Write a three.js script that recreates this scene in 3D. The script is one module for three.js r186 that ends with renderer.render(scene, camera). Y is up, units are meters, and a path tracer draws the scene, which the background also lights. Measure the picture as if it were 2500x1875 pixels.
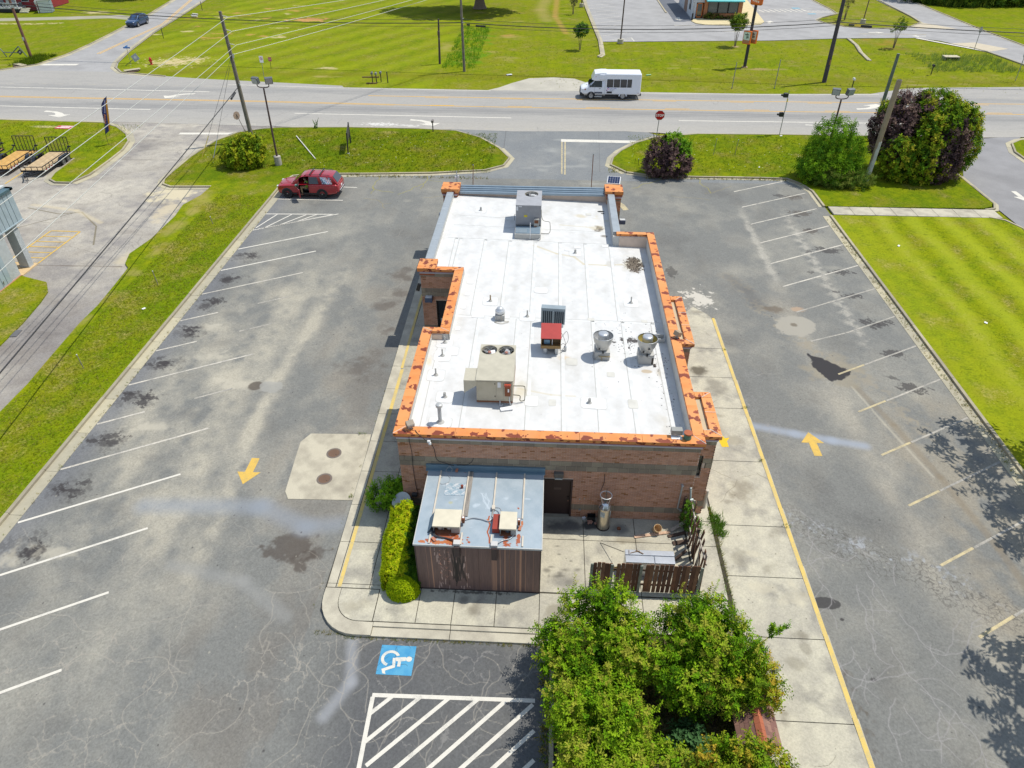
import*as THREE from 'three';
import { mergeGeometries } from 'three/addons/utils/BufferGeometryUtils.js';
import { RoundedBoxGeometry } from 'three/addons/geometries/RoundedBoxGeometry.js';
import { MarchingCubes } from 'three/addons/objects/MarchingCubes.js';

// ---------------------------------------------------------------- camera, sky, sun, exposure
const scene = new THREE.Scene();
const camera = new THREE.PerspectiveCamera(56.76,1024/768,0.5,1500);
camera.rotation.order = 'YXZ';
camera.position.set(0,22,0);
camera.rotation.set(THREE.MathUtils.degToRad(-36.85),THREE.MathUtils.degToRad(3),0);
const renderer = new THREE.WebGLRenderer({ antialias: true });
renderer.setSize(1024,768);
renderer.toneMapping = THREE.LinearToneMapping;
renderer.toneMappingExposure = 1.27;
renderer.shadowMap.enabled = true;
const sunDir = new THREE.Vector3(0.455,1,-0.205).normalize();
{
  const W = 256,H = 128,d = new Float32Array(W*H*4);
  for (let j = 0; j < H; j++) for (let i = 0; i < W; i++) {
    const el = ((j+0.5)/H - 0.5)*Math.PI,az = ((i+0.5)/W - 0.5)*2*Math.PI;
    const y = Math.sin(el),x = Math.cos(el)*Math.cos(az),z = Math.cos(el)*Math.sin(az);
    const s = Math.max(0,x*sunDir.x+y*sunDir.y+z*sunDir.z);
    const t = Math.pow(Math.max(0,y),0.55),glow = 0.10*Math.pow(s,6)+0.25*Math.pow(s,60);
    let c = [0.36*(1 - t)+0.15*t+glow,0.41*(1 - t)+0.215*t+glow,0.46*(1 - t)+0.34*t+glow*0.95];
    c = c.map((v) => v*1.5); if (y < 0) c = [0.2,0.21,0.16];
    d.set([...c,1],(j*W+i)*4);
  }
  const sky = new THREE.DataTexture(d,W,H,THREE.RGBAFormat,THREE.FloatType);
  sky.mapping = THREE.EquirectangularReflectionMapping; sky.magFilter = sky.minFilter = THREE.LinearFilter; sky.needsUpdate = true;
  scene.background = sky; scene.environment = sky;
}
const sun = new THREE.DirectionalLight(new THREE.Color(1.0,0.955,0.87),3.7);
sun.position.copy(sunDir).multiplyScalar(200).add(new THREE.Vector3(0,0,-60)); sun.target.position.set(0,0,-60);
sun.castShadow = true; sun.shadow.mapSize.set(4096,4096);
Object.assign(sun.shadow.camera,{ left: -130,right: 130,top: 130,bottom: -130,near: 1,far: 500 });
scene.add(sun,sun.target);

// ---------------------------------------------------------------- helpers
let seed = 7;
function reseed(n) { seed = n >>> 0; }
function R() { seed = (seed+0x6D2B79F5) >>> 0; let t = seed; t = Math.imul(t ^ (t >>> 15),t | 1); t ^= t+Math.imul(t ^ (t >>> 7),t | 61); return ((t ^ (t >>> 14)) >>> 0)/4294967296; }
const rr = (a,b) => a+(b - a)*R(),sm = (a,b,x) => { const t = Math.min(1,Math.max(0,(x - a)/(b - a))); return t*t*(3 - 2*t); };
const mix = (a,b,t) => a+(b - a)*t,clamp = (x,a = 0,b = 1) => Math.min(b,Math.max(a,x));
const toLin = (v) => { v /= 255; return v <= 0.04045 ? v/12.92 : Math.pow((v+0.055)/1.055,2.4); };
// base colour of a sunlit level surface whose picture value is r,g,b
const ph = (r,g,b,k = 1.5) => [toLin(r)/k,toLin(g)/k,toLin(b)/k];
const col = (a) => new THREE.Color().setRGB(...a);
const SR = new Uint8Array(4097); for (let i = 0; i <= 4096; i++) { const v = i/4096; SR[i] = Math.round(255*(v <= 0.0031308 ? v*12.92 : 1.055*Math.pow(v,1/2.4) - 0.055)); }
const enc = (v) => SR[(v <= 0 ? 0 : v >= 1 ? 4096 : v*4096) | 0];

function field(sd,oct = 5,base = 4,N = 256) {
  reseed(sd); const f = new Float32Array(N*N); let amp = 1,tot = 0;
  for (let o = 0,n = base; o < oct && n <= N; o++,n *= 2,amp *= 0.55) {
    const g = new Float32Array(n*n); for (let i = 0; i < n*n; i++) g[i] = R()*2 - 1;
    for (let y = 0; y < N; y++) { const fy = y*n/N,y0 = fy | 0,ty = fy - y0,sy = ty*ty*(3 - 2*ty),ya = y0*n,yb = ((y0+1) % n)*n;
      for (let x = 0; x < N; x++) { const fx = x*n/N,x0 = fx | 0,tx = fx - x0,sx = tx*tx*(3 - 2*tx),x1 = (x0+1) % n;
        const a = g[ya+x0]+(g[ya+x1] - g[ya+x0])*sx,b = g[yb+x0]+(g[yb+x1] - g[yb+x0])*sx; f[y*N+x] += amp*(a+(b - a)*sy); } }
    tot += amp;
  }
  for (let i = 0; i < f.length; i++) f[i] *= 1.9/tot;
  return f;
}
const F1 = field(11),F2 = field(23),F3 = field(37),FW = field(51,1,256);
function nz(f,x,y) {
  x = (x - Math.floor(x))*256; y = (y - Math.floor(y))*256;
  const x0 = x | 0,y0 = y | 0,tx = x - x0,ty = y - y0,x1 = (x0+1) & 255,ya = (y0 & 255) << 8,yb = ((y0+1) & 255) << 8,xa = x0 & 255;
  const a = f[ya+xa],b = f[ya+x1],c = f[yb+xa],d = f[yb+x1];
  return a+(b - a)*tx+(c - a)*ty+(a - b - c+d)*tx*ty;
}
function asTexture(bytes,w,h,srgb = true,rx = 1,ry = 1,wrap = THREE.RepeatWrapping) {
  const t = new THREE.DataTexture(bytes,w,h,THREE.RGBAFormat);
  t.magFilter = THREE.LinearFilter; t.minFilter = THREE.LinearMipmapLinearFilter; t.generateMipmaps = true;
  t.wrapS = t.wrapT = wrap; t.repeat.set(rx,ry); if (srgb) t.colorSpace = THREE.SRGBColorSpace; t.needsUpdate = true; return t;
}
function tile(size,metres,fn) {
  const b = new Uint8Array(size*size*4);
  for (let j = 0; j < size; j++) for (let i = 0; i < size; i++) { const c = fn((i+0.5)/size,(j+0.5)/size),o = (j*size+i)*4; b[o] = enc(c[0]); b[o+1] = enc(c[1]); b[o+2] = enc(c[2]); b[o+3] = 255; }
  return asTexture(b,size,size,true,1/metres,1/metres);
}
function tileGrey(size,metres,fn) {
  const b = new Uint8Array(size*size*4);
  for (let j = 0; j < size; j++) for (let i = 0; i < size; i++) { const v = clamp(fn((i+0.5)/size,(j+0.5)/size))*255,o = (j*size+i)*4; b[o] = b[o+1] = b[o+2] = v; b[o+3] = 255; }
  return asTexture(b,size,size,false,1/metres,1/metres);
}
class Paint {
  constructor(a0,b0,w,d,pw,pd,base) {
    Object.assign(this,{ a0,b0,w,d,pw,pd }); this.buf = new Float32Array(pw*pd*3);
    for (let j = 0; j < pd; j++) for (let i = 0; i < pw; i++) { const c = base(a0+(i+0.5)/pw*w,b0+(j+0.5)/pd*d),o = (j*pw+i)*3; this.buf[o] = c[0]; this.buf[o+1] = c[1]; this.buf[o+2] = c[2]; }
  }
  each(x0,x1,z0,z1,fn) {
    const i0 = Math.max(0,Math.floor((x0 - this.a0)/this.w*this.pw)),i1 = Math.min(this.pw - 1,Math.ceil((x1 - this.a0)/this.w*this.pw));
    const j0 = Math.max(0,Math.floor((z0 - this.b0)/this.d*this.pd)),j1 = Math.min(this.pd - 1,Math.ceil((z1 - this.b0)/this.d*this.pd));
    for (let j = j0; j <= j1; j++) for (let i = i0; i <= i1; i++) {
      const x = this.a0+(i+0.5)/this.pw*this.w,z = this.b0+(j+0.5)/this.pd*this.d,r = fn(x,z);
      if (r) { const o = (j*this.pw+i)*3,k = r[1],c = r[0]; this.buf[o] += (c[0] - this.buf[o])*k; this.buf[o+1] += (c[1] - this.buf[o+1])*k; this.buf[o+2] += (c[2] - this.buf[o+2])*k; }
    }
  }
  blot(x,z,rx,rz,c,alpha = 0.6,o = {}) {
    const { rot = 0,edge = 0.5,amp = 0.45,freq = 0.35,speck = 0 } = o,ca = Math.cos(rot),sa = Math.sin(rot),R0 = Math.max(rx,rz)*1.6,ox = R()*9,oz = R()*9;
    this.each(x - R0,x+R0,z - R0,z+R0,(px,pz) => {
      const dx = px - x,dz = pz - z,a = (dx*ca+dz*sa)/rx,b = (-dx*sa+dz*ca)/rz;
      let r = Math.sqrt(a*a+b*b); if (r > 1.7) return null;
      r += amp*nz(F1,px*freq+ox,pz*freq+oz)+speck*nz(F2,px*freq*4+ox,pz*freq*4);
      const k = 1 - sm(1 - edge,1,r); return k > 0 ? [c,k*alpha] : null;
    });
  }
  line(pts,wid,c,alpha = 1,o = {}) {
    const { soft = 0.3,wear = 0,freq = 0.5 } = o;
    for (let s = 0; s+1 < pts.length; s++) {
      const [ax,az] = pts[s],[bx,bz] = pts[s+1],dx = bx - ax,dz = bz - az,L2 = dx*dx+dz*dz || 1e-9,m = wid*0.6+0.02;
      this.each(Math.min(ax,bx) - m,Math.max(ax,bx)+m,Math.min(az,bz) - m,Math.max(az,bz)+m,(px,pz) => {
        const t = clamp(((px - ax)*dx+(pz - az)*dz)/L2),qx = px - ax - dx*t,qz = pz - az - dz*t,r = Math.sqrt(qx*qx+qz*qz)/(wid/2);
        let k = 1 - sm(1 - soft,1+soft*0.2,r); if (k <= 0) return null;
        if (wear) k *= sm(wear - 1.1,wear - 0.5,nz(F1,px*freq,pz*freq)+0.5*nz(F2,px*freq*3,pz*freq*3));
        return [c,k*alpha];
      });
    }
  }
  crack(x,z,ang,len,wid,c,alpha,fork = 0.12,o = {}) {
    const pts = [[x,z]]; const step = o.step ?? 0.22;
    for (let l = 0; l < len; l += step) {
      ang += rr(-0.55,0.55); x += Math.cos(ang)*step; z += Math.sin(ang)*step; pts.push([x,z]);
      if (R() < fork && len - l > 0.6) this.crack(x,z,ang+(R() < 0.5 ? 1 : -1)*rr(0.6,1.4),(len - l)*rr(0.3,0.7),wid*0.85,c,alpha*0.9,fork*0.6,o);
    }
    this.line(pts,wid,c,alpha,{ soft: 0.8 });
  }
  cells(x0,x1,z0,z1,size,wid,c,alpha,mask) {
    const h = (i,j,k) => { let n = Math.imul(i,374761393) ^ Math.imul(j,668265263) ^ Math.imul(k,2246822519); n = Math.imul(n ^ (n >>> 13),1274126177); return ((n ^ (n >>> 16)) >>> 0)/4294967296; };
    this.each(x0,x1,z0,z1,(px,pz) => {
      const m = mask(px,pz); if (m <= 0.02) return null;
      const wx = px+0.12*nz(F2,px*0.8,pz*0.8),wz = pz+0.12*nz(F3,px*0.8,pz*0.8),gx = wx/size,gz = wz/size,ix = Math.floor(gx),iz = Math.floor(gz);
      let d1 = 9,d2 = 9;
      for (let a = -1; a < 2; a++) for (let b = -1; b < 2; b++) { const ex = ix+a+h(ix+a,iz+b,1) - gx,ez = iz+b+h(ix+a,iz+b,2) - gz,d = Math.sqrt(ex*ex+ez*ez); if (d < d1) { d2 = d1; d1 = d; } else if (d < d2) d2 = d; }
      const e = (d2 - d1)*size,k = 1 - sm(wid*0.4,wid,e); return k > 0 ? [c,k*alpha*m] : null;
    });
  }
  texture(wrap = THREE.ClampToEdgeWrapping) {
    const n = this.pw*this.pd,b = new Uint8Array(n*4);
    for (let i = 0; i < n; i++) { b[i*4] = enc(this.buf[i*3]); b[i*4+1] = enc(this.buf[i*3+1]); b[i*4+2] = enc(this.buf[i*3+2]); b[i*4+3] = 255; }
    this.buf = null; return asTexture(b,this.pw,this.pd,true,1,1,wrap);
  }
  get uv() { return (x,y,z) => [(x - this.a0)/this.w,(z - this.b0)/this.d]; }
}

// ---------------------------------------------------------------- geometry
const flat = (g) => { const h = g.index ? g.toNonIndexed() : g; for (const k of Object.keys(h.attributes)) if (!['position','normal','color'].includes(k)) h.deleteAttribute(k); return h; };
const place = (g,x = 0,y = 0,z = 0,rx = 0,ry = 0,rz = 0) => { if (rx || ry || rz) g.applyMatrix4(new THREE.Matrix4().makeRotationFromEuler(new THREE.Euler(rx,ry,rz,'YXZ'))); g.translate(x,y,z); return g; };
const box = (w,h,d,x,y,z,rx,ry,rz) => place(flat(new THREE.BoxGeometry(w,h,d)),x,y,z,rx,ry,rz);
const rbox = (w,h,d,r,x,y,z,rx,ry,rz) => place(flat(new RoundedBoxGeometry(w,h,d,2,r)),x,y,z,rx,ry,rz);
const span = (x0,x1,y0,y1,z0,z1) => box(x1 - x0,y1 - y0,z1 - z0,(x0+x1)/2,(y0+y1)/2,(z0+z1)/2);
const rspan = (x0,x1,y0,y1,z0,z1,r = 0.015) => rbox(x1 - x0,y1 - y0,z1 - z0,r,(x0+x1)/2,(y0+y1)/2,(z0+z1)/2);
const cyl = (rt,rb,h,x = 0,y = 0,z = 0,seg = 14,open = false) => place(flat(new THREE.CylinderGeometry(rt,rb,h,seg,1,open)),x,y+h/2,z);
const rod = (a,b,r,r2 = r,seg = 8) => { const A = new THREE.Vector3(...a),B = new THREE.Vector3(...b),d = B.clone().sub(A),g = flat(new THREE.CylinderGeometry(r2,r,d.length(),seg)); g.applyQuaternion(new THREE.Quaternion().setFromUnitVectors(new THREE.Vector3(0,1,0),d.normalize())); const m = A.add(B).multiplyScalar(0.5); g.translate(m.x,m.y,m.z); return g; };
const bar = (a,b,w,h) => { const A = new THREE.Vector3(...a),B = new THREE.Vector3(...b),d = B.clone().sub(A),g = flat(new THREE.BoxGeometry(w,h,d.length())); const m = new THREE.Matrix4().lookAt(B,A,Math.abs(d.clone().normalize().y) > 0.98 ? new THREE.Vector3(0,0,1) : new THREE.Vector3(0,1,0)); g.applyMatrix4(m); const c = A.add(B).multiplyScalar(0.5); g.translate(c.x,c.y,c.z); return g; };
const tube = (pts,r,n = 24,seg = 7) => flat(new THREE.TubeGeometry(new THREE.CatmullRomCurve3(pts.map((p) => new THREE.Vector3(...p))),n,r,seg));
const lathe = (prof,seg = 28,x = 0,y = 0,z = 0) => place(flat(new THREE.LatheGeometry(prof.map((p) => new THREE.Vector2(...p)),seg)),x,y,z);
const ball = (r,x,y,z,sx = 1,sy = 1,sz = 1) => { const g = flat(new THREE.SphereGeometry(r,14,10)); g.scale(sx,sy,sz); return place(g,x,y,z); };
const shapeOf = (pts) => new THREE.Shape(pts.map((p) => new THREE.Vector2(p[0],-p[1])));
const prism = (pts,y0,y1) => { const g = new THREE.ExtrudeGeometry(shapeOf(pts),{ depth: y1 - y0,bevelEnabled: false }); g.rotateX(-Math.PI/2); g.translate(0,y0,0); return flat(g); };
const sheet = (pts,y) => { const g = new THREE.ShapeGeometry(shapeOf(pts)); g.rotateX(-Math.PI/2); g.translate(0,y,0); return flat(g); };
const rect = (x0,x1,z0,z1) => [[x0,z0],[x1,z0],[x1,z1],[x0,z1]];
const strip = (a,b,w) => { const dx = b[0] - a[0],dz = b[1] - a[1],l = Math.hypot(dx,dz),nx = -dz/l*w/2,nz_ = dx/l*w/2; return [[a[0]+nx,a[1]+nz_],[b[0]+nx,b[1]+nz_],[b[0] - nx,b[1] - nz_],[a[0] - nx,a[1] - nz_]]; };
const profile = (pts,depth,bevel = 0) => { const g = new THREE.ExtrudeGeometry(new THREE.Shape(pts.map((p) => new THREE.Vector2(...p))),{ depth: depth - 2*bevel,bevelEnabled: bevel > 0,bevelThickness: bevel,bevelSize: bevel,bevelSegments: 2,curveSegments: 6 }); g.translate(0,0,-depth/2+bevel); return flat(g); };
function boxUV(g) {
  const p = g.attributes.position,uv = new Float32Array(p.count*2),A = new THREE.Vector3(),B = new THREE.Vector3(),C = new THREE.Vector3();
  for (let i = 0; i < p.count; i += 3) {
    A.fromBufferAttribute(p,i); B.fromBufferAttribute(p,i+1).sub(A); C.fromBufferAttribute(p,i+2).sub(A); B.cross(C);
    const ax = Math.abs(B.x),ay = Math.abs(B.y),az = Math.abs(B.z),k = ay >= ax && ay >= az ? 1 : ax >= az ? 0 : 2;
    for (let j = i; j < i+3; j++) { const x = p.getX(j),y = p.getY(j),z = p.getZ(j); uv[2*j] = k === 0 ? z : x; uv[2*j+1] = k === 1 ? z : y; }
  }
  g.setAttribute('uv',new THREE.BufferAttribute(uv,2)); return g;
}
function mapUV(g,fn) { const p = g.attributes.position,uv = new Float32Array(p.count*2); for (let i = 0; i < p.count; i++) { const t = fn(p.getX(i),p.getY(i),p.getZ(i)); uv[2*i] = t[0]; uv[2*i+1] = t[1]; } g.setAttribute('uv',new THREE.BufferAttribute(uv,2)); return g; }
const names = new Map();
const numbered = (n) => { const k = names.get(n) ?? 0; names.set(n,k+1); return k ? `${n}_${String(k).padStart(3, '0')}` : n; };
function join(geos,uv) { const list = Array.isArray(geos) ? geos : [geos]; const g = list.length > 1 ? mergeGeometries(list) : list[0]; uv ? mapUV(g,uv) : boxUV(g); return g; }
function obj(name,geos,m,parent = scene,uv) {
  const o = new THREE.Mesh(geos.isBufferGeometry && geos.attributes.uv ? geos : join(geos,uv),m); o.name = parent === scene ? numbered(name) : name; o.castShadow = o.receiveShadow = true; parent.add(o); return o;
}
function struct(name,geos,m,uv) { const o = obj(name,geos,m,scene,uv); o.userData.kind = 'structure'; return o; }
function structGroup(name) { const g = new THREE.Group(); g.name = numbered(name); g.userData.kind = 'structure'; scene.add(g); return g; }
function tag(o,label,category,group) { Object.assign(o.userData,{ label,category }); if (group) o.userData.group = group; return o; }
function thing(name,label,category,[x,y,z] = [0,0,0],ry = 0,group) { const o = new THREE.Group(); o.name = numbered(name); scene.add(o); o.position.set(x,y,z); o.rotation.y = ry; return tag(o,label,category,group); }
function one(name,label,category,geos,m,group) { return tag(obj(name,geos,m),label,category,group); }
function dup(src,name,label,[x,y,z],ry = 0,group) { const o = src.clone(); o.name = numbered(name); scene.add(o); o.position.set(x,y,z); o.rotation.y = ry; o.userData = { ...src.userData,label }; if (group) o.userData.group = group; return o; }

// ---------------------------------------------------------------- materials
const grime = tile(256,2.2,(u,v) => { const n = 0.90+0.07*nz(F1,u,v)+0.04*nz(F2,u*3,v*3); return [n,n,n*0.985]; });
const M = (c,rough = 0.7,metal = 0,o = {}) => new THREE.MeshStandardMaterial({ color: col(c),roughness: rough,metalness: metal,map: o.plain ? null : grime,...(o.plain ? {} : {}),...(o.extra ?? {}) });
const P = (c,rough,metal,extra) => new THREE.MeshPhysicalMaterial({ color: col(c),roughness: rough,metalness: metal,...extra });
const fineBump = tileGrey(256,1.3,(u,v) => 0.5+0.22*nz(F1,u*2,v*2)+0.3*nz(FW,u,v));

// ---------------------------------------------------------------- the ground: grass, lots, road
const C = {
  green: ph(148,158,20),lush: ph(116,142,18),olive: ph(142,138,42),dry: ph(178,164,96),dark: ph(82,102,18),sand: ph(226,206,160),clay: ph(214,160,104),
  tar: ph(131,131,126),tarDark: ph(100,99,97),tarPale: ph(178,173,158),oil: ph(62,58,58),crack: ph(182,174,160),paint: ph(238,232,218),yellow: ph(238,196,92),conc: ph(214,206,184),concDark: ph(166,158,142),
};
const mixc = (a,b,t) => [a[0]+(b[0] - a[0])*t,a[1]+(b[1] - a[1])*t,a[2]+(b[2] - a[2])*t];
const scl = (a,k) => [a[0]*k,a[1]*k,a[2]*k];
function grassAt(x,z,lushBias,dryBias) {
  const a = nz(F1,x/23,z/23),b = nz(F2,x/7,z/7),c = nz(F3,x/2.3,z/2.3),w = nz(FW,x/9.5,z/9.5),w2 = nz(FW,x/21+0.3,z/17);
  let k = mixc(C.green,C.lush,clamp(0.35+lushBias+0.5*a+0.35*c));
  k = mixc(k,C.olive,clamp(0.15+dryBias*0.6+0.6*b+0.2*w));
  k = mixc(k,C.dry,clamp(dryBias+0.7*b+0.55*c+0.35*w - 0.55));
  k = mixc(k,C.dark,clamp(0.5*w2+0.45*c - 0.2,0,0.5));
  return scl(k,0.92+0.16*w);
}
const nearGrass = new Paint(-50,-72,98,66,2048,2048,(x,z) => {
  if (x > 20 && z > -52.5) { const s = Math.sin((x+0.035*z+0.5*nz(F1,x/30,z/30))*2*Math.PI/2.5)*sm(22.5,25,x); const g = grassAt(x,z,-0.25,0.02+0.12*sm(24,21,x)); return scl(mixc(g,ph(178,186,50),clamp(0.25+0.32*s)),1.02); }
  if (x < -21.5 && z > -56) { const r = sm(-25.5,-22.5,x); return mixc(grassAt(x,z,0.05+0.2*r,0.26 - 0.22*r),C.lush,0.12*r); }
  if (x > -32 && x < -2) return scl(grassAt(x,z,0.22,0.05+0.12*sm(-23,-27,x)),0.84);
  if (x > 4) return scl(grassAt(x,z,0.15,-0.05),0.92);
  return grassAt(x,z,-0.05,0.06);
});
{
  const g = nearGrass; reseed(5);
  g.blot(-50,-69.4,2.6,0.5,C.sand,0.55,{ edge: 0.9 }); g.blot(-15.5,-69.3,1.8,0.5,C.dry,0.6,{ edge: 0.8 }); g.blot(-27.4,-52.3,1.3,2.4,C.dry,0.6,{ edge: 0.9 });
  for (let i = 0; i < 10; i++) g.blot(-26.8+rr(-0.6,0.3),rr(-50,-28),rr(0.3,0.9),rr(0.6,1.6),C.dry,0.5,{ edge: 0.9 });
  for (let i = 0; i < 240; i++) { const x = R() < 0.5 ? rr(-31,-5) : rr(7,34),z = rr(-69,-60); g.blot(x,z,0.05,0.06,ph(240,240,225),0.8,{ amp: 0 }); }
  for (let i = 0; i < 160; i++) g.blot(R() < 0.5 ? rr(-26,-22.5) : rr(22,34),rr(-51,-12),rr(0.08,0.3),rr(0.08,0.3),C.dark,0.5,{ amp: 0.4,edge: 0.9 });
  g.line([[-27.0,-50],[-26.7,-40],[-26.3,-28]],0.12,C.dark,0.25);
}
const farGrass = new Paint(-110,-170,210,87,2048,1024,(x,z) => {
  let lush = -0.05,dry = 0.06;
  if (x > -14 && x < 8) { dry = 0.16; lush = -0.2; }
  const verge = sm(-96.5,-94,z);
  if (x > 6) { dry = 0.22*verge+0.05+0.18*sm(-106,-110,z)+(x > 42 && z < -120 ? 0.25 : 0); lush = -0.2+0.25*Math.exp(-((z+101) ** 2)/6); }
  if (x > 63) { dry = -0.05; lush = -0.1; }
  let k = grassAt(x*0.5,z*0.5,lush,dry); k = mixc(k,grassAt(x,z,lush,dry),0.5);
  if (x > -58 && x < -14) { const s = Math.sin((x*0.55+z*0.32)*2.2); k = mixc(k,ph(172,182,40),clamp(0.14+0.16*s)); }
  return mixc(k,scl(C.olive,0.72),0.45*Math.exp(-((z+91.8+0.5*nz(F1,x/20,0)) ** 2)/1.6)*(x > -55 ? 1 : 0));
});
{
  const g = farGrass; reseed(6);
  g.blot(-49.6,-97,3.4,2.4,C.sand,0.85,{ edge: 0.7,amp: 0.9,freq: 0.5,speck: 0.4 }); g.blot(-47.4,-98.6,2.4,1.6,C.sand,0.7,{ edge: 0.8,amp: 1,speck: 0.5 });
  g.blot(-40,-127,3.8,2.2,C.clay,0.9,{ edge: 0.5,amp: 0.7 }); for (let i = 0; i < 26; i++) g.blot(rr(-60,-40),rr(-140,-112),rr(0.6,2.2),rr(0.4,1.2),R() < 0.5 ? C.clay : C.sand,0.55,{ edge: 0.8,amp: 0.8 });
  g.line([[-90,-121],[-83,-121.2],[-79,-122]],1.5,C.sand,0.7,{ soft: 0.9,wear: 0.7 }); g.line([[-92,-124],[-79,-126.5],[-73,-128],[-67.5,-126]],3.2,ph(186,180,164),0.85,{ soft: 0.4 }); g.blot(-78,-131.5,3.2,2,C.sand,0.7,{ edge: 0.9 });
  g.blot(-28.5,-95,1.6,0.9,C.sand,0.7,{ edge: 0.8 }); g.blot(-27.7,-90.8,2.2,0.8,C.dry,0.7,{ edge: 0.9 });
  g.line([[-1.4,-150],[-2.2,-138],[-1,-128]],3,C.dry,0.55,{ soft: 0.9 }); g.line([[0.6,-150],[0.3,-132],[2,-118]],1.4,C.clay,0.4,{ soft: 0.9 }); g.blot(-15,-108,1.3,4.5,C.dry,0.6,{ edge: 0.9 }); g.blot(-6.4,-116,2,1.6,C.clay,0.45,{ edge: 0.9 });
  for (let i = 0; i < 30; i++) g.blot(rr(-13,5),rr(-140,-98),rr(0.7,2.4),rr(0.5,1.4),R() < 0.5 ? C.dry : C.olive,0.5,{ edge: 0.95 });
  for (let i = 0; i < 26; i++) g.blot(rr(-13,-9),rr(-124,-96),rr(0.5,1.6),rr(0.6,1.6),ph(96,150,22),0.6,{ edge: 0.8,amp: 0.9 });
  for (let i = 0; i < 50; i++) g.blot(rr(8,58),rr(-108,-88),rr(0.4,1.8),rr(0.3,0.8),R() < 0.6 ? C.dry : C.dark,0.42,{ edge: 0.9 });
  for (let i = 0; i < 26; i++) g.blot(rr(44,58),rr(-128,-112),rr(0.5,2),rr(0.4,1.2),ph(176,132,70),0.4,{ edge: 0.9 });
  g.blot(26.5,-97.3,4,0.9,ph(190,160,120),0.6,{ edge: 0.9 }); g.blot(25.8,-110.3,0.7,0.6,ph(186,160,130),0.8); g.blot(47.6,-110,2.6,1.2,ph(140,110,70),0.6,{ edge: 0.9 }); g.blot(43,-90.6,1.6,0.5,ph(190,165,130),0.6,{ edge: 0.9 });
  g.line([[-109,-91],[-70,-94.5]],1,C.dry,0.4,{ soft: 0.9 });
}
const grassBump = { bumpMap: fineBump,bumpScale: 0.05 };
const nearGrassM = new THREE.MeshPhysicalMaterial({ specularIntensity: 0.1,map: nearGrass.texture(THREE.MirroredRepeatWrapping),roughness: 1,...grassBump });
const farGrassM = new THREE.MeshPhysicalMaterial({ specularIntensity: 0.1,map: farGrass.texture(THREE.MirroredRepeatWrapping),roughness: 1 });
struct('ground',sheet([[-700,300],[700,300],[700,-900],[-700,-900]],-0.06),farGrassM,farGrass.uv);

const tarGrain = (x,z) => 1+0.10*nz(FW,x/5.5,z/5.5)+0.07*nz(FW,x/13,z/13+0.4);
const lot = new Paint(-22.4,-72,44.8,64,2048,2048,(x,z) => {
  const a = nz(F1,x/17,z/17),b = nz(F2,x/6,z/9),c = nz(F3,x/2.2,z/2.2);
  let k = mixc(C.tar,C.tarPale,clamp(0.12+0.34*a+0.22*b+0.10*c));
  k = mixc(k,C.tarDark,clamp(0.35*b - 0.3*a+0.12*c - 0.05,0,0.45));
  if (x < -8) {
    const wob = 0.9*nz(F1,z/30,0.2),m = sm(-46,-36,z)*sm(-13,-20,z);
    const lane = Math.exp(-(((x+15.6+wob)/1.9) ** 2))*0.55+Math.exp(-(((x+13.3+wob*0.6)/0.42) ** 2))*0.7+Math.exp(-(((x+18.6+wob)/1.0) ** 2))*0.45+Math.exp(-(((x+11.3 - wob)/1.0) ** 2))*0.25;
    k = mixc(k,ph(198,190,170),clamp(lane*m*(0.75+0.7*b+0.3*c),0,0.8));
    k = mixc(k,ph(116,119,128),0.5*sm(-19.6,-21.2,x));
    k = mixc(k,ph(128,120,110),clamp(0.5*sm(-14,-9,x)*sm(-44,-40,z)*(0.4+b),0,0.35));
  } else if (x > 9) {
    const d = Math.exp(-(((x - (14.6+0.06*(z+34)))/0.9) ** 2))*sm(-44,-38,z);
    k = mixc(k,ph(186,178,160),clamp(0.38*d*(0.8+b),0,0.5));
    k = mixc(k,ph(168,158,138),clamp(sm(15.5,17.5,x)*sm(-31,-26,z)*(0.45+0.5*b+0.3*c),0,0.6));
    k = mixc(k,ph(196,190,176),clamp(0.6*Math.exp(-(((x - 17.9)/0.35) ** 2))*sm(-54,-48,z)*sm(-32,-37,z)*(0.5+1.4*c),0,0.6));
    k = mixc(k,ph(196,190,176),clamp(0.5*Math.exp(-(((x - 14.8)/0.3) ** 2))*sm(-54,-48,z)*sm(-40,-43,z)*(0.4+1.5*c),0,0.6));
  }
  if (z > -15) k = mixc(k,ph(88,89,92),clamp(0.75*sm(-15,-13.8,z)*sm(-8,-5,x)*sm(2,0,x)));
  if (z < -58) k = mixc(k,ph(138,144,150),0.5);
  return scl(k,tarGrain(x,z));
});
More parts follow.
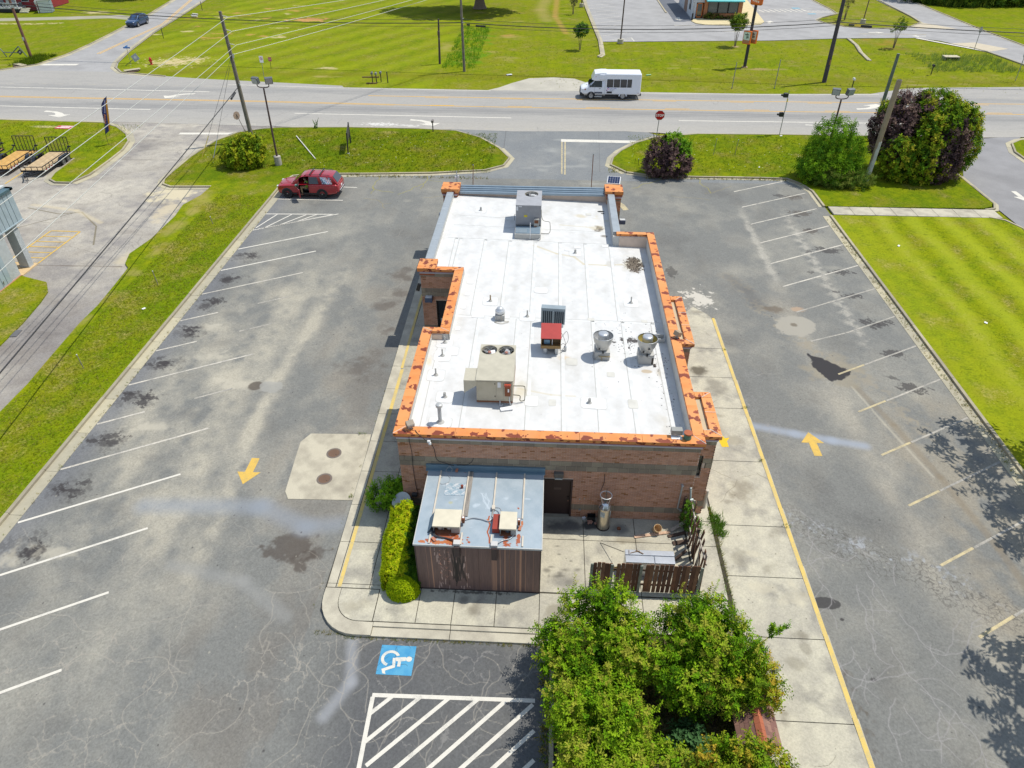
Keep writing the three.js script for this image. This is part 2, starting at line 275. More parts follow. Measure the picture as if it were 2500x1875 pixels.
{
  const g = lot; reseed(77);
  for (let k = 0; k < 11; k++) {
    const z = -42.7+3.13*k; for (let i = 0; i < 5; i++) g.blot(-20.4+rr(-0.5,0.7),z+rr(-0.5,0.5),rr(0.12,0.65),rr(0.1,0.4),C.oil,rr(0.5,0.95),{ amp: 0.7,freq: 0.7,edge: 0.35,speck: 0.4 });
    if (k < 9) g.blot(-20.4,z,1.1,0.65,C.oil,0.34,{ amp: 1,freq: 0.6,speck: 0.6,edge: 0.7 });
    g.blot(-17.8+rr(-1,1),z+1,rr(0.8,1.6),rr(0.4,0.8),C.tarDark,0.3,{ edge: 1 });
  }
  for (let k = 0; k < 9; k++) { const z = -57.4+3.15*k+2.2; g.blot(19.2+rr(-0.3,0.3),z,rr(0.6,1.1),rr(0.3,0.55),k < 3 ? ph(92,84,76) : C.oil,0.75,{ amp: 0.7,freq: 0.6,speck: 0.4,edge: 0.4 }); g.blot(18.2+rr(-1,1),z+rr(-1,1),0.3,0.2,C.oil,0.6,{ amp: 1,speck: 0.6 }); }
  for (const [x,z,a,b] of [[-9.1,-41.6,0.7,0.5],[-9.4,-40.6,1.1,0.8],[-9.2,-38.4,0.8,0.7],[-9.4,-36.8,1.1,0.8],[-8.9,-34.2,0.8,0.5],[-9.7,-30.5,1.2,1.4]]) g.blot(x,z,a,b,ph(96,86,78),0.6,{ edge: 0.8,amp: 0.7 });
  g.blot(-9.6,-18.0,1.5,0.8,ph(84,74,66),0.75,{ edge: 0.4,amp: 0.8 }); g.blot(-8.6,-17.7,0.9,0.5,ph(84,74,66),0.6,{ edge: 0.5,amp: 0.8 });
  g.line([[-16.5,-20],[-11.6,-20.2],[-9.4,-19.2],[-8.2,-19.4]],1.3,ph(150,158,168),0.55,{ soft: 0.95 }); g.line([[-14,-17],[-11,-16.4],[-9,-15]],0.8,ph(160,160,156),0.45,{ soft: 0.95 }); g.line([[-6.3,-14.1],[-6.0,-12.6],[-6.6,-11.4]],0.6,ph(170,172,176),0.6,{ soft: 0.95 });
  for (const [x,z,a,b] of [[-20.6,-16.9,0.5,0.8],[-18.7,-17.4,1.2,0.45],[-21,-16,0.5,0.5],[-15.4,-28.6,1.8,0.6],[-18.6,-25,1.4,0.5],[-17.5,-31,1.2,0.6],[-19.2,-34,1,0.4]]) g.blot(x,z,a,b,ph(206,198,178),0.6,{ edge: 0.8,amp: 0.8 });
  // drain, patch and puddle on the right
  g.line([[11.8,-41.6],[12.7,-39.8],[12.9,-37.8],[13.6,-35.8],[14.5,-34.2],[15,-33],[16.6,-31.3],[18,-27.5],[19,-22]],1.5,ph(164,154,134),0.55,{ soft: 0.95,wear: 1.0,freq: 0.35 }); g.line([[11.8,-41.6],[12.7,-39.8],[12.9,-37.8]],1.1,ph(112,110,106),0.5,{ soft: 0.9 });
  g.line([[16.1,-30],[16.9,-27],[17.6,-23.5],[18.2,-19.5],[18.5,-15]],0.5,ph(142,128,106),0.5,{ soft: 0.8 }); g.line([[15.9,-30],[16.5,-27],[17.3,-23.5]],0.18,ph(196,188,168),0.5,{ soft: 0.8 });
  g.blot(14.5,-35.8,1.25,1.25,ph(178,172,158),0.9,{ amp: 0.22,edge: 0.15 }); g.blot(13.9,-37.6,0.75,0.5,ph(112,98,82),0.7,{ edge: 0.6 }); g.blot(15.1,-37.7,0.5,0.4,ph(196,166,136),0.7,{ edge: 0.6 }); g.blot(14.5,-35.9,0.28,0.3,ph(126,116,100),0.9,{ edge: 0.5 });
  g.blot(15.5,-31.3,1.9,1.6,ph(162,152,130),0.65,{ edge: 0.6,rot: -0.5,amp: 0.5 });
  { const q = [[14.5,-32.9],[15.4,-32.3],[16.3,-31.3],[15.8,-30.7],[15.0,-30.4],[14.6,-31.0],[14.42,-32]],n = q.length; g.each(14,17,-33.6,-29.8,(x,z) => { let d = 9,inn = false; for (let a = 0,b = n - 1; a < n; b = a++) { const [ax,az] = q[a],[bx,bz] = q[b],ex = bx - ax,ez = bz - az,t = clamp(((x - ax)*ex+(z - az)*ez)/(ex*ex+ez*ez)); d = Math.min(d,Math.hypot(x - ax - ex*t,z - az - ez*t)); if ((az > z) !== (bz > z) && x < (bx - ax)*(z - az)/(bz - az)+ax) inn = !inn; } const k = sm(-0.06,0.04,(inn ? d : -d)+0.09*nz(F2,x*0.9,z*0.9)); return k > 0 ? [ph(46,44,48),k*0.96] : null; }); }
  g.blot(9.4,-38.6,0.8,1.2,ph(226,220,206),0.85,{ amp: 0.9,freq: 0.5,edge: 0.4,speck: 0.3 }); g.blot(8.2,-42,0.35,0.9,C.oil,0.6,{ amp: 0.9,speck: 0.5 }); g.blot(7.9,-36,0.8,0.5,ph(160,150,128),0.7,{ edge: 0.8 });
  g.line([[10.1,-26.6],[12,-26.1],[13.6,-25.7],[15,-25.4]],0.75,ph(168,176,188),0.75,{ soft: 0.95 }); g.line([[10.1,-20.7],[11.5,-19.9],[13.6,-19.1],[15.6,-18.1],[16.5,-16.8]],1.5,ph(176,180,184),0.7,{ soft: 0.95,wear: 1.3,freq: 0.4 });
  g.blot(10.6,-16.55,0.6,0.3,ph(62,60,60),0.85,{ edge: 0.12,amp: 0.3 }); g.blot(11.0,-15.9,0.1,0.08,C.oil,0.9); g.blot(11.3,-13.6,0.14,0.1,C.oil,0.8);
  g.line([[10.4,-14.2],[10.6,-12.4],[10.5,-11]],0.7,ph(96,84,70),0.5,{ soft: 0.95,wear: 1.2 });
  g.blot(-14.7,-28.5,0.42,0.42,ph(92,82,72),0.85,{ amp: 0.2,edge: 0.3 }); g.blot(-13.85,-28.4,0.7,0.5,ph(172,170,162),0.7,{ amp: 0.4,edge: 0.2 });
  for (let i = 0; i < 26; i++) g.blot(rr(-20,20),rr(-56,-10),rr(0.4,1.6),rr(0.2,0.6),R() < 0.5 ? C.tarPale : C.tarDark,0.35,{ edge: 1 });
  for (let i = 0; i < 500; i++) g.blot(rr(-21,20.5),rr(-56,-9),rr(0.02,0.06),rr(0.02,0.06),R() < 0.7 ? C.oil : C.tarPale,0.7,{ amp: 0.2 });
  for (let i = 0; i < 34; i++) g.crack(rr(-16,0),rr(-16.5,-9),rr(0,6.28),rr(1.5,4.2),0.04,C.crack,0.5,0.16);
  for (let i = 0; i < 30; i++) g.crack(rr(-20,-9),rr(-26,-15),rr(0,6.28),rr(0.8,2.6),0.03,C.crack,0.4,0.14);
  for (let i = 0; i < 26; i++) g.crack(rr(10.2,14),rr(-20,-9.5),rr(1.2,1.9),rr(1,3.5),0.05,ph(170,166,164),0.55,0.2);
  for (let i = 0; i < 16; i++) g.crack(rr(-20,20),rr(-56,-28),rr(0,6.28),rr(1,3),0.035,C.crack,0.45,0.1);
  g.cells(10,17.5,-21.5,-14.5,0.26,0.032,ph(98,94,88),0.7,(x,z) => sm(1.5,0.5,Math.abs((z+19.5) - (x - 12)*0.62+0.5*nz(F1,x/5,z/5))/0.9)*sm(9.5,11,x));
  g.cells(10,13,-31,-22,0.34,0.036,ph(158,156,154),0.6,(x,z) => sm(12.6,10.6,x+0.8*nz(F1,x/6,z/6))*clamp(0.7+nz(F2,x/5,z/5)));
  g.cells(-20,-6,-15.5,-8.5,0.85,0.034,C.crack,0.6,(x,z) => clamp(0.5+1.2*nz(F1,x/8,z/8))*sm(-15.5,-13,z));
  g.cells(-5.2,0.5,-14,-8.5,1.0,0.03,ph(166,162,156),0.45,(x,z) => clamp(0.7+nz(F2,x/5,z/5)));
  for (const [x,z0,z1] of [[-14.3,-58,-53.2],[-10.2,-58.3,-53.6],[9.8,-58.8,-55],[12.6,-58.8,-55.6]]) { g.crack(x,z0,1.57,z1 - z0,0.07,ph(170,160,60),0.85,0.05); g.crack(x+rr(-1,1),z1,0,3,0.05,ph(170,150,80),0.6,0.1); }
  g.line([[-4.3,-71],[-4.1,-60.4]],0.08,C.tarDark,0.6); g.line([[4.8,-71],[4.4,-60]],0.06,C.tarDark,0.5); g.line([[-12,-71.4],[12,-71.2]],0.3,C.tarDark,0.3);
  for (let i = 0; i < 14; i++) g.blot(rr(-3,4),rr(-69,-56),rr(0.5,1.6),rr(0.3,0.9),ph(176,176,170),0.5,{ edge: 1 });
}
const lotM = new THREE.MeshStandardMaterial({ map: lot.texture(THREE.MirroredRepeatWrapping),roughness: 0.93,bumpMap: fineBump,bumpScale: 0.006 });
struct('parking_lot',sheet([[-22.2,12],[21.4,12],[21.4,-57],[20,-60],[9,-71.6],[-9,-71.6],[-22.2,-58]],0),lotM,lot.uv);

const side = new Paint(-62,-73,40,66,1024,1024,(x,z) => {
  const a = nz(F1,x/19,z/19),b = nz(F2,x/8,z/5),c = nz(F3,x/2.5,z/2.5);
  let k = mixc(ph(158,152,146),ph(204,196,180),clamp(0.28+0.6*a+0.4*b+0.2*c+0.3*sm(-40,-50,z)*sm(-73,-62,z)));
  k = mixc(k,ph(126,118,114),clamp(0.5*b - 0.2*a+0.25*sm(-38,-30,z)+0.1*c,0,0.75));
  return scl(k,tarGrain(x,z));
});
{
  const g = side; reseed(91);
  g.blot(-37.4,-64.5,2.2,3.4,ph(128,122,118),0.6,{ edge: 1 }); g.blot(-30,-53.4,2.1,2.2,ph(228,214,178),0.85,{ edge: 0.5,amp: 0.6 }); g.blot(-29.2,-50,1,2.4,ph(222,206,172),0.7,{ edge: 0.7,amp: 0.6 }); g.blot(-28.4,-42,0.8,1.5,ph(214,200,168),0.7,{ edge: 0.8 });
  g.line([[-40,-50],[-37,-49],[-35.4,-49.4],[-33,-47],[-31.6,-44]],0.12,ph(130,120,96),0.9); g.line([[-39,-46],[-36,-49.2]],0.1,ph(120,112,92),0.8); g.line([[-40,-50.6],[-36,-49.7],[-33,-47.6]],0.6,ph(224,208,172),0.5,{ soft: 0.9 }); g.line([[-33.8,-40.8],[-28,-40.9]],0.1,ph(120,108,96),0.8); g.line([[-38,-60.8],[-32.2,-61]],0.12,ph(126,120,112),0.7);
  for (let i = 0; i < 40; i++) g.crack(rr(-44,-27),rr(-68,-28),rr(0,6.28),rr(1,4),0.05,ph(116,108,98),0.55,0.12);
  for (let i = 0; i < 14; i++) g.blot(rr(-42,-28),rr(-66,-30),rr(0.8,2.4),rr(0.4,1),R() < 0.5 ? ph(216,206,186) : ph(118,112,110),0.4,{ edge: 1 });
}
const sideM = new THREE.MeshStandardMaterial({ map: side.texture(THREE.MirroredRepeatWrapping),roughness: 0.95,bumpMap: fineBump,bumpScale: 0.005 });
struct('neighbour_lot',sheet([[-100,12],[-22.3,12],[-22.3,-60],[-28,-71.9],[-100,-71.9]],-0.006),sideM,side.uv);

const roadP = new Paint(-100,-93,200,23,2048,512,(x,z) => {
  const a = nz(F1,x/40,z/12),b = nz(F2,x/13,z/2.5),c = nz(FW,x/30,z/6);
  const lanes = Math.exp(-(((z+77.2)/1.4) ** 2))+Math.exp(-(((z+84.1)/1.3) ** 2))*0.9;
  let k = mixc(ph(180,176,169),ph(150,149,147),clamp(0.62*lanes+0.22*b+0.15*a));
  k = mixc(k,ph(190,184,172),0.4*sm(-74.4,-72.4,z)); return scl(k,1+0.05*c+0.06*nz(FW,x/9,z/9));
});
{
  const g = roadP; reseed(33);
  for (let i = 0; i < 26; i++) g.crack(rr(-60,60),rr(-85,-71),rr(1.2,1.9),rr(1,4),0.09,ph(150,146,142),0.6,0.1,{ step: 0.4 });
  for (let i = 0; i < 14; i++) g.line([[rr(-60,60),-77.2+rr(-1,1)],[rr(-60,60),-77.2+rr(-1,1)]],0.4,ph(140,138,136),0.25,{ soft: 0.9 });
  g.line([[-33,-71.5],[-20,-71.9],[-15,-72.4]],0.15,ph(230,226,216),0.7,{ wear: 1.2 }); g.blot(-17.2,-72.2,1.6,0.5,ph(236,232,224),0.85,{ amp: 1,speck: 0.7,freq: 0.5 }); g.blot(-14.6,-71.9,1.5,0.3,ph(236,232,224),0.6,{ amp: 1.2,speck: 0.8 });
  for (const s of [-71.6,-85.6]) g.line([[-100,s - 0.1],[100,s+0.6]],0.5,ph(206,196,172),0.35,{ soft: 0.9,wear: 1.1 });
}
const roadTex = roadP.texture(THREE.MirroredRepeatWrapping);
const roadM = new THREE.MeshStandardMaterial({ map: roadTex,roughness: 0.92,bumpMap: fineBump,bumpScale: 0.004 });
struct('road',sheet([[-150,-72.2],[-56,-71.9],[-45.6,-71.6],[-38,-71.3],[-28,-70.9],[-9,-70.9],[-3.5,-70.6],[7.5,-71.2],[13,-70.6],[40,-70.9],[45,-71.4],[150,-71.2],[150,-91.4],[55,-90.1],[43.8,-89.2],[40.8,-88.6],[36.2,-86.2],[24,-85.5],[2,-85.6],[-6.9,-85.5],[-24.1,-85.8],[-24.5,-86.5],[-34.5,-87.8],[-42.2,-88.8],[-49,-90.1],[-53.2,-91.4],[-69.3,-91.8],[-90,-91.5],[-150,-91.5]],0.006),roadM,roadP.uv);
const greyTar = (r,g,b,s) => { reseed(s); return new THREE.MeshStandardMaterial({ map: tile(512,14,(u,v) => { const n = 1+0.10*nz(F1,u,v)+0.07*nz(F2,u*3,v*3)+0.05*nz(FW,u*2,v*2); return scl(ph(r,g,b),n); }),roughness: 0.93 }); };
const paleTar = greyTar(176,174,172,1),midTar = greyTar(156,154,154,2);
struct('side_road',sheet([[-69.3,-91.6],[-69,-92.7],[-66.1,-95],[-65.5,-100.1],[-65.7,-106.3],[-66.5,-114.5],[-67.2,-120.4],[-68.1,-130.1],[-70.4,-144.3],[-88,-240],[-81,-240],[-64.2,-144.7],[-62.1,-129.3],[-60.2,-114.8],[-58,-103],[-56.3,-96.2],[-55.2,-93.7],[-53.2,-91.2]],0),paleTar);
struct('access_road',sheet([[40,-70.5],[37.4,-66],[34.9,-60.2],[34.55,-56],[34.6,-50],[34.6,12],[43.2,12],[42.3,-58],[42.3,-66.5],[43.4,-69.2],[45.6,-71.8]],-0.002),midTar);
struct('gravel_apron',sheet([[-7.6,-85.2],[-6,-86.8],[-4.8,-88.6],[-2.7,-91.1],[0.3,-91.7],[2.8,-91.2],[4.2,-89.4],[4.6,-87],[4.4,-85.2]],-0.004),greyTar(200,194,178,3));
struct('far_parking_lot',sheet([[5.2,-152],[5.6,-140],[6.6,-113],[6.9,-112.3],[11.7,-112.6],[19.3,-113.4],[31.6,-114.4],[43,-116.6],[53.5,-117.4],[56.1,-115.5],[58.4,-111.3],[59.5,-108.4],[60.8,-100],[61.8,-91],[70.5,-91],[66.9,-108],[66,-124],[65.8,-142],[70,-240],[61,-240],[59.3,-134.6],[58.8,-129.4],[55.9,-125.9],[53.5,-124.4],[48.9,-124.2],[45.7,-125.4],[43.4,-128.6],[43,-130.6],[44.4,-132.8],[47.9,-136.2],[48.2,-139.5],[47.8,-152],[47.8,-240],[5,-240]],-0.004),paleTar);
struct('drive_lane',sheet([[19,-160],[19.2,-142.5],[19.5,-136.3],[19.5,-128.1],[21,-128],[22.5,-129.2],[22.6,-138.3],[21.7,-160]],0.004),greyTar(112,116,124,4));

// raised grass behind the kerbs
const NG = (name,pts,y = 0.1) => struct(name,prism(pts,-0.05,y),nearGrassM,nearGrass.uv);
const islandA = [[-39.5,-55.1],[-38.9,-56.9],[-39,-60.1],[-39.2,-63.2],[-39.8,-65.5],[-41,-67.5],[-43,-69.6],[-45.1,-70.9],[-56,-71.3],[-110,-71.4]];
NG('grass_island',[...islandA,[-110,-61.2],[-42.2,-60.7],[-41.9,-57],[-41.5,-55.7],[-40.7,-55.1]]);
const islandBwest = [[-27.5,-54.9],[-30.8,-54.7],[-31.6,-55.2],[-31.95,-56.2],[-32,-57.8],[-32,-61.6],[-31.5,-65.9],[-30.3,-68.5],[-28.3,-69.8],[-26.5,-70.3],[-19.9,-70.7],[-12.8,-70.6],[-9.2,-70.2],[-6.7,-68.3],[-4.7,-65.4],[-3.6,-62.8],[-4,-61],[-5.5,-59.8],[-9.9,-58.9],[-16,-58.4],[-20.4,-58.1],[-21.6,-57.6],[-22,-56.4],[-22,-48],[-22,12]];
NG('grass_verge',[...islandBwest,[-26.2,12],[-26.4,-27.9],[-26.6,-30],[-26.9,-33.7],[-26.9,-35.8],[-27.1,-37.9],[-27.4,-40.6],[-27.9,-41.2],[-28.3,-42.6],[-27.9,-45],[-27.9,-48.9],[-28.2,-51],[-27.6,-52.9]]);
const islandC = [[34.7,-60.1],[37.2,-66],[38.6,-69.6],[37,-70.6],[21.3,-70.6],[14.3,-70.4],[10.2,-69.2],[8.2,-67.5],[6.6,-65.2],[5.8,-63.4],[5.5,-61.6],[6.7,-59.9],[8.6,-59.3],[12.6,-59.15],[18,-59.2],[20,-59.1],[20.9,-57.9],[21.4,-56.4],[21.4,-53.3]];
NG('grass_island',[...islandC,[33.4,-53.5],[34.2,-53.9],[34.6,-54.6],[34.5,-56.1]]);
NG('lawn',[[21.4,12],[21.4,-51.6],[33,-51.7],[33.8,-51.3],[34.4,-50],[34.5,-48],[34.5,12]]);
const islandE = [[90,-71],[47,-71],[44.6,-70.2],[43.4,-69.2],[42.5,-66.8],[42.4,-62],[42.4,12]];
NG('grass_island',[...islandE,[90,12]]);

// ---------------------------------------------------------------- concrete: kerbs, pavement, slabs
const concTile = tile(512,4.5,(u,v) => { const n = nz(F1,u,v),m = nz(F2,u*3,v*3),f = nz(FW,u*2,v*2); return scl(mixc(C.conc,C.concDark,clamp(0.25+0.4*n+0.25*m)),1+0.08*f); });
const concM = new THREE.MeshStandardMaterial({ map: concTile,roughness: 0.95,bumpMap: fineBump,bumpScale: 0.004 });
const concP = new Paint(-11.6,-45.2,22.4,39,1024,2048,(x,z) => {
  const a = nz(F1,x/9,z/9),b = nz(F2,x/4,z/4),c = nz(F3,x/1.5,z/1.5),f = nz(FW,x/4.2,z/4.2);
  let k = mixc(ph(214,207,184),ph(186,180,164),clamp(0.3+0.55*a+0.3*c)); k = mixc(k,ph(142,138,130),clamp(0.5*b - 0.12+0.25*c,0,0.6));
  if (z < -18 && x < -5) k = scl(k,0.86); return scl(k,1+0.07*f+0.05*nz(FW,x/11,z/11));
});
{
  const g = concP; reseed(8);
  g.blot(8.25,-31.0,0.7,0.6,ph(92,84,68),0.85,{ edge: 0.6,amp: 0.4 }); g.blot(8.9,-29.5,0.9,0.9,ph(122,116,106),0.6,{ edge: 0.9 }); g.blot(8,-26,1,1.4,ph(150,142,124),0.6,{ edge: 0.9 }); g.blot(8.6,-22,0.7,0.9,ph(136,126,106),0.55,{ edge: 0.9,amp: 0.8 });
  for (let i = 0; i < 34; i++) g.blot(rr(7.3,10),rr(-37,-8),rr(0.15,0.8),rr(0.1,0.6),R() < 0.6 ? ph(140,132,114) : ph(222,212,184),0.45,{ edge: 0.9,amp: 0.8 });
  g.blot(0.9,-19.6,1.0,0.55,ph(84,84,86),0.8,{ edge: 0.7 }); g.blot(2.2,-19.75,0.5,0.3,ph(60,60,62),0.9,{ edge: 0.5 }); g.blot(3.3,-19.6,0.6,0.4,ph(112,112,110),0.7,{ edge: 0.8 });
  for (let i = 0; i < 12; i++) g.blot(rr(0.4,1.7),rr(-19.1,-17),rr(0.08,0.26),rr(0.06,0.16),ph(112,108,98),0.65,{ edge: 0.9,amp: 0.5 });
  g.blot(1.4,-16.9,0.4,0.35,ph(126,122,112),0.6,{ edge: 0.9 }); g.blot(3.8,-19,1.2,0.3,ph(146,132,104),0.6,{ edge: 0.9 });
  g.blot(-2.2,-15.5,0.35,0.55,ph(134,126,108),0.7,{ edge: 0.9 }); g.blot(-2.6,-15.9,0.3,0.4,ph(118,112,102),0.6,{ edge: 0.9 }); g.blot(0.7,-15.6,0.6,0.5,ph(160,152,132),0.7,{ edge: 0.5 }); g.blot(-1.5,-14.5,1.5,0.14,ph(120,112,98),0.6,{ edge: 0.9 }); g.blot(-6.6,-15.4,0.7,0.45,ph(168,158,132),0.5,{ edge: 0.9 });
  g.blot(-2.3,-16.25,1.7,0.1,ph(64,60,54),0.75,{ edge: 0.7,amp: 0.8,freq: 0.8,speck: 0.4 });
  g.blot(-9.6,-22.5,1.5,2,ph(222,214,190),0.5,{ edge: 0.9 }); for (let i = 0; i < 8; i++) g.crack(rr(7.3,9.8),rr(-36,-9),rr(0,6.28),rr(0.6,2),0.02,ph(116,108,92),0.8,0.1);
  g.crack(8.4,-22.9,-2.4,1.2,0.025,ph(120,110,92),0.9); g.crack(9.6,-23.3,1.2,1.2,0.025,ph(120,110,92),0.9); g.crack(7.4,-12.2,2.4,0.8,0.03,ph(96,88,76),0.9);
  for (let i = 0; i < 90; i++) g.blot(rr(-7.6,10),rr(-40,-9),0.03,0.03,ph(96,90,80),0.8,{ amp: 0.2 });
}
const paveM = new THREE.MeshStandardMaterial({ map: concP.texture(),roughness: 0.95,bumpMap: fineBump,bumpScale: 0.004 });
const jointM = M(ph(84,78,66),1);
function slab(parent,x0,x1,z0,z1,y0,y1,g = 0.012) { return obj('slab',rspan(x0+g,x1 - g,y0,y1,z0+g,z1 - g,0.006),paveM,parent,concP.uv); }
// pavement round the building
{
  const p = structGroup('pavement'),y0 = 0.02,y1 = 0.15;
  obj('joint_bed',prism([[-7.75,-44.3],[-5.3,-44.3],[-5.3,-20.2],[7.2,-20.2],[7.2,-14.87],[0.2,-14.84],[-6.1,-14.84],[-7.3,-14.75],[-7.7,-15.3],[-7.78,-16.2]],0.0,0.135),jointM,p);
  for (let k = 0,z = -44.4; z < -16.3; k++) { const z1 = Math.min(z+2,-16.22); slab(p,-7.4,-6.15,z,z1,y0,y1); slab(p,-6.15,-4.4,z,z1,y0,y1); obj('kerb_segment',prism([[-8.12+0.0136*(z+44.4),z+0.01],[-7.42,z+0.01],[-7.42,z1 - 0.01],[-8.12+0.0136*(z1+44.4),z1 - 0.01]],0,y1 - 0.01),concM,p); z = z1; }
  const arcO = [],arcI = []; for (let i = 0; i <= 8; i++) { const a = i/8*Math.PI/2; arcO.push([-6.3 - 1.46*Math.cos(a),-15.85+1.55*Math.sin(a)]); arcI.push([-6.3 - 0.88*Math.cos(a),-15.75+0.92*Math.sin(a)]); }
  obj('kerb_segment',prism([[-7.76,-16.2],...arcO,[-5.7,-14.3],[-5.7,-14.82],...arcI.reverse(),[-7.18,-16.2]],0,y1 - 0.008),concM,p);
  obj('slab',prism([[-7.16,-16.19],...[...arcI].reverse().map(([a,b]) => [a+0.02,b - 0.02]),[-5.76,-14.86],[-5.76,-16.19]],y0,y1),paveM,p,concP.uv);
  for (const [a,b] of [[-5.7,-2.94],[-2.94,0.16],[0.16,0.62]]) obj('kerb_segment',[rspan(a+0.01,b - 0.01,0,y1 - 0.004,-14.83,-14.66,0.01),rspan(a+0.01,b - 0.01,0,0.085,-14.66,-14.3,0.01)],concM,p);
  for (const [a,b] of [[-5.74,-4.22],[-4.22,-2.95],[-2.95,-1.42],[-1.42,0.16],[0.16,1.85],[1.85,3.9],[3.9,5.4],[5.4,7.0]]) slab(p,a,b,-16.36,-14.85,y0,y1);
  for (const [a,b] of [[0.16,1.85],[1.85,3.9],[3.9,5.9]]) { slab(p,a,b,-18.95,-16.4,y0,y1); slab(p,a,b,-20.2,-18.95,y0,y1); }
  slab(p,-5.6,0.16,-20.2,-16.4,y0,y1 - 0.01);
  for (const [a,b] of [[-20.2,-18.9],[-18.9,-16.4],[-21.5,-20.2]]) slab(p,5.95,7.05,a,b,y0,y1);
}
{
  const p = structGroup('drive_slab');
  for (const [a,b] of [[-36.4,-33.1],[-33.1,-30.4],[-30.4,-27.82],[-27.82,-24],[-24,-20.16],[-20.16,-17.6],[-17.6,-15],[-15,-12],[-12,-8.5],[-8.5,-4.5],[-4.5,0],[0,4]])
    obj('slab',prism([[7.2,a+0.015],[9.84+0.012*(a+36),a+0.015],[9.84+0.012*(b+36),b - 0.015],[7.2,b - 0.015]],-0.05,0.045),paveM,p,concP.uv);
  obj('slab',prism([[8.45,-37.0],[8.95,-37.6],[9.7,-36.7],[9.8,-36.42],[8.3,-36.42]],-0.05,0.03),paveM,p,concP.uv);
  obj('joint_bed',sheet(rect(7.16,10.0,-36.4,4),0.02),jointM,p);
  for (let z = -36.2; z < 4; z += 3) obj('kerb_segment',rspan(9.85+0.012*(z+36),10.05+0.012*(z+36),0,0.055,z+0.008,z+2.99,0.012),concM,p);
}
{
  const p = structGroup('concrete_pad'),o = [[-10.8,-24.9],[-7.96,-25.0],[-7.8,-21.6],[-7.78,-20.75],[-10.6,-20.68],[-10.85,-21.1],[-11.05,-23.35],[-11.12,-24.3]];
  obj('slab',prism(o,-0.05,0.02),new THREE.MeshStandardMaterial({ map: concTile,color: col([1.0,0.99,0.97]),roughness: 0.95,bumpMap: fineBump,bumpScale: 0.006 }),p);
}
{
  const p = structGroup('footpath');
  for (let x = 21.6; x < 34; x += 1.55) obj('slab',rspan(x+0.012,Math.min(x+1.55,34.3) - 0.012,0,0.1,-53.25,-51.75,0.01),concM,p);
}
// kerb along a line: stones with gutter slabs on their outer (left-hand) side
const kerbM = [M(ph(206,194,164),0.95),M(ph(192,182,156),0.95),M(ph(180,170,148),0.95)],gutterM = [M(ph(212,202,172),0.95),M(ph(196,188,164),0.95)];
function kerb(name,pts,o = {}) {
  const { w = 0.16,gut = 0.42,y = 0.125,seg = 2.6,gutY = 0.014,flip = 1,dark = 0 } = o,p = structGroup(name);
  const cum = [0]; for (let i = 1; i < pts.length; i++) cum.push(cum[i - 1]+Math.hypot(pts[i][0] - pts[i - 1][0],pts[i][1] - pts[i - 1][1]));
  const L = cum[cum.length - 1],nrm = pts.map((q,i) => { const a = pts[Math.max(0,i - 1)],b = pts[Math.min(pts.length - 1,i+1)],l = Math.hypot(b[0] - a[0],b[1] - a[1]); return [(b[1] - a[1])/l*flip,-(b[0] - a[0])/l*flip]; });
  const at = (s) => { let i = 1; while (i < pts.length - 1 && cum[i] < s) i++; const t = clamp((s - cum[i - 1])/(cum[i] - cum[i - 1])); return [mix(pts[i - 1][0],pts[i][0],t),mix(pts[i - 1][1],pts[i][1],t),mix(nrm[i - 1][0],nrm[i][0],t),mix(nrm[i - 1][1],nrm[i][1],t)]; };
  const n = Math.max(1,Math.round(L/seg));
  for (let k = 0; k < n; k++) {
    const a = L*k/n+0.008,b = L*(k+1)/n - 0.008,ss = [a,...cum.filter((c) => c > a+0.05 && c < b - 0.05),b],q = ss.map(at);
    const band = (u,v,y0,y1) => prism([...q.map((r) => [r[0]+r[2]*u,r[1]+r[3]*u]),...[...q].reverse().map((r) => [r[0]+r[2]*v,r[1]+r[3]*v])],y0,y1);
    obj('kerb_segment',band(0,w,-0.05,y+rr(-0.008,0.008)),kerbM[(R()*3) | 0],p); if (gut) obj('gutter_segment',band(w+0.003,w+gut,-0.05,gutY),gutterM[(R()*2) | 0],p);
  }
}
reseed(4);
kerb('kerb',islandA.slice(0,10).reverse(),{ flip: 1,gut: 0.5 }); kerb('kerb',[[-42.2,-60.7],[-41.9,-57],[-41.5,-55.7],[-40.7,-55.1],[-39.5,-55.1]],{ gut: 0.4,flip: -1 });
kerb('kerb',islandBwest.slice(0,9),{ flip: 1 }); kerb('kerb',islandBwest.slice(8,15),{ gut: 0.25,flip: 1 }); kerb('kerb',islandBwest.slice(14,20),{ gut: 0.4,flip: 1 }); kerb('kerb',islandBwest.slice(19),{ gut: 0.55,flip: 1 });
kerb('kerb',islandC.slice(2,6),{ gut: 0.25,flip: -1 }); kerb('kerb',islandC.slice(5,12),{ gut: 0.45,flip: -1 }); kerb('kerb',islandC.slice(11),{ gut: 0.3,flip: -1 });
kerb('kerb',[[21.4,-51.6],[21.4,8]],{ gut: 0.5,flip: -1 }); kerb('kerb',[[34.6,-61],[34.55,-56],[34.6,-54.5],[34.2,-53.6],[33.4,-53.35]],{ gut: 0.25,flip: 1 }); kerb('kerb',[[33,-51.75],[33.9,-51.3],[34.45,-50],[34.55,-48],[34.55,-30]],{ gut: 0.25,flip: 1 });
kerb('kerb',islandE.slice(1,7),{ gut: 0.45,flip: -1 });
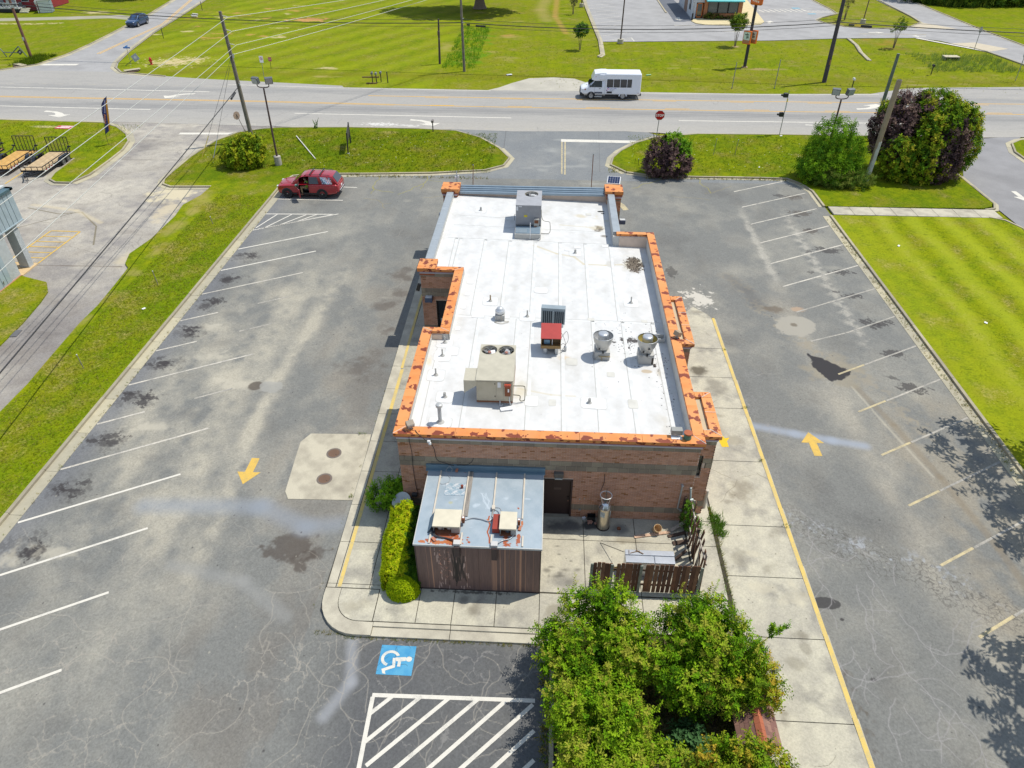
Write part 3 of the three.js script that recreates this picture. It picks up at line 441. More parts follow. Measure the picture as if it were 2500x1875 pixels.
kerb('kerb',[[-69.3,-91.6],[-66.3,-94.6],[-65.6,-100.1],[-65.8,-106.3],[-66.6,-114.5],[-67.3,-120.4],[-68.2,-130.1],[-70.5,-144.3],[-74,-162]],{ gut: 0.6,flip: -1,y: 0.1 }); kerb('kerb',[[-47,-89.7],[-53.4,-91.3],[-55.3,-93.6],[-56.4,-96.2],[-58.1,-103],[-60.3,-114.8],[-62.2,-129.3],[-64.3,-144.7],[-68,-160]],{ gut: 0.5,flip: 1,y: 0.1 });
kerb('kerb',[[5.2,-152],[5.5,-140],[6.1,-125],[6.6,-113],[6.5,-104],[6.0,-102.8]],{ gut: 0.35,w: 0.3,flip: 1,y: 0.1 }); kerb('kerb',[[47.8,-150],[48.2,-139.5],[47.9,-136.2],[44.4,-132.8],[43,-130.6],[43.4,-128.6],[45.7,-125.4],[48.9,-124.2],[53.5,-124.4],[55.9,-125.9]],{ gut: 0.3,flip: -1,y: 0.1 });
kerb('kerb',[[55.9,-125.9],[58.8,-129.4],[59.3,-134.6],[60,-160]],{ gut: 0.3,flip: -1,y: 0.1 }); kerb('kerb',[[70.5,-91.5],[66.9,-108],[66,-124],[65.8,-142],[66,-160]],{ gut: 0.3,flip: 1,y: 0.1 }); kerb('kerb',[[61.6,-91.5],[60.8,-100],[59.5,-108.4],[58.4,-111.3]],{ gut: 0.25,flip: -1,y: 0.08 });
kerb('drain_channel',[[43.1,-116.4],[42.8,-112],[41.9,-107.5],[41.4,-102.6]],{ gut: 0.35,w: 0.2,y: 0.09,flip: 1 });

// ---------------------------------------------------------------- painted markings
const wearTex = (c,s,worn,thin) => { reseed(s); const n = 512,b = new Uint8Array(n*n*4); for (let j = 0; j < n; j++) for (let i = 0; i < n; i++) { const u = i/n,v = j/n,k = clamp(sm(worn,worn+0.5,nz(F1,u*2,v*2)+0.6*nz(FW,u*2,v*2)+0.3*nz(F3,u*6,v*6))),q = scl(mixc(thin,c,k),1+0.05*nz(FW,u,v)),o = (j*n+i)*4; b[o] = enc(q[0]); b[o+1] = enc(q[1]); b[o+2] = enc(q[2]); b[o+3] = 255; } return new THREE.MeshStandardMaterial({ map: asTexture(b,n,n,true,0.3,0.3),roughness: 0.9 }); };
const whiteM = wearTex(C.paint,1,-1.4,ph(176,172,164)),stallM = wearTex(ph(226,218,202),2,-0.75,ph(150,148,142)),faintM = wearTex(ph(212,204,188),3,-0.2,ph(146,144,138)),yellowM = wearTex(C.yellow,4,-1.0,ph(188,166,112)),roadYellowM = wearTex(ph(246,190,70),5,-1.6,ph(214,180,110)),tanM = wearTex(ph(224,206,158),6,-0.6,ph(160,152,134)),kerbYellowM = wearTex(ph(240,208,116),7,-0.7,ph(200,186,148));
const MY = 0.006;
function mark(name,polys,m,y = MY) { return struct(name,polys.map((p) => sheet(p,y)),m); }
for (let k = 0; k < 13; k++) { const z = -46.97+3.13*k,worn = k === 4 || k === 5 || k === 7; mark('stall_line',[strip([-21.25,z],[worn ? -19.4 : -15.8,z - (worn ? 1.05 : 3.12)],0.11)],k > 2 && k < 9 ? stallM : whiteM); if (worn) mark('stall_line',[strip([-17.4,z - 2.2],[-15.8,z - 3.12],0.11)],faintM); }
mark('stall_line',[strip([-21.4,-55.6],[-15.6,-55.4],0.11)],whiteM); mark('stall_line',[strip([-21.4,-52.7],[-16.1,-52.7],0.11)],whiteM);
mark('hatched_marking',[strip([-21.4,-49.8],[-16.1,-50.0],0.12),strip([-21.3,-46.9],[-16.1,-50.0],0.12),...[[-20.6,-47.3,-19.3,-49.8],[-19.7,-47.8,-18.2,-49.8],[-18.6,-48.5,-17.4,-49.9],[-21.2,-47.3,-20.4,-49.8]].map(([a,b,c,d]) => strip([a,b],[c,d],0.1))],whiteM);
for (let k = 0; k < 14; k++) { const z = -56.1+3.13*k; mark('stall_line',[strip([k > 7 ? 15.55 : 15.0,z - (k > 7 ? 0 : 0)],[k > 6 ? 17.2 : 20.7,z - (k > 6 ? 0.95 : 3.15)],0.11)],k < 6 ? stallM : k < 8 ? faintM : tanM); if (k > 6) mark('stall_line',[strip([17.25,z - 0.97],[20.7,z - 2.95],0.1)],faintM); }
const arrow = (x,z,ang,L = 1.66,W = 1.05,sw = 0.36) => { const c = Math.cos(ang),s = Math.sin(ang); return [[0,0],[W/2,L*0.46],[sw/2,L*0.46],[sw/2,L],[-sw/2,L],[-sw/2,L*0.46],[-W/2,L*0.46]].map(([a,b]) => [x+a*c - b*s,z+a*s+b*c]); };
mark('painted_arrow',[arrow(-12.83,-21.45,Math.PI)],yellowM); mark('painted_arrow',[arrow(12.66,-26.25,0)],yellowM); mark('painted_arrow',[arrow(5.6,-53.6,-0.25,1.7,0.5,0.45)],tanM); mark('painted_arrow',[strip([-3.3,-52.6],[-3.0,-51.2],0.45)],tanM);
mark('stop_bar',[strip([1.1,-68.1],[8.2,-68.05],0.75)],whiteM); mark('stop_bar',[strip([-36,-68.2],[-30.6,-68.45],0.6)],whiteM,0.012); mark('stop_bar',[strip([-66.0,-94.6],[-61,-94.9],0.85)],whiteM,0.012);
mark('lane_line',[strip([1.18,-67.7],[1.14,-59.3],0.12),strip([1.48,-67.7],[1.4,-59.2],0.12)],tanM);
{
  const y = 0.012;
  mark('double_yellow_line',[strip([-110,-80.75],[-31.7,-79.72],0.13),strip([-110,-80.45],[-31.7,-79.42],0.13),strip([-31.7,-79.72],[-16.9,-79.2],0.13),strip([-31.7,-79.42],[-16.9,-78.9],0.13)],roadYellowM,y);
  mark('yellow_line',[strip([-20.5,-82.45],[-4,-82.3],0.15),strip([-4,-82.3],[24,-82.4],0.15),strip([24,-82.4],[110,-83.8],0.15)],roadYellowM,y); mark('yellow_line',[strip([-16.9,-79.05],[-3.7,-78.75],0.15),strip([-3.7,-78.75],[24,-78.7],0.15),strip([24,-78.7],[110,-79.6],0.15)],roadYellowM,y);
  for (let i = 0; i < 12; i++) { const x = -14+i*8.4; mark('yellow_dash',[strip([x,-82.0 - (x > 24 ? (x - 24)*0.016 : 0)],[x+2.6,-82.0 - (x > 24 ? (x - 24)*0.016 : 0)],0.13)],roadYellowM,y); mark('yellow_dash',[strip([x+1,-79.1 - (x > 24 ? (x - 24)*0.0105 : 0)],[x+3.6,-79.12 - (x > 24 ? (x - 24)*0.0105 : 0)],0.13)],roadYellowM,y); }
  mark('lane_line',[strip([-110,-84.7],[-64,-83.85],0.2),strip([-64,-83.85],[-39,-83.1],0.2)],whiteM,y); mark('lane_line',[strip([-110,-77.2],[-59.4,-76.4],0.2),strip([-59.4,-76.4],[-42.5,-75.9],0.2)],whiteM,y); mark('lane_line',[strip([-26.8,-75.4],[-4,-74.95],0.2)],whiteM,y); mark('lane_line',[strip([13.1,-74.95],[32.4,-75.1],0.2),strip([32.4,-75.1],[38,-75.2],0.2)],whiteM,y);
  mark('edge_line',[strip([-38,-86.3],[-24,-85.5],0.14),strip([-24,-85.5],[-6.9,-85.2],0.14)],whiteM,y); mark('edge_line',[strip([9,-85.15],[24,-85.2],0.14),strip([24,-85.2],[37,-85.9],0.14)],whiteM,y);
  const turn = (x,z,sx,sz,s = 1) => [[0,0],[1.3,0.25],[2.2,0.75],[2.75,1.3],[3.4,1.15],[2.75,2.3],[1.1,1.6],[1.85,1.5],[1.6,1.0],[1.0,0.62],[0,0.45]].map(([a,b]) => [x+a*sx*s,z+b*sz*s]);
  mark('turn_arrow',[turn(-53.4,-75.0,1,1)],whiteM,y); mark('turn_arrow',[turn(-14.3,-74,1,1,0.95)],whiteM,y); mark('turn_arrow',[turn(-40.3,-82.4,-1,1,0.95)],whiteM,y); mark('turn_arrow',[turn(45.6,-82.2,-1,1)],whiteM,y); mark('turn_arrow',[turn(32.6,-79.8,1,-1)],whiteM,y); mark('turn_arrow',[turn(25.6,-74.3,1,0.6,0.9)],whiteM,y);
  mark('double_yellow_line',[strip([-61.7,-101],[-62.2,-122],0.16),strip([-62.2,-122],[-67.3,-145],0.16),strip([-67.3,-145],[-75,-170],0.16),strip([-61.35,-101],[-61.85,-122],0.16),strip([-61.85,-122],[-66.95,-145],0.16),strip([-66.95,-145],[-74.6,-170],0.16)],wearTex(ph(244,200,120),9,-1.4,ph(214,190,140)),y);
}
mark('yellow_edge_line',[rect(-7.6,-7.46,-38,-30.2).map(([x,z]) => [x+(z > -35 ? 0.12 : 0),z])],kerbYellowM,0.156); mark('yellow_edge_line',[[[-7.45,-30.1],[-7.28,-30.1],[-7.2,-16.25],[-7.34,-16.25]]],kerbYellowM,0.156);
mark('yellow_edge_line',[[[9.84,-36.3],[10.0,-36.3],[10.5,4],[10.34,4]]],kerbYellowM,0.061);
mark('yellow_patch',[[[8.3,-25.4],[8.55,-25.75],[8.62,-25.55],[8.85,-25.6],[8.68,-25.35],[8.7,-24.95],[8.38,-24.93]]],wearTex(ph(250,206,40),12,-1.6,ph(220,190,90)),0.05);
// accessible bay: blue square with a wheelchair symbol, hatched bay beside it
{
  const blueM = new THREE.MeshStandardMaterial({ roughness: 0.9 }); const bp = new Paint(-5.26,-14.06,1.26,1.16,256,256,(x,z) => scl(mixc(ph(70,158,206),ph(96,176,214),clamp(0.5+nz(F1,x/2,z/2))),1+0.08*nz(FW,x,z))); reseed(15);
  for (let i = 0; i < 9; i++) bp.crack(rr(-5.2,-4.1),rr(-14,-13),rr(0,6),0.6,0.018,ph(60,88,104),0.8,0.2,{ step: 0.08 });
  blueM.map = bp.texture(); const q = (pts) => pts.map(([a,b]) => [-5.24+a*1.2,-14.03+b*1.1]);
  struct('blue_bay_marking',sheet(q([[0,0],[1,0],[1,1],[0,1]]),0.006),blueM,bp.uv);
  const sp = []; const arc = (cx,cy,r0,r1,a0,a1,n = 14) => { const o = [],i2 = []; for (let i = 0; i <= n; i++) { const a = mix(a0,a1,i/n); o.push([cx+r1*Math.cos(a),cy+r1*Math.sin(a)]); i2.push([cx+r0*Math.cos(a),cy+r0*Math.sin(a)]); } return [...o,...i2.reverse()]; };
  const isa = (pts) => q(pts.map(([x,y]) => [0.06+y*0.88,0.1+x*0.88])); sp.push(isa(arc(0.4,0.9,0,0.1,0,6.28)),isa([[0.33,0.8],[0.47,0.8],[0.5,0.66],[0.7,0.66],[0.7,0.56],[0.5,0.56],[0.5,0.5],[0.36,0.46]]),isa([[0.38,0.47],[0.74,0.5],[0.88,0.2],[1.0,0.24],[0.98,0.14],[0.82,0.08],[0.66,0.4],[0.38,0.37]]),isa(arc(0.4,0.3,0.21,0.31,2.0,6.0)));
  struct('wheelchair_symbol',sp.map((p,i) => sheet(p,0.010+0.0006*i)),wearTex(C.paint,21,-1.1,ph(150,180,196)));
  const d = [[-4.52,-12.2,-5.19,-11.52],[-3.63,-12.2,-5.14,-10.64],[-2.69,-12.22,-4.92,-9.97],[-1.74,-12.24,-4.65,-9.3],[-0.83,-12.24,-3.9,-9.1],[0.04,-12.15,-3.1,-9.0],[0.1,-11.3,-2.2,-9.0],[0.12,-10.4,-1.3,-9.0]];
  mark('hatched_marking',[strip([-5.2,-12.2],[0.1,-12.28],0.14)],whiteM,0.006); mark('hatched_marking',[[[-5.24,-12.14],[-5.1,-12.14],[-5.02,-8.6],[-5.16,-8.6]]],whiteM,0.007); mark('hatched_marking',d.map(([a,b,c,e]) => strip([a,b],[c,e],0.13)),whiteM,0.0082);
}
// far lots
mark('stall_line',[[5.9,-145.7,10.9,-147.5],[6,-142.2,10.9,-144.5],[6.1,-139,11,-141.8],[6.1,-135.6,11.1,-138.2],[6.1,-132.4,11.2,-135.2],[6.1,-129.2,11.2,-132.2],[6.4,-125.9,11.5,-128.9],[6.5,-122.4,11.4,-125.5],[6.5,-119.2,11.2,-122.2],[6.7,-116,11.5,-119]].map(([a,b,c,e]) => strip([a,b],[c,e],0.13)),whiteM);
mark('hatched_marking',[strip([7.1,-112.7],[11.6,-115.3],0.13),strip([11.6,-115.3],[11.8,-112.8],0.13),strip([8.6,-112.8],[11.6,-114.6],0.12),strip([10,-112.9],[11.7,-113.8],0.12)],whiteM);
mark('stop_bar',[strip([19.1,-125],[22.4,-124.9],0.5)],whiteM); mark('painted_arrow',[arrow(20.6,-129.2,Math.PI,2.6,1.5,0.5)],whiteM,0.008);
mark('painted_arrow',[strip([25.6,-120.5],[27.3,-120.5],0.2),arrow(27.2,-120.5,-Math.PI/2,1.6,1.2,0.4)],whiteM); mark('painted_arrow',[arrow(35.2,-129.6,0.35,2.4,1.4,0.5)],whiteM);
mark('crossing_marking',[...Array(9)].map((_,i) => strip([35.4+i*0.95,-139.6 - i*0.12],[36+i*0.95,-137.4 - i*0.12],0.3)).concat([strip([34.4,-139.8],[45,-141.4],0.15),strip([35,-137.2],[44.6,-137.8],0.15)]),whiteM);
mark('blue_bay_marking',[[[41.6,-142],[42.9,-142.1],[43.2,-141.2],[41.8,-141.1]],[[42.9,-136.4],[44.2,-136.6],[44.4,-135.9],[43,-135.8]]],M(ph(130,196,220),0.9)); mark('hatched_marking',[...Array(6)].map((_,i) => strip([43+i*0.8,-139.3],[44.4+i*0.8,-137],0.2)),whiteM);
mark('stop_bar',[strip([53.5,-117.3],[59.8,-108.6],0.6)],whiteM); mark('painted_arrow',[arrow(50.2,-121,Math.PI/2,2.4,1.2,0.4)],whiteM); mark('painted_arrow',[arrow(53.2,-118.6,-Math.PI/2,2.2,1.2,0.4)],whiteM); mark('yellow_line',[strip([46,-119.8],[56,-120],0.2)],tanM);
struct('concrete_crossing',[sheet([[55.9,-125.9],[58.9,-129.6],[62.5,-124.6],[56.4,-124.2]],0.003),sheet([[56.8,-113.8],[60.2,-108.8],[63.4,-110.6],[60.6,-114.6]],0.003)],M(ph(226,212,186),0.95));
mark('painted_arrow',[arrow(37.6,-55.2,Math.PI,2.2,1.2,0.4)],whiteM);
// neighbour lot markings
mark('hatched_marking',[strip([-35.86,-46.05],[-33.66,-46],0.12),strip([-33.66,-46],[-33.82,-41.04],0.12),strip([-35.86,-46],[-35.98,-41],0.12),...[-45.15,-44.3,-43.5,-42.66,-41.86,-41.1].map((z) => strip([-35.9,z],[-33.8,z+0.02],0.1))],yellowM); mark('yellow_line',[strip([-38.7,-41],[-38.6,-46.5],0.12)],yellowM); mark('stall_line',[strip([-44.84,-54.7],[-45.06,-59.5],0.13)],yellowM);
mark('blue_bay_marking',[[[-36,-41],[-34.9,-41],[-34.9,-40.5],[-36,-40.5]]],M(ph(110,176,210),0.9));

// ---------------------------------------------------------------- the brick restaurant
const bld = thing('restaurant_building','single-storey brick restaurant with white flat roof and peeling orange parapet capping','building',[0,0,0]);
const brickTone = [[0.58,0.31,0.2],[0.55,0.29,0.185],[0.61,0.335,0.22],[0.5,0.25,0.14],[0.36,0.165,0.075],[0.57,0.315,0.215]];
const brickBump = tileGrey(128,0.5,(u,v) => 0.5+0.3*nz(FW,u,v)+0.2*nz(F1,u*2,v*2));
const brickMs = brickTone.map((c) => new THREE.MeshStandardMaterial({ color: col(c),map: grime,roughness: 0.92,bumpMap: brickBump,bumpScale: 0.003 }));
const brickStuffM = new THREE.MeshStandardMaterial({ vertexColors: true,map: grime,roughness: 0.92 });
const blockTone = [[0.30,0.24,0.175],[0.26,0.21,0.155],[0.34,0.28,0.2]];
const blockMs = blockTone.map((c) => new THREE.MeshStandardMaterial({ color: col(c),map: grime,roughness: 0.95,bumpMap: brickBump,bumpScale: 0.003 }));
const mortarM = M([0.66,0.52,0.42],1);
function paintGeo(g,c) { const n = g.attributes.position.count,a = new Float32Array(n*3); for (let i = 0; i < n; i++) a.set(c,i*3); g.setAttribute('color',new THREE.BufferAttribute(a,3)); return g; }
const pickTone = () => { const t = R(); return t < 0.26 ? 0 : t < 0.5 ? 1 : t < 0.68 ? 2 : t < 0.78 ? 3 : t < 0.83 ? 4 : 5; };
const COURSE = 0.0677,BRICK = 0.203;
const zones = [['brick',0.15,0.57],['block',0.57,0.88,1],['brick',0.88,2.71],['block',2.71,3.21,2],['brick',3.21,3.9],['block',3.9,4.1,1]];
// a wall from a to b (x, z), facing n; bricks stand 12 mm proud of the mortar; the uppermost single courses are parts where parts is set
function brickWall(a,b,n,o = {}) {
  const { holes = [],parts = 0,blockParts = false,thick = 0.26,top = 4.24 } = o,L = Math.hypot(b[0] - a[0],b[1] - a[1]),ux = (b[0] - a[0])/L,uz = (b[1] - a[1])/L;
  const ry = Math.atan2(n[0],n[1]),put = (u,v,len,h,dep,off) => place(flat(new THREE.BoxGeometry(len,h,dep)),a[0]+ux*u+n[0]*off,v,a[1]+uz*u+n[1]*off,0,ry,0);
  const back = []; let cuts = [[0,L]]; const hs = [...holes].sort((p,q) => p[0] - q[0]);
  let u0 = 0; for (const [p,q,y0,y1] of hs) { if (p > u0) back.push(put((u0+p)/2,(top+0.02)/2,p - u0,top - 0.02,thick,-thick/2)); if (y1 < top) back.push(put((p+q)/2,(y1+top)/2,q - p,top - y1,thick,-thick/2)); if (y0 > 0.05) back.push(put((p+q)/2,(y0+0.02)/2,q - p,y0 - 0.02,thick,-thick/2)); u0 = q; }
  if (u0 < L) back.push(put((u0+L)/2,(top+0.02)/2,L - u0,top - 0.02,thick,-thick/2));
  const wall = obj('wall',back,mortarM,bld),stuff = []; let left = parts;
  const free = (u,len,v,h) => { let lo = Math.max(0.002,u),hi = Math.min(L - 0.002,u+len); for (const [p,q,y0,y1] of hs) if (v < y1 && v+h > y0) { if (lo >= p && hi <= q) return null; if (lo < p && hi > p) hi = p; else if (lo < q && hi > q) lo = q; } return hi - lo > 0.03 ? [lo,hi] : null; };
  for (const [kind,y0,y1,rows] of [...zones].reverse()) {
    if (kind === 'brick') { const nC = Math.round((y1 - y0)/COURSE),ch = (y1 - y0)/nC;
      for (let r = nC - 1; r >= 0; r--) { let i = 0; for (let u = (r % 2)*-BRICK/2; u < L; u += BRICK,i++) { const f = free(u,BRICK - 0.011,y0+r*ch,ch); if (!f) continue; const dep = 0.045,g = put((f[0]+f[1])/2,y0+(r+0.5)*ch,f[1] - f[0],ch - 0.012,dep,0.012 - dep/2+rr(-0.002,0.002)),t = pickTone(); if (left > 0) { left--; obj('brick',g,brickMs[t],wall); } else stuff.push(paintGeo(g,scl(brickTone[t],rr(0.9,1.08)))); } } }
    else { const rh = (y1 - y0)/rows,bl = 0.405; for (let r = 0; r < rows; r++) for (let u = (r % 2)*-bl/2; u < L; u += bl) { const f = free(u,bl - 0.012,y0+r*rh,rh); if (!f) continue; const dep = 0.05,g = put((f[0]+f[1])/2,y0+(r+0.5)*rh,f[1] - f[0],rh - 0.014,dep,0.016 - dep/2+rr(-0.002,0.002)),t = (R()*3) | 0; if (blockParts) obj('block',g,blockMs[t],wall); else stuff.push(paintGeo(g,blockTone[t])); } }
  }
  if (stuff.length) { const s = obj('brickwork',stuff,brickStuffM,wall); s.userData.kind = 'stuff'; }
  return wall;
}
reseed(404);
brickWall([-5.45,-20.2],[6.05,-20.2],[0,1],{ holes: [[5.64,6.8,0.1,2.24]],parts: 285,blockParts: true });
brickWall([6.06,-20.64],[6.7,-20.64],[0,1],{ holes: [[0.06,0.27,2.22,3.34]],blockParts: true });
brickWall([6.06,-26.92],[6.62,-26.92],[0,1],{ blockParts: true });
brickWall([-6.62,-33.4],[-4.68,-33.4],[0,1],{ holes: [[0.73,1.9,0.1,2.45]],blockParts: true });
brickWall([-6.78,-44.05],[-5.85,-44.05],[0,1],{}); brickWall([3.8,-44.15],[4.72,-44.15],[0,1],{});
brickWall([-5.45,-20.2],[-5.45,-27.5],[-1,0]); brickWall([-5.45,-27.5],[-4.65,-27.5],[0,-1]); brickWall([-4.65,-27.5],[-4.65,-33.4],[-1,0],{ holes: [[1.2,3.2,0.9,2.45]] });
brickWall([-6.62,-33.4],[-6.62,-34.3],[-1,0]); brickWall([-6.45,-34.3],[-6.45,-44.05],[-1,0],{ holes: [[1.5,3.5,0.7,2.5],[5,7,0.7,2.5]] });
brickWall([-6.78,-44.05],[-6.78,-45.1],[-1,0]); brickWall([4.72,-44.15],[4.72,-45.2],[1,0]); brickWall([-5.85,-44.75],[3.8,-44.75],[0,-1],{ holes: [[1,4,0.6,2.5],[5,8.5,0.6,2.5]] }); brickWall([-6.78,-45.1],[-5.85,-45.1],[0,-1]); brickWall([3.8,-45.2],[4.72,-45.2],[0,-1]);
brickWall([4.2,-44.15],[4.2,-38.3],[1,0]); brickWall([4.2,-38.3],[6.05,-38.3],[0,-1]); brickWall([6.05,-38.3],[6.05,-31],[1,0]); brickWall([6.05,-26.92],[6.05,-23.2],[1,0]); brickWall([6.62,-31],[6.62,-26.92],[1,0],{ holes: [[1.2,2.8,1.0,2.3]] }); brickWall([6.7,-23.2],[6.7,-20.64],[1,0]); brickWall([6.06,-31],[6.62,-31],[0,-1]); brickWall([6.06,-23.2],[6.7,-23.2],[0,-1]);
// glazing and doors
const glassM = P([0.02,0.025,0.03],0.08,0,{ clearcoat: 0.5 }),frameDark = M([0.03,0.025,0.022],0.5),brownDoor = M([0.055,0.03,0.026],0.6),steelM = M([0.5,0.5,0.5],0.35,0.8);
{
  const d = obj('door',rspan(0.26,1.28,0.16,2.16,-20.36,-20.3,0.006),brownDoor,bld);
  obj('handle',[box(0.04,0.16,0.05,1.2,1.12,-20.27),box(0.02,0.05,0.07,1.2,1.1,-20.26)],frameDark,d); obj('name_plate',box(0.3,0.12,0.006,0.76,1.62,-20.297),M([0.09,0.055,0.05],0.5),d); obj('scuff_mark',box(0.05,0.1,0.003,1.21,0.96,-20.2985),M([0.3,0.16,0.12],0.8),d);
  obj('door_frame',[span(0.19,0.255,0.15,2.22,-20.34,-20.175),span(1.285,1.35,0.15,2.22,-20.34,-20.175),span(0.19,1.35,2.165,2.235,-20.34,-20.17)],brownDoor,bld); obj('threshold',span(0.2,1.34,0.1,0.165,-20.36,-20.12),M(ph(190,180,160),0.8),bld);
  const l = obj('wall_lamp',[rbox(0.38,0.2,0.18,0.02,0.77,2.58,-20.1),rbox(0.3,0.1,0.12,0.02,0.77,2.45,-20.06)],M([0.13,0.115,0.1],0.5),bld); obj('lens',rbox(0.3,0.06,0.02,0.008,0.77,2.44,-19.99),M([0.45,0.47,0.45],0.3),l);
  obj('glass_door',span(-5.9,-4.7,0.12,2.44,-33.62,-33.56),glassM,bld); obj('door_frame',[span(-5.9,-5.84,0.12,2.44,-33.6,-33.45),span(-5.32,-5.26,0.12,2.44,-33.6,-33.5),span(-5.9,-4.7,2.38,2.44,-33.6,-33.45)],frameDark,bld); obj('notice',[box(0.22,0.28,0.006,-5.6,1.1,-33.55),box(0.18,0.24,0.006,-5.55,0.75,-33.55)],M([0.7,0.7,0.68],0.8),bld);
  obj('window_pane',[span(6.12,6.33,2.22,3.34,-20.78,-20.74)],glassM,bld); obj('window_pane',[span(-4.8,-4.76,0.9,2.45,-30.7,-28.7)],glassM,bld); obj('window_pane',[span(-6.62,-6.58,0.7,2.5,-37.8,-35.8)],glassM,bld); obj('window_pane',[span(-6.62,-6.58,0.7,2.5,-41.3,-39.3)],glassM,bld); obj('window_pane',span(-4.85,-1.85,0.6,2.5,-44.66,-44.62),glassM,bld); obj('window_pane',span(-0.85,2.65,0.6,2.5,-44.66,-44.62),glassM,bld); obj('window_pane',span(6.42,6.46,1,2.3,-29.8,-28.2),glassM,bld);
  const blueLamp = (x,y,z,ry) => { const q = obj('wall_lamp',[rbox(0.4,0.26,0.3,0.015,0,0,0)].map((g) => place(g,x,y,z,0,ry)),M([0.06,0.09,0.16],0.4),bld); obj('lamp_top',place(rbox(0.34,0.05,0.24,0.01,0,0,0),x,y+0.15,z,0,ry),M([0.55,0.56,0.56],0.4),q); };
  blueLamp(-6.24,2.62,-33.22,0); blueLamp(-6.98,2.6,-44.3,0); blueLamp(4.92,2.6,-43.9,0);
  obj('wall_lamp',[rbox(0.2,0.42,0.14,0.015,-6.86,3.02,-33.8,0,0,-0.3)],frameDark,bld);
}
// parapet: trim, capping in lengths
const trimM = M(ph(232,228,232),0.6),lilacM = M(ph(200,164,186),0.6),fasciaM = M(ph(196,108,66),0.65);
const rustCap = (() => { reseed(61); return new THREE.MeshStandardMaterial({ roughness: 0.55,metalness: 0.1,map: tile(1024,5.6,(u,v) => {
  const e = nz(F1,u*2,v*2),p = nz(F2,u*4+0.1*e,v*4+0.2),q = nz(F3,u*9,v*9),fade = nz(F1,u*1.3+0.4,v*1.3);
  let k = mixc(ph(250,170,98),ph(246,150,76),clamp(0.5+fade)); k = mixc(k,ph(226,160,104),clamp(nz(F2,u*2+0.7,v*2)*0.8 - 0.1));
  k = mixc(k,ph(160,62,38),0.88*sm(0.4,0.47,p*0.72+q*0.55+0.16*e)); return mixc(k,ph(110,46,30),0.5*sm(0.55,0.65,p+q*0.5)); }) }); })();
const caulkM = M(ph(238,232,222),0.7);
const CT = 4.42;
function capRun(x0,x1,z0,z1,pieces,o = {}) {
  const { top = CT,th = 0.14,m = rustCap } = o,alongX = x1 - x0 > z1 - z0;
  for (let i = 0; i < pieces; i++) { const a = i/pieces,b = (i+1)/pieces,X0 = alongX ? mix(x0,x1,a)+0.003 : x0,X1 = alongX ? mix(x0,x1,b) - 0.003 : x1,Z0 = alongX ? z0 : mix(z0,z1,a)+0.003,Z1 = alongX ? z1 : mix(z0,z1,b) - 0.003; obj('cap_piece',rspan(X0,X1,top - th,top+(i % 2 ? 0.002 : 0),Z0,Z1,0.008),m,bld); }
}
function trim(a,b,n,len) {
  const L = Math.hypot(b[0] - a[0],b[1] - a[1]),ry = Math.atan2(n[0],n[1]),cx = (a[0]+b[0])/2,cz = (a[1]+b[1])/2;
  const put = (y0,y1,d,ext) => place(flat(new THREE.BoxGeometry(L+ext,y1 - y0,d)),cx+n[0]*(d/2 - 0.1),(y0+y1)/2,cz+n[1]*(d/2 - 0.1),0,ry);
  obj('fascia',put(4.242,4.284,0.2,0.16),fasciaM,bld); obj('trim_band',put(4.175,4.241,0.17,0.1),lilacM,bld); obj('drip_band',put(4.1,4.174,0.145,0.06),trimM,bld);
}
capRun(-5.57,6.17,-20.55,-20.08,5); capRun(-5.57,-5.12,-27.62,-20.56,3); capRun(-5.11,-4.3,-27.62,-27.28,1); capRun(-4.76,-4.31,-33.2,-27.63,2); capRun(-5.78,-4.31,-33.6,-33.21,1); capRun(-6.76,-5.79,-34.4,-33.26,1,{ top: CT+0.03,th: 0.2 });
capRun(5.75,6.17,-38.42,-20.56,7); capRun(4.02,5.74,-38.42,-38.08,1);
capRun(6.18,6.5,-31.08,-30.7,1); capRun(6.38,6.76,-30.69,-27.2,3); capRun(6.18,6.76,-27.19,-26.8,1,{ th: 0.16 }); capRun(6.18,6.5,-23.3,-22.95,1); capRun(6.42,6.84,-22.94,-20.95,2); capRun(6.18,6.84,-20.94,-20.52,1,{ th: 0.16 });
capRun(6.51,6.76,-31.08,-30.7,1); capRun(6.51,6.84,-23.3,-22.95,1);
for (const [x,a,b] of [[6.4,-30.7,-27.19],[6.44,-22.95,-20.94]]) obj('beige_board',span(6.17,x,3.9,4.3,a,b),M(ph(222,202,168),0.8),bld);
capRun(-6.9,-5.74,-45.2,-43.95,1,{ top: CT+0.14,th: 0.24 }); capRun(3.68,4.84,-45.34,-44.08,1,{ top: CT+0.14,th: 0.24 });
obj('pillar_head',[span(-6.8,-5.84,4.0,4.318,-45.12,-44.03),span(3.78,4.74,4.0,4.318,-45.22,-44.13),span(-6.66,-5.86,4.0,4.248,-34.3,-33.36)],fasciaM,bld);
trim([-5.45,-20.2],[6.05,-20.2],[0,1]); trim([6.2,-20.64],[6.7,-20.64],[0,1]); trim([6.2,-26.92],[6.62,-26.92],[0,1]); trim([-6.62,-33.4],[-4.78,-33.4],[0,1]); trim([-5.45,-20.4],[-5.45,-27.5],[-1,0]); trim([-4.65,-27.7],[-4.65,-33.2],[-1,0]); trim([6.62,-31],[6.62,-27.1],[1,0]); trim([6.7,-23.2],[6.7,-20.8],[1,0]); trim([6.05,-38.2],[6.05,-31.2],[1,0]); trim([6.05,-26.8],[6.05,-23.4],[1,0]); trim([-6.78,-44.05],[-5.9,-44.05],[0,1]); trim([3.85,-44.15],[4.72,-44.15],[0,1]);
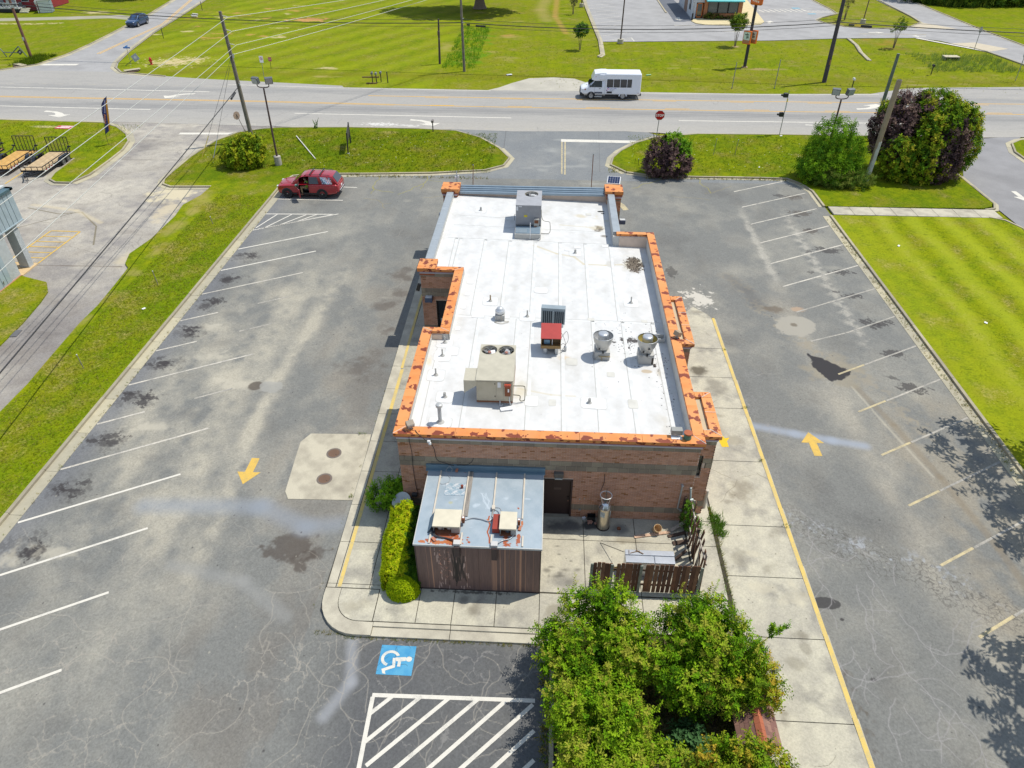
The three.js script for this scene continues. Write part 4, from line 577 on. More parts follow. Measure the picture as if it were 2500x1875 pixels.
obj('caulk_line',[bar([5.76,CT+0.004,-20.54],[6.16,CT+0.004,-20.1],0.02,0.01),bar([6.2,CT+0.004,-20.9],[6.5,CT+0.005,-20.92],0.02,0.01),bar([6.45,CT+0.005,-20.95],[6.83,CT+0.005,-20.55],0.022,0.012),bar([6.4,CT+0.005,-27.2],[6.75,CT+0.005,-26.82],0.022,0.012),bar([6.42,CT+0.005,-30.72],[6.75,CT+0.005,-31.06],0.022,0.012),bar([6.45,CT+0.005,-22.95],[6.83,CT+0.005,-23.28],0.022,0.012),bar([6.39,CT+0.004,-29.5],[6.75,CT+0.004,-29.5],0.02,0.012),bar([6.39,CT+0.004,-28.4],[6.75,CT+0.004,-28.4],0.02,0.012),bar([6.42,CT+0.004,-22],[6.83,CT+0.004,-22],0.02,0.012),bar([-5.56,CT+0.004,-27.6],[-5.13,CT+0.004,-27.3],0.02,0.012),bar([-4.74,CT+0.004,-27.6],[-4.32,CT+0.004,-27.3],0.02,0.012),bar([-4.75,CT+0.004,-33.22],[-4.33,CT+0.004,-33.58],0.02,0.012),bar([-5.56,CT+0.004,-20.1],[-5.13,CT+0.004,-20.54],0.02,0.012)],caulkM,bld);
// grey metal edge along the back part
const greyCap = M(ph(196,204,210),0.45,0.3),greyRib = M(ph(170,190,206),0.4,0.4);
for (let z = -43.9; z < -34.5; z += 2.35) obj('cap_piece',rspan(-6.5,-6.08,4.2,4.4,z,Math.min(z+2.34,-34.41),0.012),greyCap,bld);
for (let z = -44.05; z < -38.5; z += 1.9) obj('cap_piece',rspan(3.84,4.26,4.2,4.4,z,Math.min(z+1.89,-38.43),0.012),greyCap,bld);
obj('back_gutter',[rspan(-5.73,3.67,4.2,4.4,-44.86,-44.66,0.02),rspan(-5.73,3.67,4.2,4.34,-44.64,-44.5,0.02),rspan(-5.73,3.67,4.12,4.28,-44.48,-44.3,0.02),rspan(-5.73,3.67,4.3,4.46,-45.02,-44.88,0.02)],greyRib,bld);

// ---------------------------------------------------------------- roof membrane and what stands on it
const ry = (x) => 3.8 - 0.035*x;
const roofP = new Paint(-6.4,-45,12.6,25,1024,2048,(x,z) => {
  const a = nz(F1,x/9,z/9),b = nz(F2,x/3.1,z/5),c = nz(F3,x/1.2,z/1.2);
  let k = mixc(ph(240,239,236),ph(216,214,209),clamp(0.2+0.35*b+0.25*c+0.2*a)); k = mixc(k,ph(214,208,190),clamp(0.3*a+0.2*b - 0.22,0,0.3)); return scl(k,1+0.02*nz(FW,x/3,z/3));
});
{
  const g = roofP; reseed(19); const tanC = ph(220,206,170),mud = ph(106,92,74);
  g.blot(4.75,-35.95,0.95,1.3,tanC,0.6,{ edge: 0.8,amp: 0.4 }); g.blot(4.9,-35.9,0.58,0.95,mud,0.95,{ edge: 0.35,amp: 0.5,freq: 0.7,speck: 0.25 });
  g.blot(3.15,-40.4,0.6,0.7,tanC,0.5,{ edge: 0.9 }); g.blot(3.2,-40.4,0.32,0.5,mud,0.85,{ edge: 0.6,amp: 0.6,speck: 0.3 }); g.blot(3.4,-39.35,0.3,0.22,mud,0.7,{ edge: 0.7,amp: 0.6 });
  g.line([[-0.7,-37.6],[0.6,-36.7],[1.6,-36.4],[2.1,-35.6],[3.3,-35.6],[4.2,-35.8]],0.22,tanC,0.7,{ soft: 0.9 }); g.line([[0.8,-40.6],[2.4,-40.5],[3.1,-40.4]],0.2,tanC,0.5,{ soft: 0.9 }); g.blot(3.6,-35.8,0.35,0.5,ph(214,210,200),0.8);
  for (let i = 0; i < 10; i++) g.blot(rr(2,3.8),rr(-43,-40),rr(0.1,0.5),rr(0.1,0.4),tanC,0.4,{ edge: 0.9 });
  g.blot(-0.9,-23.6,0.5,0.8,tanC,0.5,{ edge: 0.9 }); g.line([[-1,-23.9],[0.4,-23.6],[1.4,-23.6]],0.15,tanC,0.5,{ soft: 0.9 }); g.blot(1,-26.4,0.4,0.25,ph(230,200,150),0.6,{ edge: 0.9 }); g.blot(5.2,-25.6,0.25,0.6,ph(186,170,140),0.6,{ edge: 0.9 }); g.blot(4.6,-25.7,0.3,0.16,ph(196,170,130),0.7,{ edge: 0.3,amp: 0.2 }); g.blot(5.0,-22.2,0.4,0.7,ph(200,190,168),0.5,{ edge: 0.9 }); g.blot(-5.0,-25.5,0.2,0.5,ph(232,214,170),0.5,{ edge: 0.9 });
  for (let i = 0; i < 190; i++) { const t = R()*R(),a = R()*6.28,x = 3.9+Math.cos(a)*t*2.6,z = -27.9+Math.sin(a)*t*4.2; g.blot(x,z,rr(0.012,0.05),rr(0.012,0.04),ph(40,40,42),0.9,{ amp: 0.5,freq: 2 }); }
  for (let i = 0; i < 110; i++) g.blot(5.45+rr(-0.5,0.14),rr(-30,-21.5),rr(0.012,0.045),rr(0.012,0.06),ph(40,40,44),0.9,{ amp: 0.5,freq: 2 });
  for (const [x,z,r] of [[3.85,-28.15,0.17],[4.1,-28.1,0.2],[4.35,-28.15,0.14],[3.7,-28.1,0.1],[3.9,-27.5,0.09],[3.3,-27.9,0.06]]) g.blot(x,z,r*1.3,r,ph(58,50,46),0.92,{ edge: 0.2,amp: 0.9,freq: 1.6,speck: 0.4 });
  for (let i = 0; i < 60; i++) g.blot(rr(-5,5.5),rr(-43,-21),0.02,0.02,ph(90,86,80),0.7,{ amp: 0.2 });
  g.line([[-4.9,-21],[-4.6,-27]],0.5,ph(242,240,236),0.5,{ soft: 0.9 });
}
const roofM = new THREE.MeshStandardMaterial({ map: roofP.texture(),roughness: 0.6,bumpMap: fineBump,bumpScale: 0.006 });
const tilt = (g,up = 0) => { const p = g.attributes.position; for (let i = 0; i < p.count; i++) p.setY(i,p.getY(i)+ry(p.getX(i))+up); return g; };
const roof = obj('roof',tilt(sheet([[-5.14,-20.5],[5.78,-20.5],[5.78,-38.12],[3.86,-38.12],[3.86,-44.55],[-6.1,-44.55],[-6.1,-33.55],[-4.34,-33.55],[-4.34,-27.3],[-5.14,-27.3]],0)),roofM,bld,roofP.uv);
const inM = M(ph(232,230,224),0.7);
obj('parapet_lining',[span(5.76,5.8,3.3,4.28,-38.1,-20.5),span(-5.16,-5.12,3.7,4.28,-27.4,-20.5),span(-5.2,-4.32,3.7,4.28,-27.36,-27.3),span(-4.35,-4.31,3.7,4.28,-33.5,-27.3),span(-5.2,5.8,3.3,4.28,-20.5,-20.46),span(3.88,5.8,3.3,4.28,-38.14,-38.08),span(3.86,3.9,3.3,4.2,-44.5,-38.1),span(-6.12,-6.08,3.7,4.2,-44.5,-33.6),span(-6.1,-4.3,3.7,4.28,-33.6,-33.56),span(-6.1,3.9,3.3,4.2,-44.56,-44.5)],inM,bld);
const seamM = M(ph(206,204,198),0.8),lapM = M(ph(250,250,248),0.6),patchM = M(ph(253,253,252),0.55),oldPatch = M(ph(236,233,224),0.7),rimM = M(ph(228,226,220),0.8);
const seamAt = (x0,z0,x1,z1) => { obj('roof_seam',tilt(sheet(strip([x0,z0],[x1,z1],0.026),0),0.004),seamM,roof); const ox = x0 === x1 || Math.abs(x1 - x0) < 0.3 ? 0.1 : 0,oz = ox ? 0 : 0.1; obj('roof_lap',tilt(sheet(strip([x0+ox,z0+oz],[x1+ox,z1+oz],0.15),0),0.003),lapM,roof); };
for (const [x,a,b] of [[-5.04,-38,-34],[-3.6,-38,-29.6],[-2.17,-38,-29.6],[-0.71,-38,-29.6],[0.72,-38.2,-29.7],[2.17,-38.2,-29.8],[3.62,-38.2,-29.8],[-3.22,-29.5,-20.7],[-1.34,-29.5,-27],[-0.62,-29.5,-20.7],[0.8,-29.6,-20.7],[2.28,-29.7,-20.7],[3.74,-29.8,-20.7],[5.18,-29.8,-20.7]]) seamAt(x,a,x+rr(-0.03,0.03),b);
seamAt(-5.7,-38.02,3.8,-38.25); seamAt(-4.2,-29.52,5.6,-29.85); seamAt(-5.6,-39.8,3.7,-39.9); seamAt(-5.6,-41.2,-2,-41.2); seamAt(-4.8,-27.2,-4.72,-20.8); seamAt(-5.3,-38,-5.25,-34);
const patch = (x,z,w,d,m = patchM,r = 0.35) => { const s = []; for (let i = 0; i < 20; i++) { const a = i/20*6.283,c = Math.cos(a),q = Math.sin(a); s.push([x+Math.sign(c)*Math.pow(Math.abs(c),r)*w/2,z+Math.sign(q)*Math.pow(Math.abs(q),r)*d/2]); } const up = 0.006+patch.n++*0.00022; obj('roof_patch',tilt(sheet(s,0),up),m,roof); obj('patch_rim',tilt(sheet(s.map(([a,b]) => [x+(a - x)*1.05,z+(b - z)*1.05]),0),up - 0.0025),rimM,roof); };
patch.n = 0;
const pipeM = M(ph(214,212,206),0.6),pipeGrey = M([0.36,0.35,0.33],0.5,0.4),leadM = M([0.3,0.29,0.27],0.6);
const pipes = [[-4.16,-42.1,'short grey vent pipe on the roof near the far left corner',0],[1.66,-36.88,'short grey vent pipe on the roof beside the brown dirt trail',0],[4.39,-31.62,'short roof vent pipe by the right parapet, between dirt pile and fans',1],[-2.71,-31,'short rusty topped vent pipe on the roof behind the small mushroom vent',2],[-0.81,-29.73,'short vent pipe on the roof seam left of the grille unit',1],[-4.5,-27.03,'short vent pipe in the roof corner beside the notch in the left wall',1],[-4.47,-25.98,'second short vent pipe from the left notch along the left parapet',1],[-4.56,-24.5,'third short roof vent pipe from the left notch, beside the left parapet',1],[-3.99,-23.02,'stubby vent pipe on the roof between the beige unit and the left parapet',0],[1.99,-23.21,'stubby grey vent in a round roof patch right of the beige unit',0]];
for (const [x,z,label,kind] of pipes) { const t = thing('vent_pipe',label,'vent pipe',[x,ry(x),z],0,'vent pipes through the roof'); const h = kind ? 0.3 : 0.17; obj('flashing',cyl(0.06,0.11,0.07,0,0.008,0),pipeM,t); obj('pipe',cyl(kind ? 0.035 : 0.06,kind ? 0.035 : 0.065,h,0,0.05,0,12),kind === 2 ? M(ph(190,160,120),0.6) : pipeM,t); obj('pipe_mouth',cyl(kind ? 0.028 : 0.048,kind ? 0.028 : 0.048,0.006,0,h+0.048,0,12),leadM,t); patch(x,z,kind ? 0.75 : 0.7,kind ? 0.85 : 0.75); }
for (const [x,z,w,d,m] of [[0.46,-23.07,0.3,0.42,oldPatch],[-0.4,-23.1,0.55,0.7],[2.3,-23.2,0.8,0.75],[3,-25.3,0.34,0.36,oldPatch],[1.3,-26.1,0.5,0.55,oldPatch],[3.8,-23.3,0.4,0.6,oldPatch],[2.3,-29.8,0.34,0.24,oldPatch],[4.9,-29.9,0.28,0.24,oldPatch],[-4.1,-26.4,0.6,0.7],[-4.05,-28.3,0.24,0.34],[-4.0,-30.3,0.26,0.4],[-3.95,-31.6,0.24,0.4],[-3.9,-32.9,0.36,0.5],[-3.2,-29.5,0.6,0.3],[1.8,-37.7,0.4,0.4],[3.4,-38,0.34,0.3],[-0.2,-32.4,0.7,0.6],[-2,-29.6,0.7,0.3],[1.3,-37.2,0.5,0.2],[2.6,-42.4,0.35,0.3,oldPatch]]) patch(x,z,w,d,m);
{
  const t = thing('tall_vent_pipe','tall capped grey flue pipe by the front left roof corner','vent pipe',[-3.96,ry(-3.96),-21.4]); obj('pipe',cyl(0.075,0.075,0.78,0,0.02,0,18),M(ph(206,208,210),0.45,0.3),t); obj('cowl',lathe([[0,0.93],[0.11,0.92],[0.135,0.88],[0.135,0.8],[0.1,0.78],[0,0.78]],20),M(ph(226,226,224),0.4,0.3),t); obj('flashing',cyl(0.09,0.17,0.08,0,0.008,0,18),pipeM,t); patch(-3.96,-21.4,0.9,0.6);
}
{
  const t = thing('roof_vent','small silver mushroom exhaust vent on a white curb','roof vent',[-2.12,ry(-2.12),-29.4]); obj('curb',rspan(-0.23,0.23,0,0.3,-0.23,0.23,0.02),pipeM,t); obj('collar',cyl(0.2,0.2,0.06,0,0.3,0,24),leadM,t); obj('hood',lathe([[0.2,0.34],[0.235,0.36],[0.235,0.47],[0.21,0.5],[0.16,0.55],[0.15,0.6],[0.12,0.63],[0,0.66]],28),M([0.62,0.63,0.64],0.35,0.5),t); obj('cable',tube([[0.05,0.3,0.24],[0.1,0.06,0.3],[-0.25,0.03,0.36],[0.1,0.03,0.5],[0.45,0.04,0.3],[0.2,0.03,0.28]],0.012,40,5),M([0.4,0.36,0.28],0.7),t);
}
const tanMetal = M(ph(222,214,192),0.5,0.1),tanShade = M(ph(214,204,180),0.5,0.1),blackM = M([0.02,0.02,0.02],0.6),rustM = M([0.22,0.08,0.035],0.85),fanBlade = M([0.5,0.5,0.52],0.4,0.6),brownBox = M(ph(150,82,38),0.6),redBox = M(ph(206,84,54),0.55),whiteTag = M([0.75,0.75,0.76],0.6),galv = M([0.5,0.52,0.54],0.4,0.6);
function topWithHoles(x0,x1,z0,z1,holes,y,th) { const s = new THREE.Shape(rect(x0,x1,z0,z1).map(([a,b]) => new THREE.Vector2(a,-b))); for (const [hx,hz,hr] of holes) { const p = new THREE.Path(); p.absarc(hx,-hz,hr,0,Math.PI*2,true); s.holes.push(p); } const g = new THREE.ExtrudeGeometry(s,{ depth: th,bevelEnabled: false,curveSegments: 24 }); g.rotateX(-Math.PI/2); g.translate(0,y,0); return flat(g); }
function fanIn(parent,x,z,r,y,blades = 3,a0 = 0) { obj('fan_ring',lathe([[r,y+0.02],[r+0.012,y+0.03],[r+0.012,y - 0.1],[r,y - 0.1]],30,x,0,z),tanShade,parent); const f = obj('fan',[...Array(blades)].map((_,k) => { const g = box(r*0.86,0.012,r*0.62,r*0.5,0,0,0.35,0,0); return place(g,x,y - 0.14,z,0,a0+k*6.283/blades); }),fanBlade,parent); obj('hub',cyl(0.075,0.075,0.09,x,y - 0.17,z,14),M([0.4,0.15,0.1],0.6),f); obj('fan_guard',[...[0.4,0.7].map((q) => place(flat(new THREE.TorusGeometry(r*q,0.004,4,26)),x,y+0.012,z,Math.PI/2)),...[0,1,2].map((k) => { const a = k*1.047; return rod([x - r*Math.cos(a),y+0.012,z - r*Math.sin(a)],[x+r*Math.cos(a),y+0.012,z+r*Math.sin(a)],0.004,0.004,4); })],galv,parent); }
{
  const t = thing('rooftop_unit','large beige packaged air conditioner with two round fans and an angled side hood','air conditioner',[-1.9,ry(-1.9),-22.75]); const h = 1.2,y0 = 0.1;
  obj('rail',[rspan(-0.72,0.72,0,0.1,-2.5,-0.04,0.01)],pipeM,t); obj('base_rail',[span(-0.74,0.74,y0,y0+0.07,-2.56,0.012)],rustM,t);
  obj('cabinet',[span(-0.735,0.735,y0+0.07,h - 0.02,-0.05,0),span(-0.735,0.735,y0+0.07,h - 0.02,-2.55,-2.5),span(-0.735,-0.69,y0+0.07,h - 0.02,-2.5,-0.05),span(0.69,0.735,y0+0.07,h - 0.02,-2.5,-0.05),span(-0.69,0.69,0.5,0.55,-2.5,-0.05)],tanShade,t);
  obj('top_panel',topWithHoles(-0.755,0.755,-2.57,0.02,[[-0.36,-2.16,0.33],[0.36,-2.16,0.33]],h - 0.02,0.035),tanMetal,t); fanIn(t,-0.36,-2.16,0.33,h,3,0.4); fanIn(t,0.36,-2.16,0.33,h,3,1.3);
  obj('coil',[span(-0.69,0.69,0.56,0.7,-2.5,-1.8)],M([0.05,0.03,0.03],0.9),t);
  obj('access_panel',rspan(-0.7,0.06,y0+0.1,h - 0.06,0.002,0.012,0.003),tanShade,t); obj('access_panel',rspan(0.08,0.36,y0+0.1,h - 0.06,0.002,0.011,0.003),tanShade,t); obj('access_panel',rspan(0.375,0.71,y0+0.1,h - 0.06,0.002,0.012,0.003),tanShade,t);
  obj('data_plate',box(0.13,0.26,0.004,0.19,h - 0.2,0.016),whiteTag,t); obj('panel_latch',[box(0.03,0.05,0.02,0.02,h - 0.15,0.02),box(0.03,0.06,0.02,0.02,0.42,0.02)],blackM,t);
  const d = obj('disconnect_box',rspan(0.42,0.65,0.5,0.98,0.013,0.11,0.01),brownBox,t); obj('box_lid',rspan(0.405,0.665,0.98,1.08,0.013,0.13,0.008),redBox,d); obj('box_label',box(0.06,0.16,0.004,0.57,0.8,0.113),whiteTag,d); obj('conduit',tube([[0.6,0.5,0.07],[0.61,0.3,0.1],[0.66,0.05,0.12]],0.022,16),galv,t);
  obj('air_hood',place(profile([[0,0],[0.5,0.36],[0.5,0.62],[0.0,0.62]].map(([a,b]) => [a - 0.5,b]),0.86,0.004),-0.74,h - 0.66,-0.44,0,0,0).scale(1,1,1),tanMetal,t);
  obj('drain_pipe',tube([[0.22,0.2,0.0],[0.22,0.19,0.06],[0.22,0.06,0.07],[0.22,0.03,0.1],[0.3,0.03,0.1],[0.33,0.08,0.1]],0.018,30),whiteTag,t);
  obj('gas_pipe',tube([[0.74,0.78,-0.25],[1.2,0.77,-0.25],[1.22,0.72,-0.25],[1.22,0.2,-0.25],[1.2,0.05,-0.25],[1.04,0.04,-0.22],[1.02,0.1,-0.22],[1.02,0.3,-0.22],[0.74,0.32,-0.25]],0.018,60,6),M([0.1,0.09,0.05],0.6),t);
  obj('support_block',place(box(0.5,0.05,0.2,0,0,0),0.5,0.03,0.32,0,0.25),whiteTag,t);
}
{
  const t = thing('rooftop_unit','grey rooftop air conditioner with one round fan and a yellow sticker near the back edge','air conditioner',[-1.1,ry(-1.1),-39.4]); const G1 = M(ph(198,198,202),0.45,0.15),G2 = M(ph(172,172,176),0.5,0.15),h = 1.62;
  obj('curb',[rspan(-0.76,0.76,0,0.34,-2.1,1.1,0.02)],pipeM,t); obj('curb_top',rspan(-0.72,0.72,0.34,0.375,0.06,1.04,0.01),M(ph(150,172,190),0.5,0.3),t); obj('curb_sheet',rspan(-0.7,-0.06,0.376,0.39,0.5,1.0,0.004),M(ph(178,196,210),0.4,0.4),t);
  obj('base_rail',span(-0.75,0.75,0.36,0.44,-2.28,0.012),M([0.12,0.13,0.13],0.6),t);
  obj('cabinet',[span(-0.74,0.74,0.44,h,-0.05,0),span(-0.74,0.74,0.44,h,-2.26,-2.21),span(-0.74,-0.7,0.44,h,-2.21,-0.05),span(0.7,0.74,0.44,h,-2.21,-0.05),span(-0.7,0.7,0.6,0.64,-2.2,-0.05)],G2,t);
  obj('top_panel',topWithHoles(-0.755,0.755,-2.28,0.015,[[0.13,-1.72,0.4]],h,0.03),G1,t); fanIn(t,0.13,-1.72,0.4,h+0.01,4,0.2); obj('coil',span(-0.7,0.7,0.66,0.9,-2.2,-1.1),M([0.02,0.03,0.03],0.9),t); obj('fan_motor',rbox(0.24,0.16,0.2,0.02,0.2,h - 0.1,-1.72),M([0.6,0.6,0.6],0.5),t);
  obj('access_panel',rspan(-0.6,0.12,0.52,0.86,0.002,0.01,0.003),G2,t); obj('access_panel',rspan(0.3,0.68,0.9,1.5,0.002,0.01,0.003),G2,t); obj('warning_label',box(0.19,0.13,0.004,-0.16,0.98,0.004),M(ph(246,222,40),0.6),t); obj('data_plate',[box(0.11,0.25,0.004,-0.66,1.44,0.004),box(0.18,0.06,0.004,-0.48,1.56,0.004)],whiteTag,t);
  const d = obj('disconnect_box',rspan(0.33,0.64,0.36,0.86,0.012,0.16,0.01),M(ph(214,210,200),0.5),t); obj('rust_patch',box(0.24,0.2,0.004,0.48,0.7,0.163),rustM,d); obj('rust_patch',box(0.14,0.06,0.004,0.43,0.42,0.163),M([0.3,0.13,0.06],0.8),d);
  obj('vent_stack',cyl(0.022,0.022,1.0,0.15,0.05,1.12,10),whiteTag,t); obj('conduit',tube([[0.5,0.36,0.1],[0.52,0.3,0.3],[0.66,0.2,0.9],[0.68,0.05,1.16],[0.4,0.03,1.24]],0.02,30),galv,t); obj('gas_pipe',tube([[0.75,1.2,-0.4],[0.77,0.9,-0.3],[0.9,0.72,0.0],[1.26,0.66,0.06],[1.28,0.6,0.06],[1.28,0.06,0.2],[1.1,0.04,0.3],[0.75,0.05,0.3]],0.016,60,6),M([0.1,0.09,0.06],0.6),t); obj('antenna_hook',tube([[-0.74,0.95,-0.3],[-0.82,0.95,-0.25],[-0.83,0.6,-0.2]],0.012,14,5),blackM,t);
}
{
  const t = thing('intake_unit','grey box with dark vertical intake louvres standing behind the red topped roof unit','air intake',[0.44,ry(0.44),-29.05]); const gb = M(ph(176,190,198),0.5,0.2),dark = M([0.035,0.05,0.065],0.7);
  obj('housing',place(rbox(1.14,0.86,0.34,0.012,0,0,0),0,0.55,-0.1,0,-0.07),gb,t); obj('louvre_backing',place(box(1.04,0.66,0.01,0,0,0),-0.0,0.5,0.075,0,-0.07),dark,t);
  for (let k = 0; k < 12; k++) obj('louvre',place(box(0.018,0.66,0.05,0,0,0),-0.5+k*0.091,0.5,0.105 - 0.5*0.0+(k - 5.5)*0.0064,0,-0.07),gb,t); obj('divider',place(box(0.05,0.7,0.06,0,0,0),0,0.5,0.1,0,-0.07),gb,t); obj('leg',[box(0.08,0.16,0.1,-0.44,0.07,0.02),box(0.12,0.14,0.1,-0.1,0.07,0.05),box(0.14,0.14,0.1,0.42,0.07,0.06)],whiteTag,t);
}
{
  const t = thing('roof_fan_unit','red topped timber-coloured fan housing standing on pale legs','fan unit',[0.35,ry(0.35),-26.65]); const redM = M(ph(196,66,58),0.55),wood = M(ph(172,138,86),0.7),woodD = M(ph(120,96,62),0.75);
  obj('leg',[box(0.14,0.36,0.14,-0.25,0.18,0),box(0.14,0.36,0.14,0.27,0.18,0),box(0.14,0.36,0.14,-0.25,0.18,-0.6),box(0.14,0.36,0.14,0.27,0.18,-0.6)],galv,t); obj('plenum',[box(0.34,0.3,0.3,0.05,0.2,-0.3)],M([0.2,0.2,0.2],0.6),t);
  obj('housing',[box(0.9,0.1,0.98,0,0.41,-0.35),box(0.03,0.5,0.95,-0.43,0.66,-0.35),box(0.03,0.5,0.95,0.43,0.66,-0.35),box(0.86,0.5,0.03,0,0.66,-0.82)],wood,t); obj('back_panel',box(0.84,0.44,0.02,0,0.66,-0.12),woodD,t); obj('roof_panel',place(rbox(0.92,0.035,1.1,0.006,0,0,0),0,0.98,-0.36,0.12),redM,t); obj('motor',[rbox(0.27,0.24,0.1,0.01,-0.18,0.62,-0.05)],M(ph(120,160,190),0.4,0.3),t); obj('strut',[box(0.03,0.42,0.03,0.06,0.66,-0.02)],whiteTag,t); obj('lip',box(0.9,0.13,0.03,0,0.45,0.13),wood,t);
  obj('cable',[tube([[0.44,0.5,-0.5],[0.7,0.9,-0.5],[0.78,0.5,-0.4],[0.62,0.2,-0.3]],0.01,24,5),tube([[0.44,0.8,-0.6],[0.6,0.5,-0.5],[0.66,0.3,-0.35],[0.5,0.1,-0.1]],0.01,24,5),tube([[0.44,0.4,-0.1],[0.55,0.5,-0.1],[0.66,0.35,-0.2],[0.64,0.2,-0.3]],0.01,20,5)],M([0.12,0.12,0.13],0.6),t); obj('junction_box',box(0.12,0.2,0.12,0.66,0.1,-0.3),galv,t);
}
function exhaust(label,x,z,ch,inner) {
  const t = thing('exhaust_fan',label,'exhaust fan',[x,ry(x),z]);
  obj('curb',rspan(-0.34,0.34,0,ch,-0.34,0.34,0.015),pipeM,t); obj('bowl',lathe([[0.24,ch+0.02],[0.27,ch],[0.3,ch+0.12],[0.31,ch+0.2],[0.37,ch+0.3],[0.43,ch+0.5],[0.445,ch+0.68],[0.44,ch+0.69],[0.425,ch+0.5],[0.36,ch+0.32],[0.2,ch+0.22]],36),M(ph(222,220,214),0.38,0.4),t); obj('bowl_rim',place(flat(new THREE.TorusGeometry(0.443,0.012,6,36)),0,ch+0.69,0,Math.PI/2),galv,t); obj('bowl_inside',lathe([[0.42,ch+0.66],[0.36,ch+0.34],[0.1,ch+0.26]],36),inner,t);
  obj('motor_cap',lathe([[0.215,ch+0.3],[0.23,ch+0.36],[0.235,ch+0.74],[0.22,ch+0.8],[0.17,ch+0.83],[0,ch+0.845]],32),M([0.62,0.63,0.65],0.3,0.6),t); obj('cap_band',cyl(0.238,0.238,0.025,0,ch+0.55,0,32,true),galv,t); obj('hinge',[box(0.08,0.1,0.05,0.02,ch,0.33),box(0.06,0.05,0.05,-0.16,ch+0.15,0.3)],blackM,t); return t;
}
{
  const a = exhaust('silver bowl-shaped exhaust fan on a squat curb, the left one of two',2.66,-26.7,0.42,M([0.5,0.5,0.5],0.5,0.4)); obj('cable',tube([[-0.3,0.5,0.3],[-0.42,0.2,0.3],[-0.36,0.06,0.36],[-0.1,0.3,0.37],[0.2,0.3,0.37]],0.012,30,5),leadM,a); obj('rail',[box(0.5,0.04,0.05,0.1,0.22,0.36),box(0.03,0.22,0.04,-0.02,0.11,0.37)],M([0.35,0.28,0.16],0.8),a);
  const b = exhaust('bowl-shaped exhaust fan with yellowed inside on a tall curb, beside the right parapet',4.6,-26.55,0.5,M(ph(190,170,90),0.6)); obj('cable',tube([[-0.2,0.9,0.42],[-0.38,0.6,0.4],[-0.2,0.45,0.4],[-0.3,0.75,0.42],[0.1,0.42,0.4],[0.4,0.6,0.35]],0.013,40,5),leadM,b); obj('grease_streak',[box(0.08,0.34,0.012,0.28,0.2,0.346),box(0.1,0.03,0.2,0.4,0.02,0.4)],M([0.05,0.035,0.025],0.5),b); obj('plug',cyl(0.05,0.05,0.02,0.05,0.88,0.42,12),blackM,b);
}
{
  const t = thing('scupper_box','small grey drain box on the roof against the right parapet','roof drain',[5.42,ry(5.42),-28.3]); obj('hood',[box(0.5,0.2,0.04,0,0.1,0.2),box(0.04,0.2,0.4,-0.24,0.1,0),box(0.5,0.2,0.04,0,0.1,-0.2)],M([0.5,0.5,0.49],0.7),t); obj('grate',cyl(0.12,0.12,0.06,0.14,0,0.05,14),blackM,t);
}
function flood(label,x,y,z,ry_,m) { const t = thing('floodlight',label,'floodlight',[x,y,z],ry_,'floodlights on the parapet'); obj('bracket',[box(0.05,0.12,0.05,0,0.06,0),box(0.14,0.03,0.12,0,0.015,0)],galv,t); obj('lamp_head',place(rbox(0.3,0.22,0.24,0.02,0,0,0),0,0.22,0.02,0.35),m,t); obj('lens',place(box(0.24,0.17,0.01,0,0,0),0,0.18,0.14,0.35),M([0.35,0.36,0.36],0.2),t); return t; }
flood('square tan floodlight on the front left parapet corner',-4.95,CT,-20.42,0.5,M([0.3,0.24,0.18],0.6)); flood('small tan floodlight on the right parapet beside the nearer end of the middle bay',6.02,CT,-27.3,2.2,M([0.36,0.27,0.18],0.6));
{
  const t = thing('floodlight','grey floodlight with a green canister on the front right parapet corner','floodlight',[5.2,CT,-20.5],0,'floodlights on the parapet'); obj('lamp_head',rbox(0.42,0.22,0.24,0.02,-0.1,0.2,-0.05),M([0.3,0.3,0.28],0.5),t); obj('bracket',[box(0.4,0.02,0.2,-0.1,0.01,0.1),box(0.05,0.1,0.05,0,0.06,0)],whiteTag,t); obj('canister',cyl(0.13,0.15,0.2,0.3,0.02,0.12,20),M([0.08,0.2,0.14],0.5),t); obj('canister_rim',cyl(0.16,0.14,0.07,0.3,0.22,0.12,20),M(ph(190,100,54),0.6),t);
}
{
  const t = thing('solar_panel','small blue solar panel behind the far right orange pillar top','solar panel',[4.3,4.3,-45.6]); obj('panel',place(rbox(0.86,0.04,0.6,0.008,0,0,0),0,0.45,0,0.5,-0.15),whiteTag,t);
  for (let i = 0; i < 5; i++) for (let j = 0; j < 3; j++) obj('cell',place(place(box(0.145,0.008,0.17,-0.31+i*0.155,0.024,-0.185+j*0.185),0,0,0),0,0.45,0,0.5,-0.15),P([0.01,0.02,0.07],0.15,0.1,{ clearcoat: 1 }),t); obj('stand',[rod([0,0,0],[0,0.44,0],0.025)],galv,t);
  const a = thing('antenna','slim white antenna mast behind the far left orange pillar top','antenna',[-6.05,4.3,-45.6]); obj('mast',cyl(0.025,0.03,0.85,0,0,0,8),M([0.4,0.5,0.6],0.4,0.4),a); obj('radio',[rbox(0.1,0.22,0.1,0.02,-0.08,0.4,0.04),rbox(0.08,0.2,0.08,0.02,0.1,0.48,0)],whiteTag,a);
}
tag(obj('tar_clump',[ball(0.1,3.4,ry(3.4)+0.02,-42.9,2.2,0.4,0.7),ball(0.06,3.5,ry(3.5)+0.02,-42.6,2,0.4,0.6)],blackM),'black tar clump lying on the roof by the far right corner','tar clump');
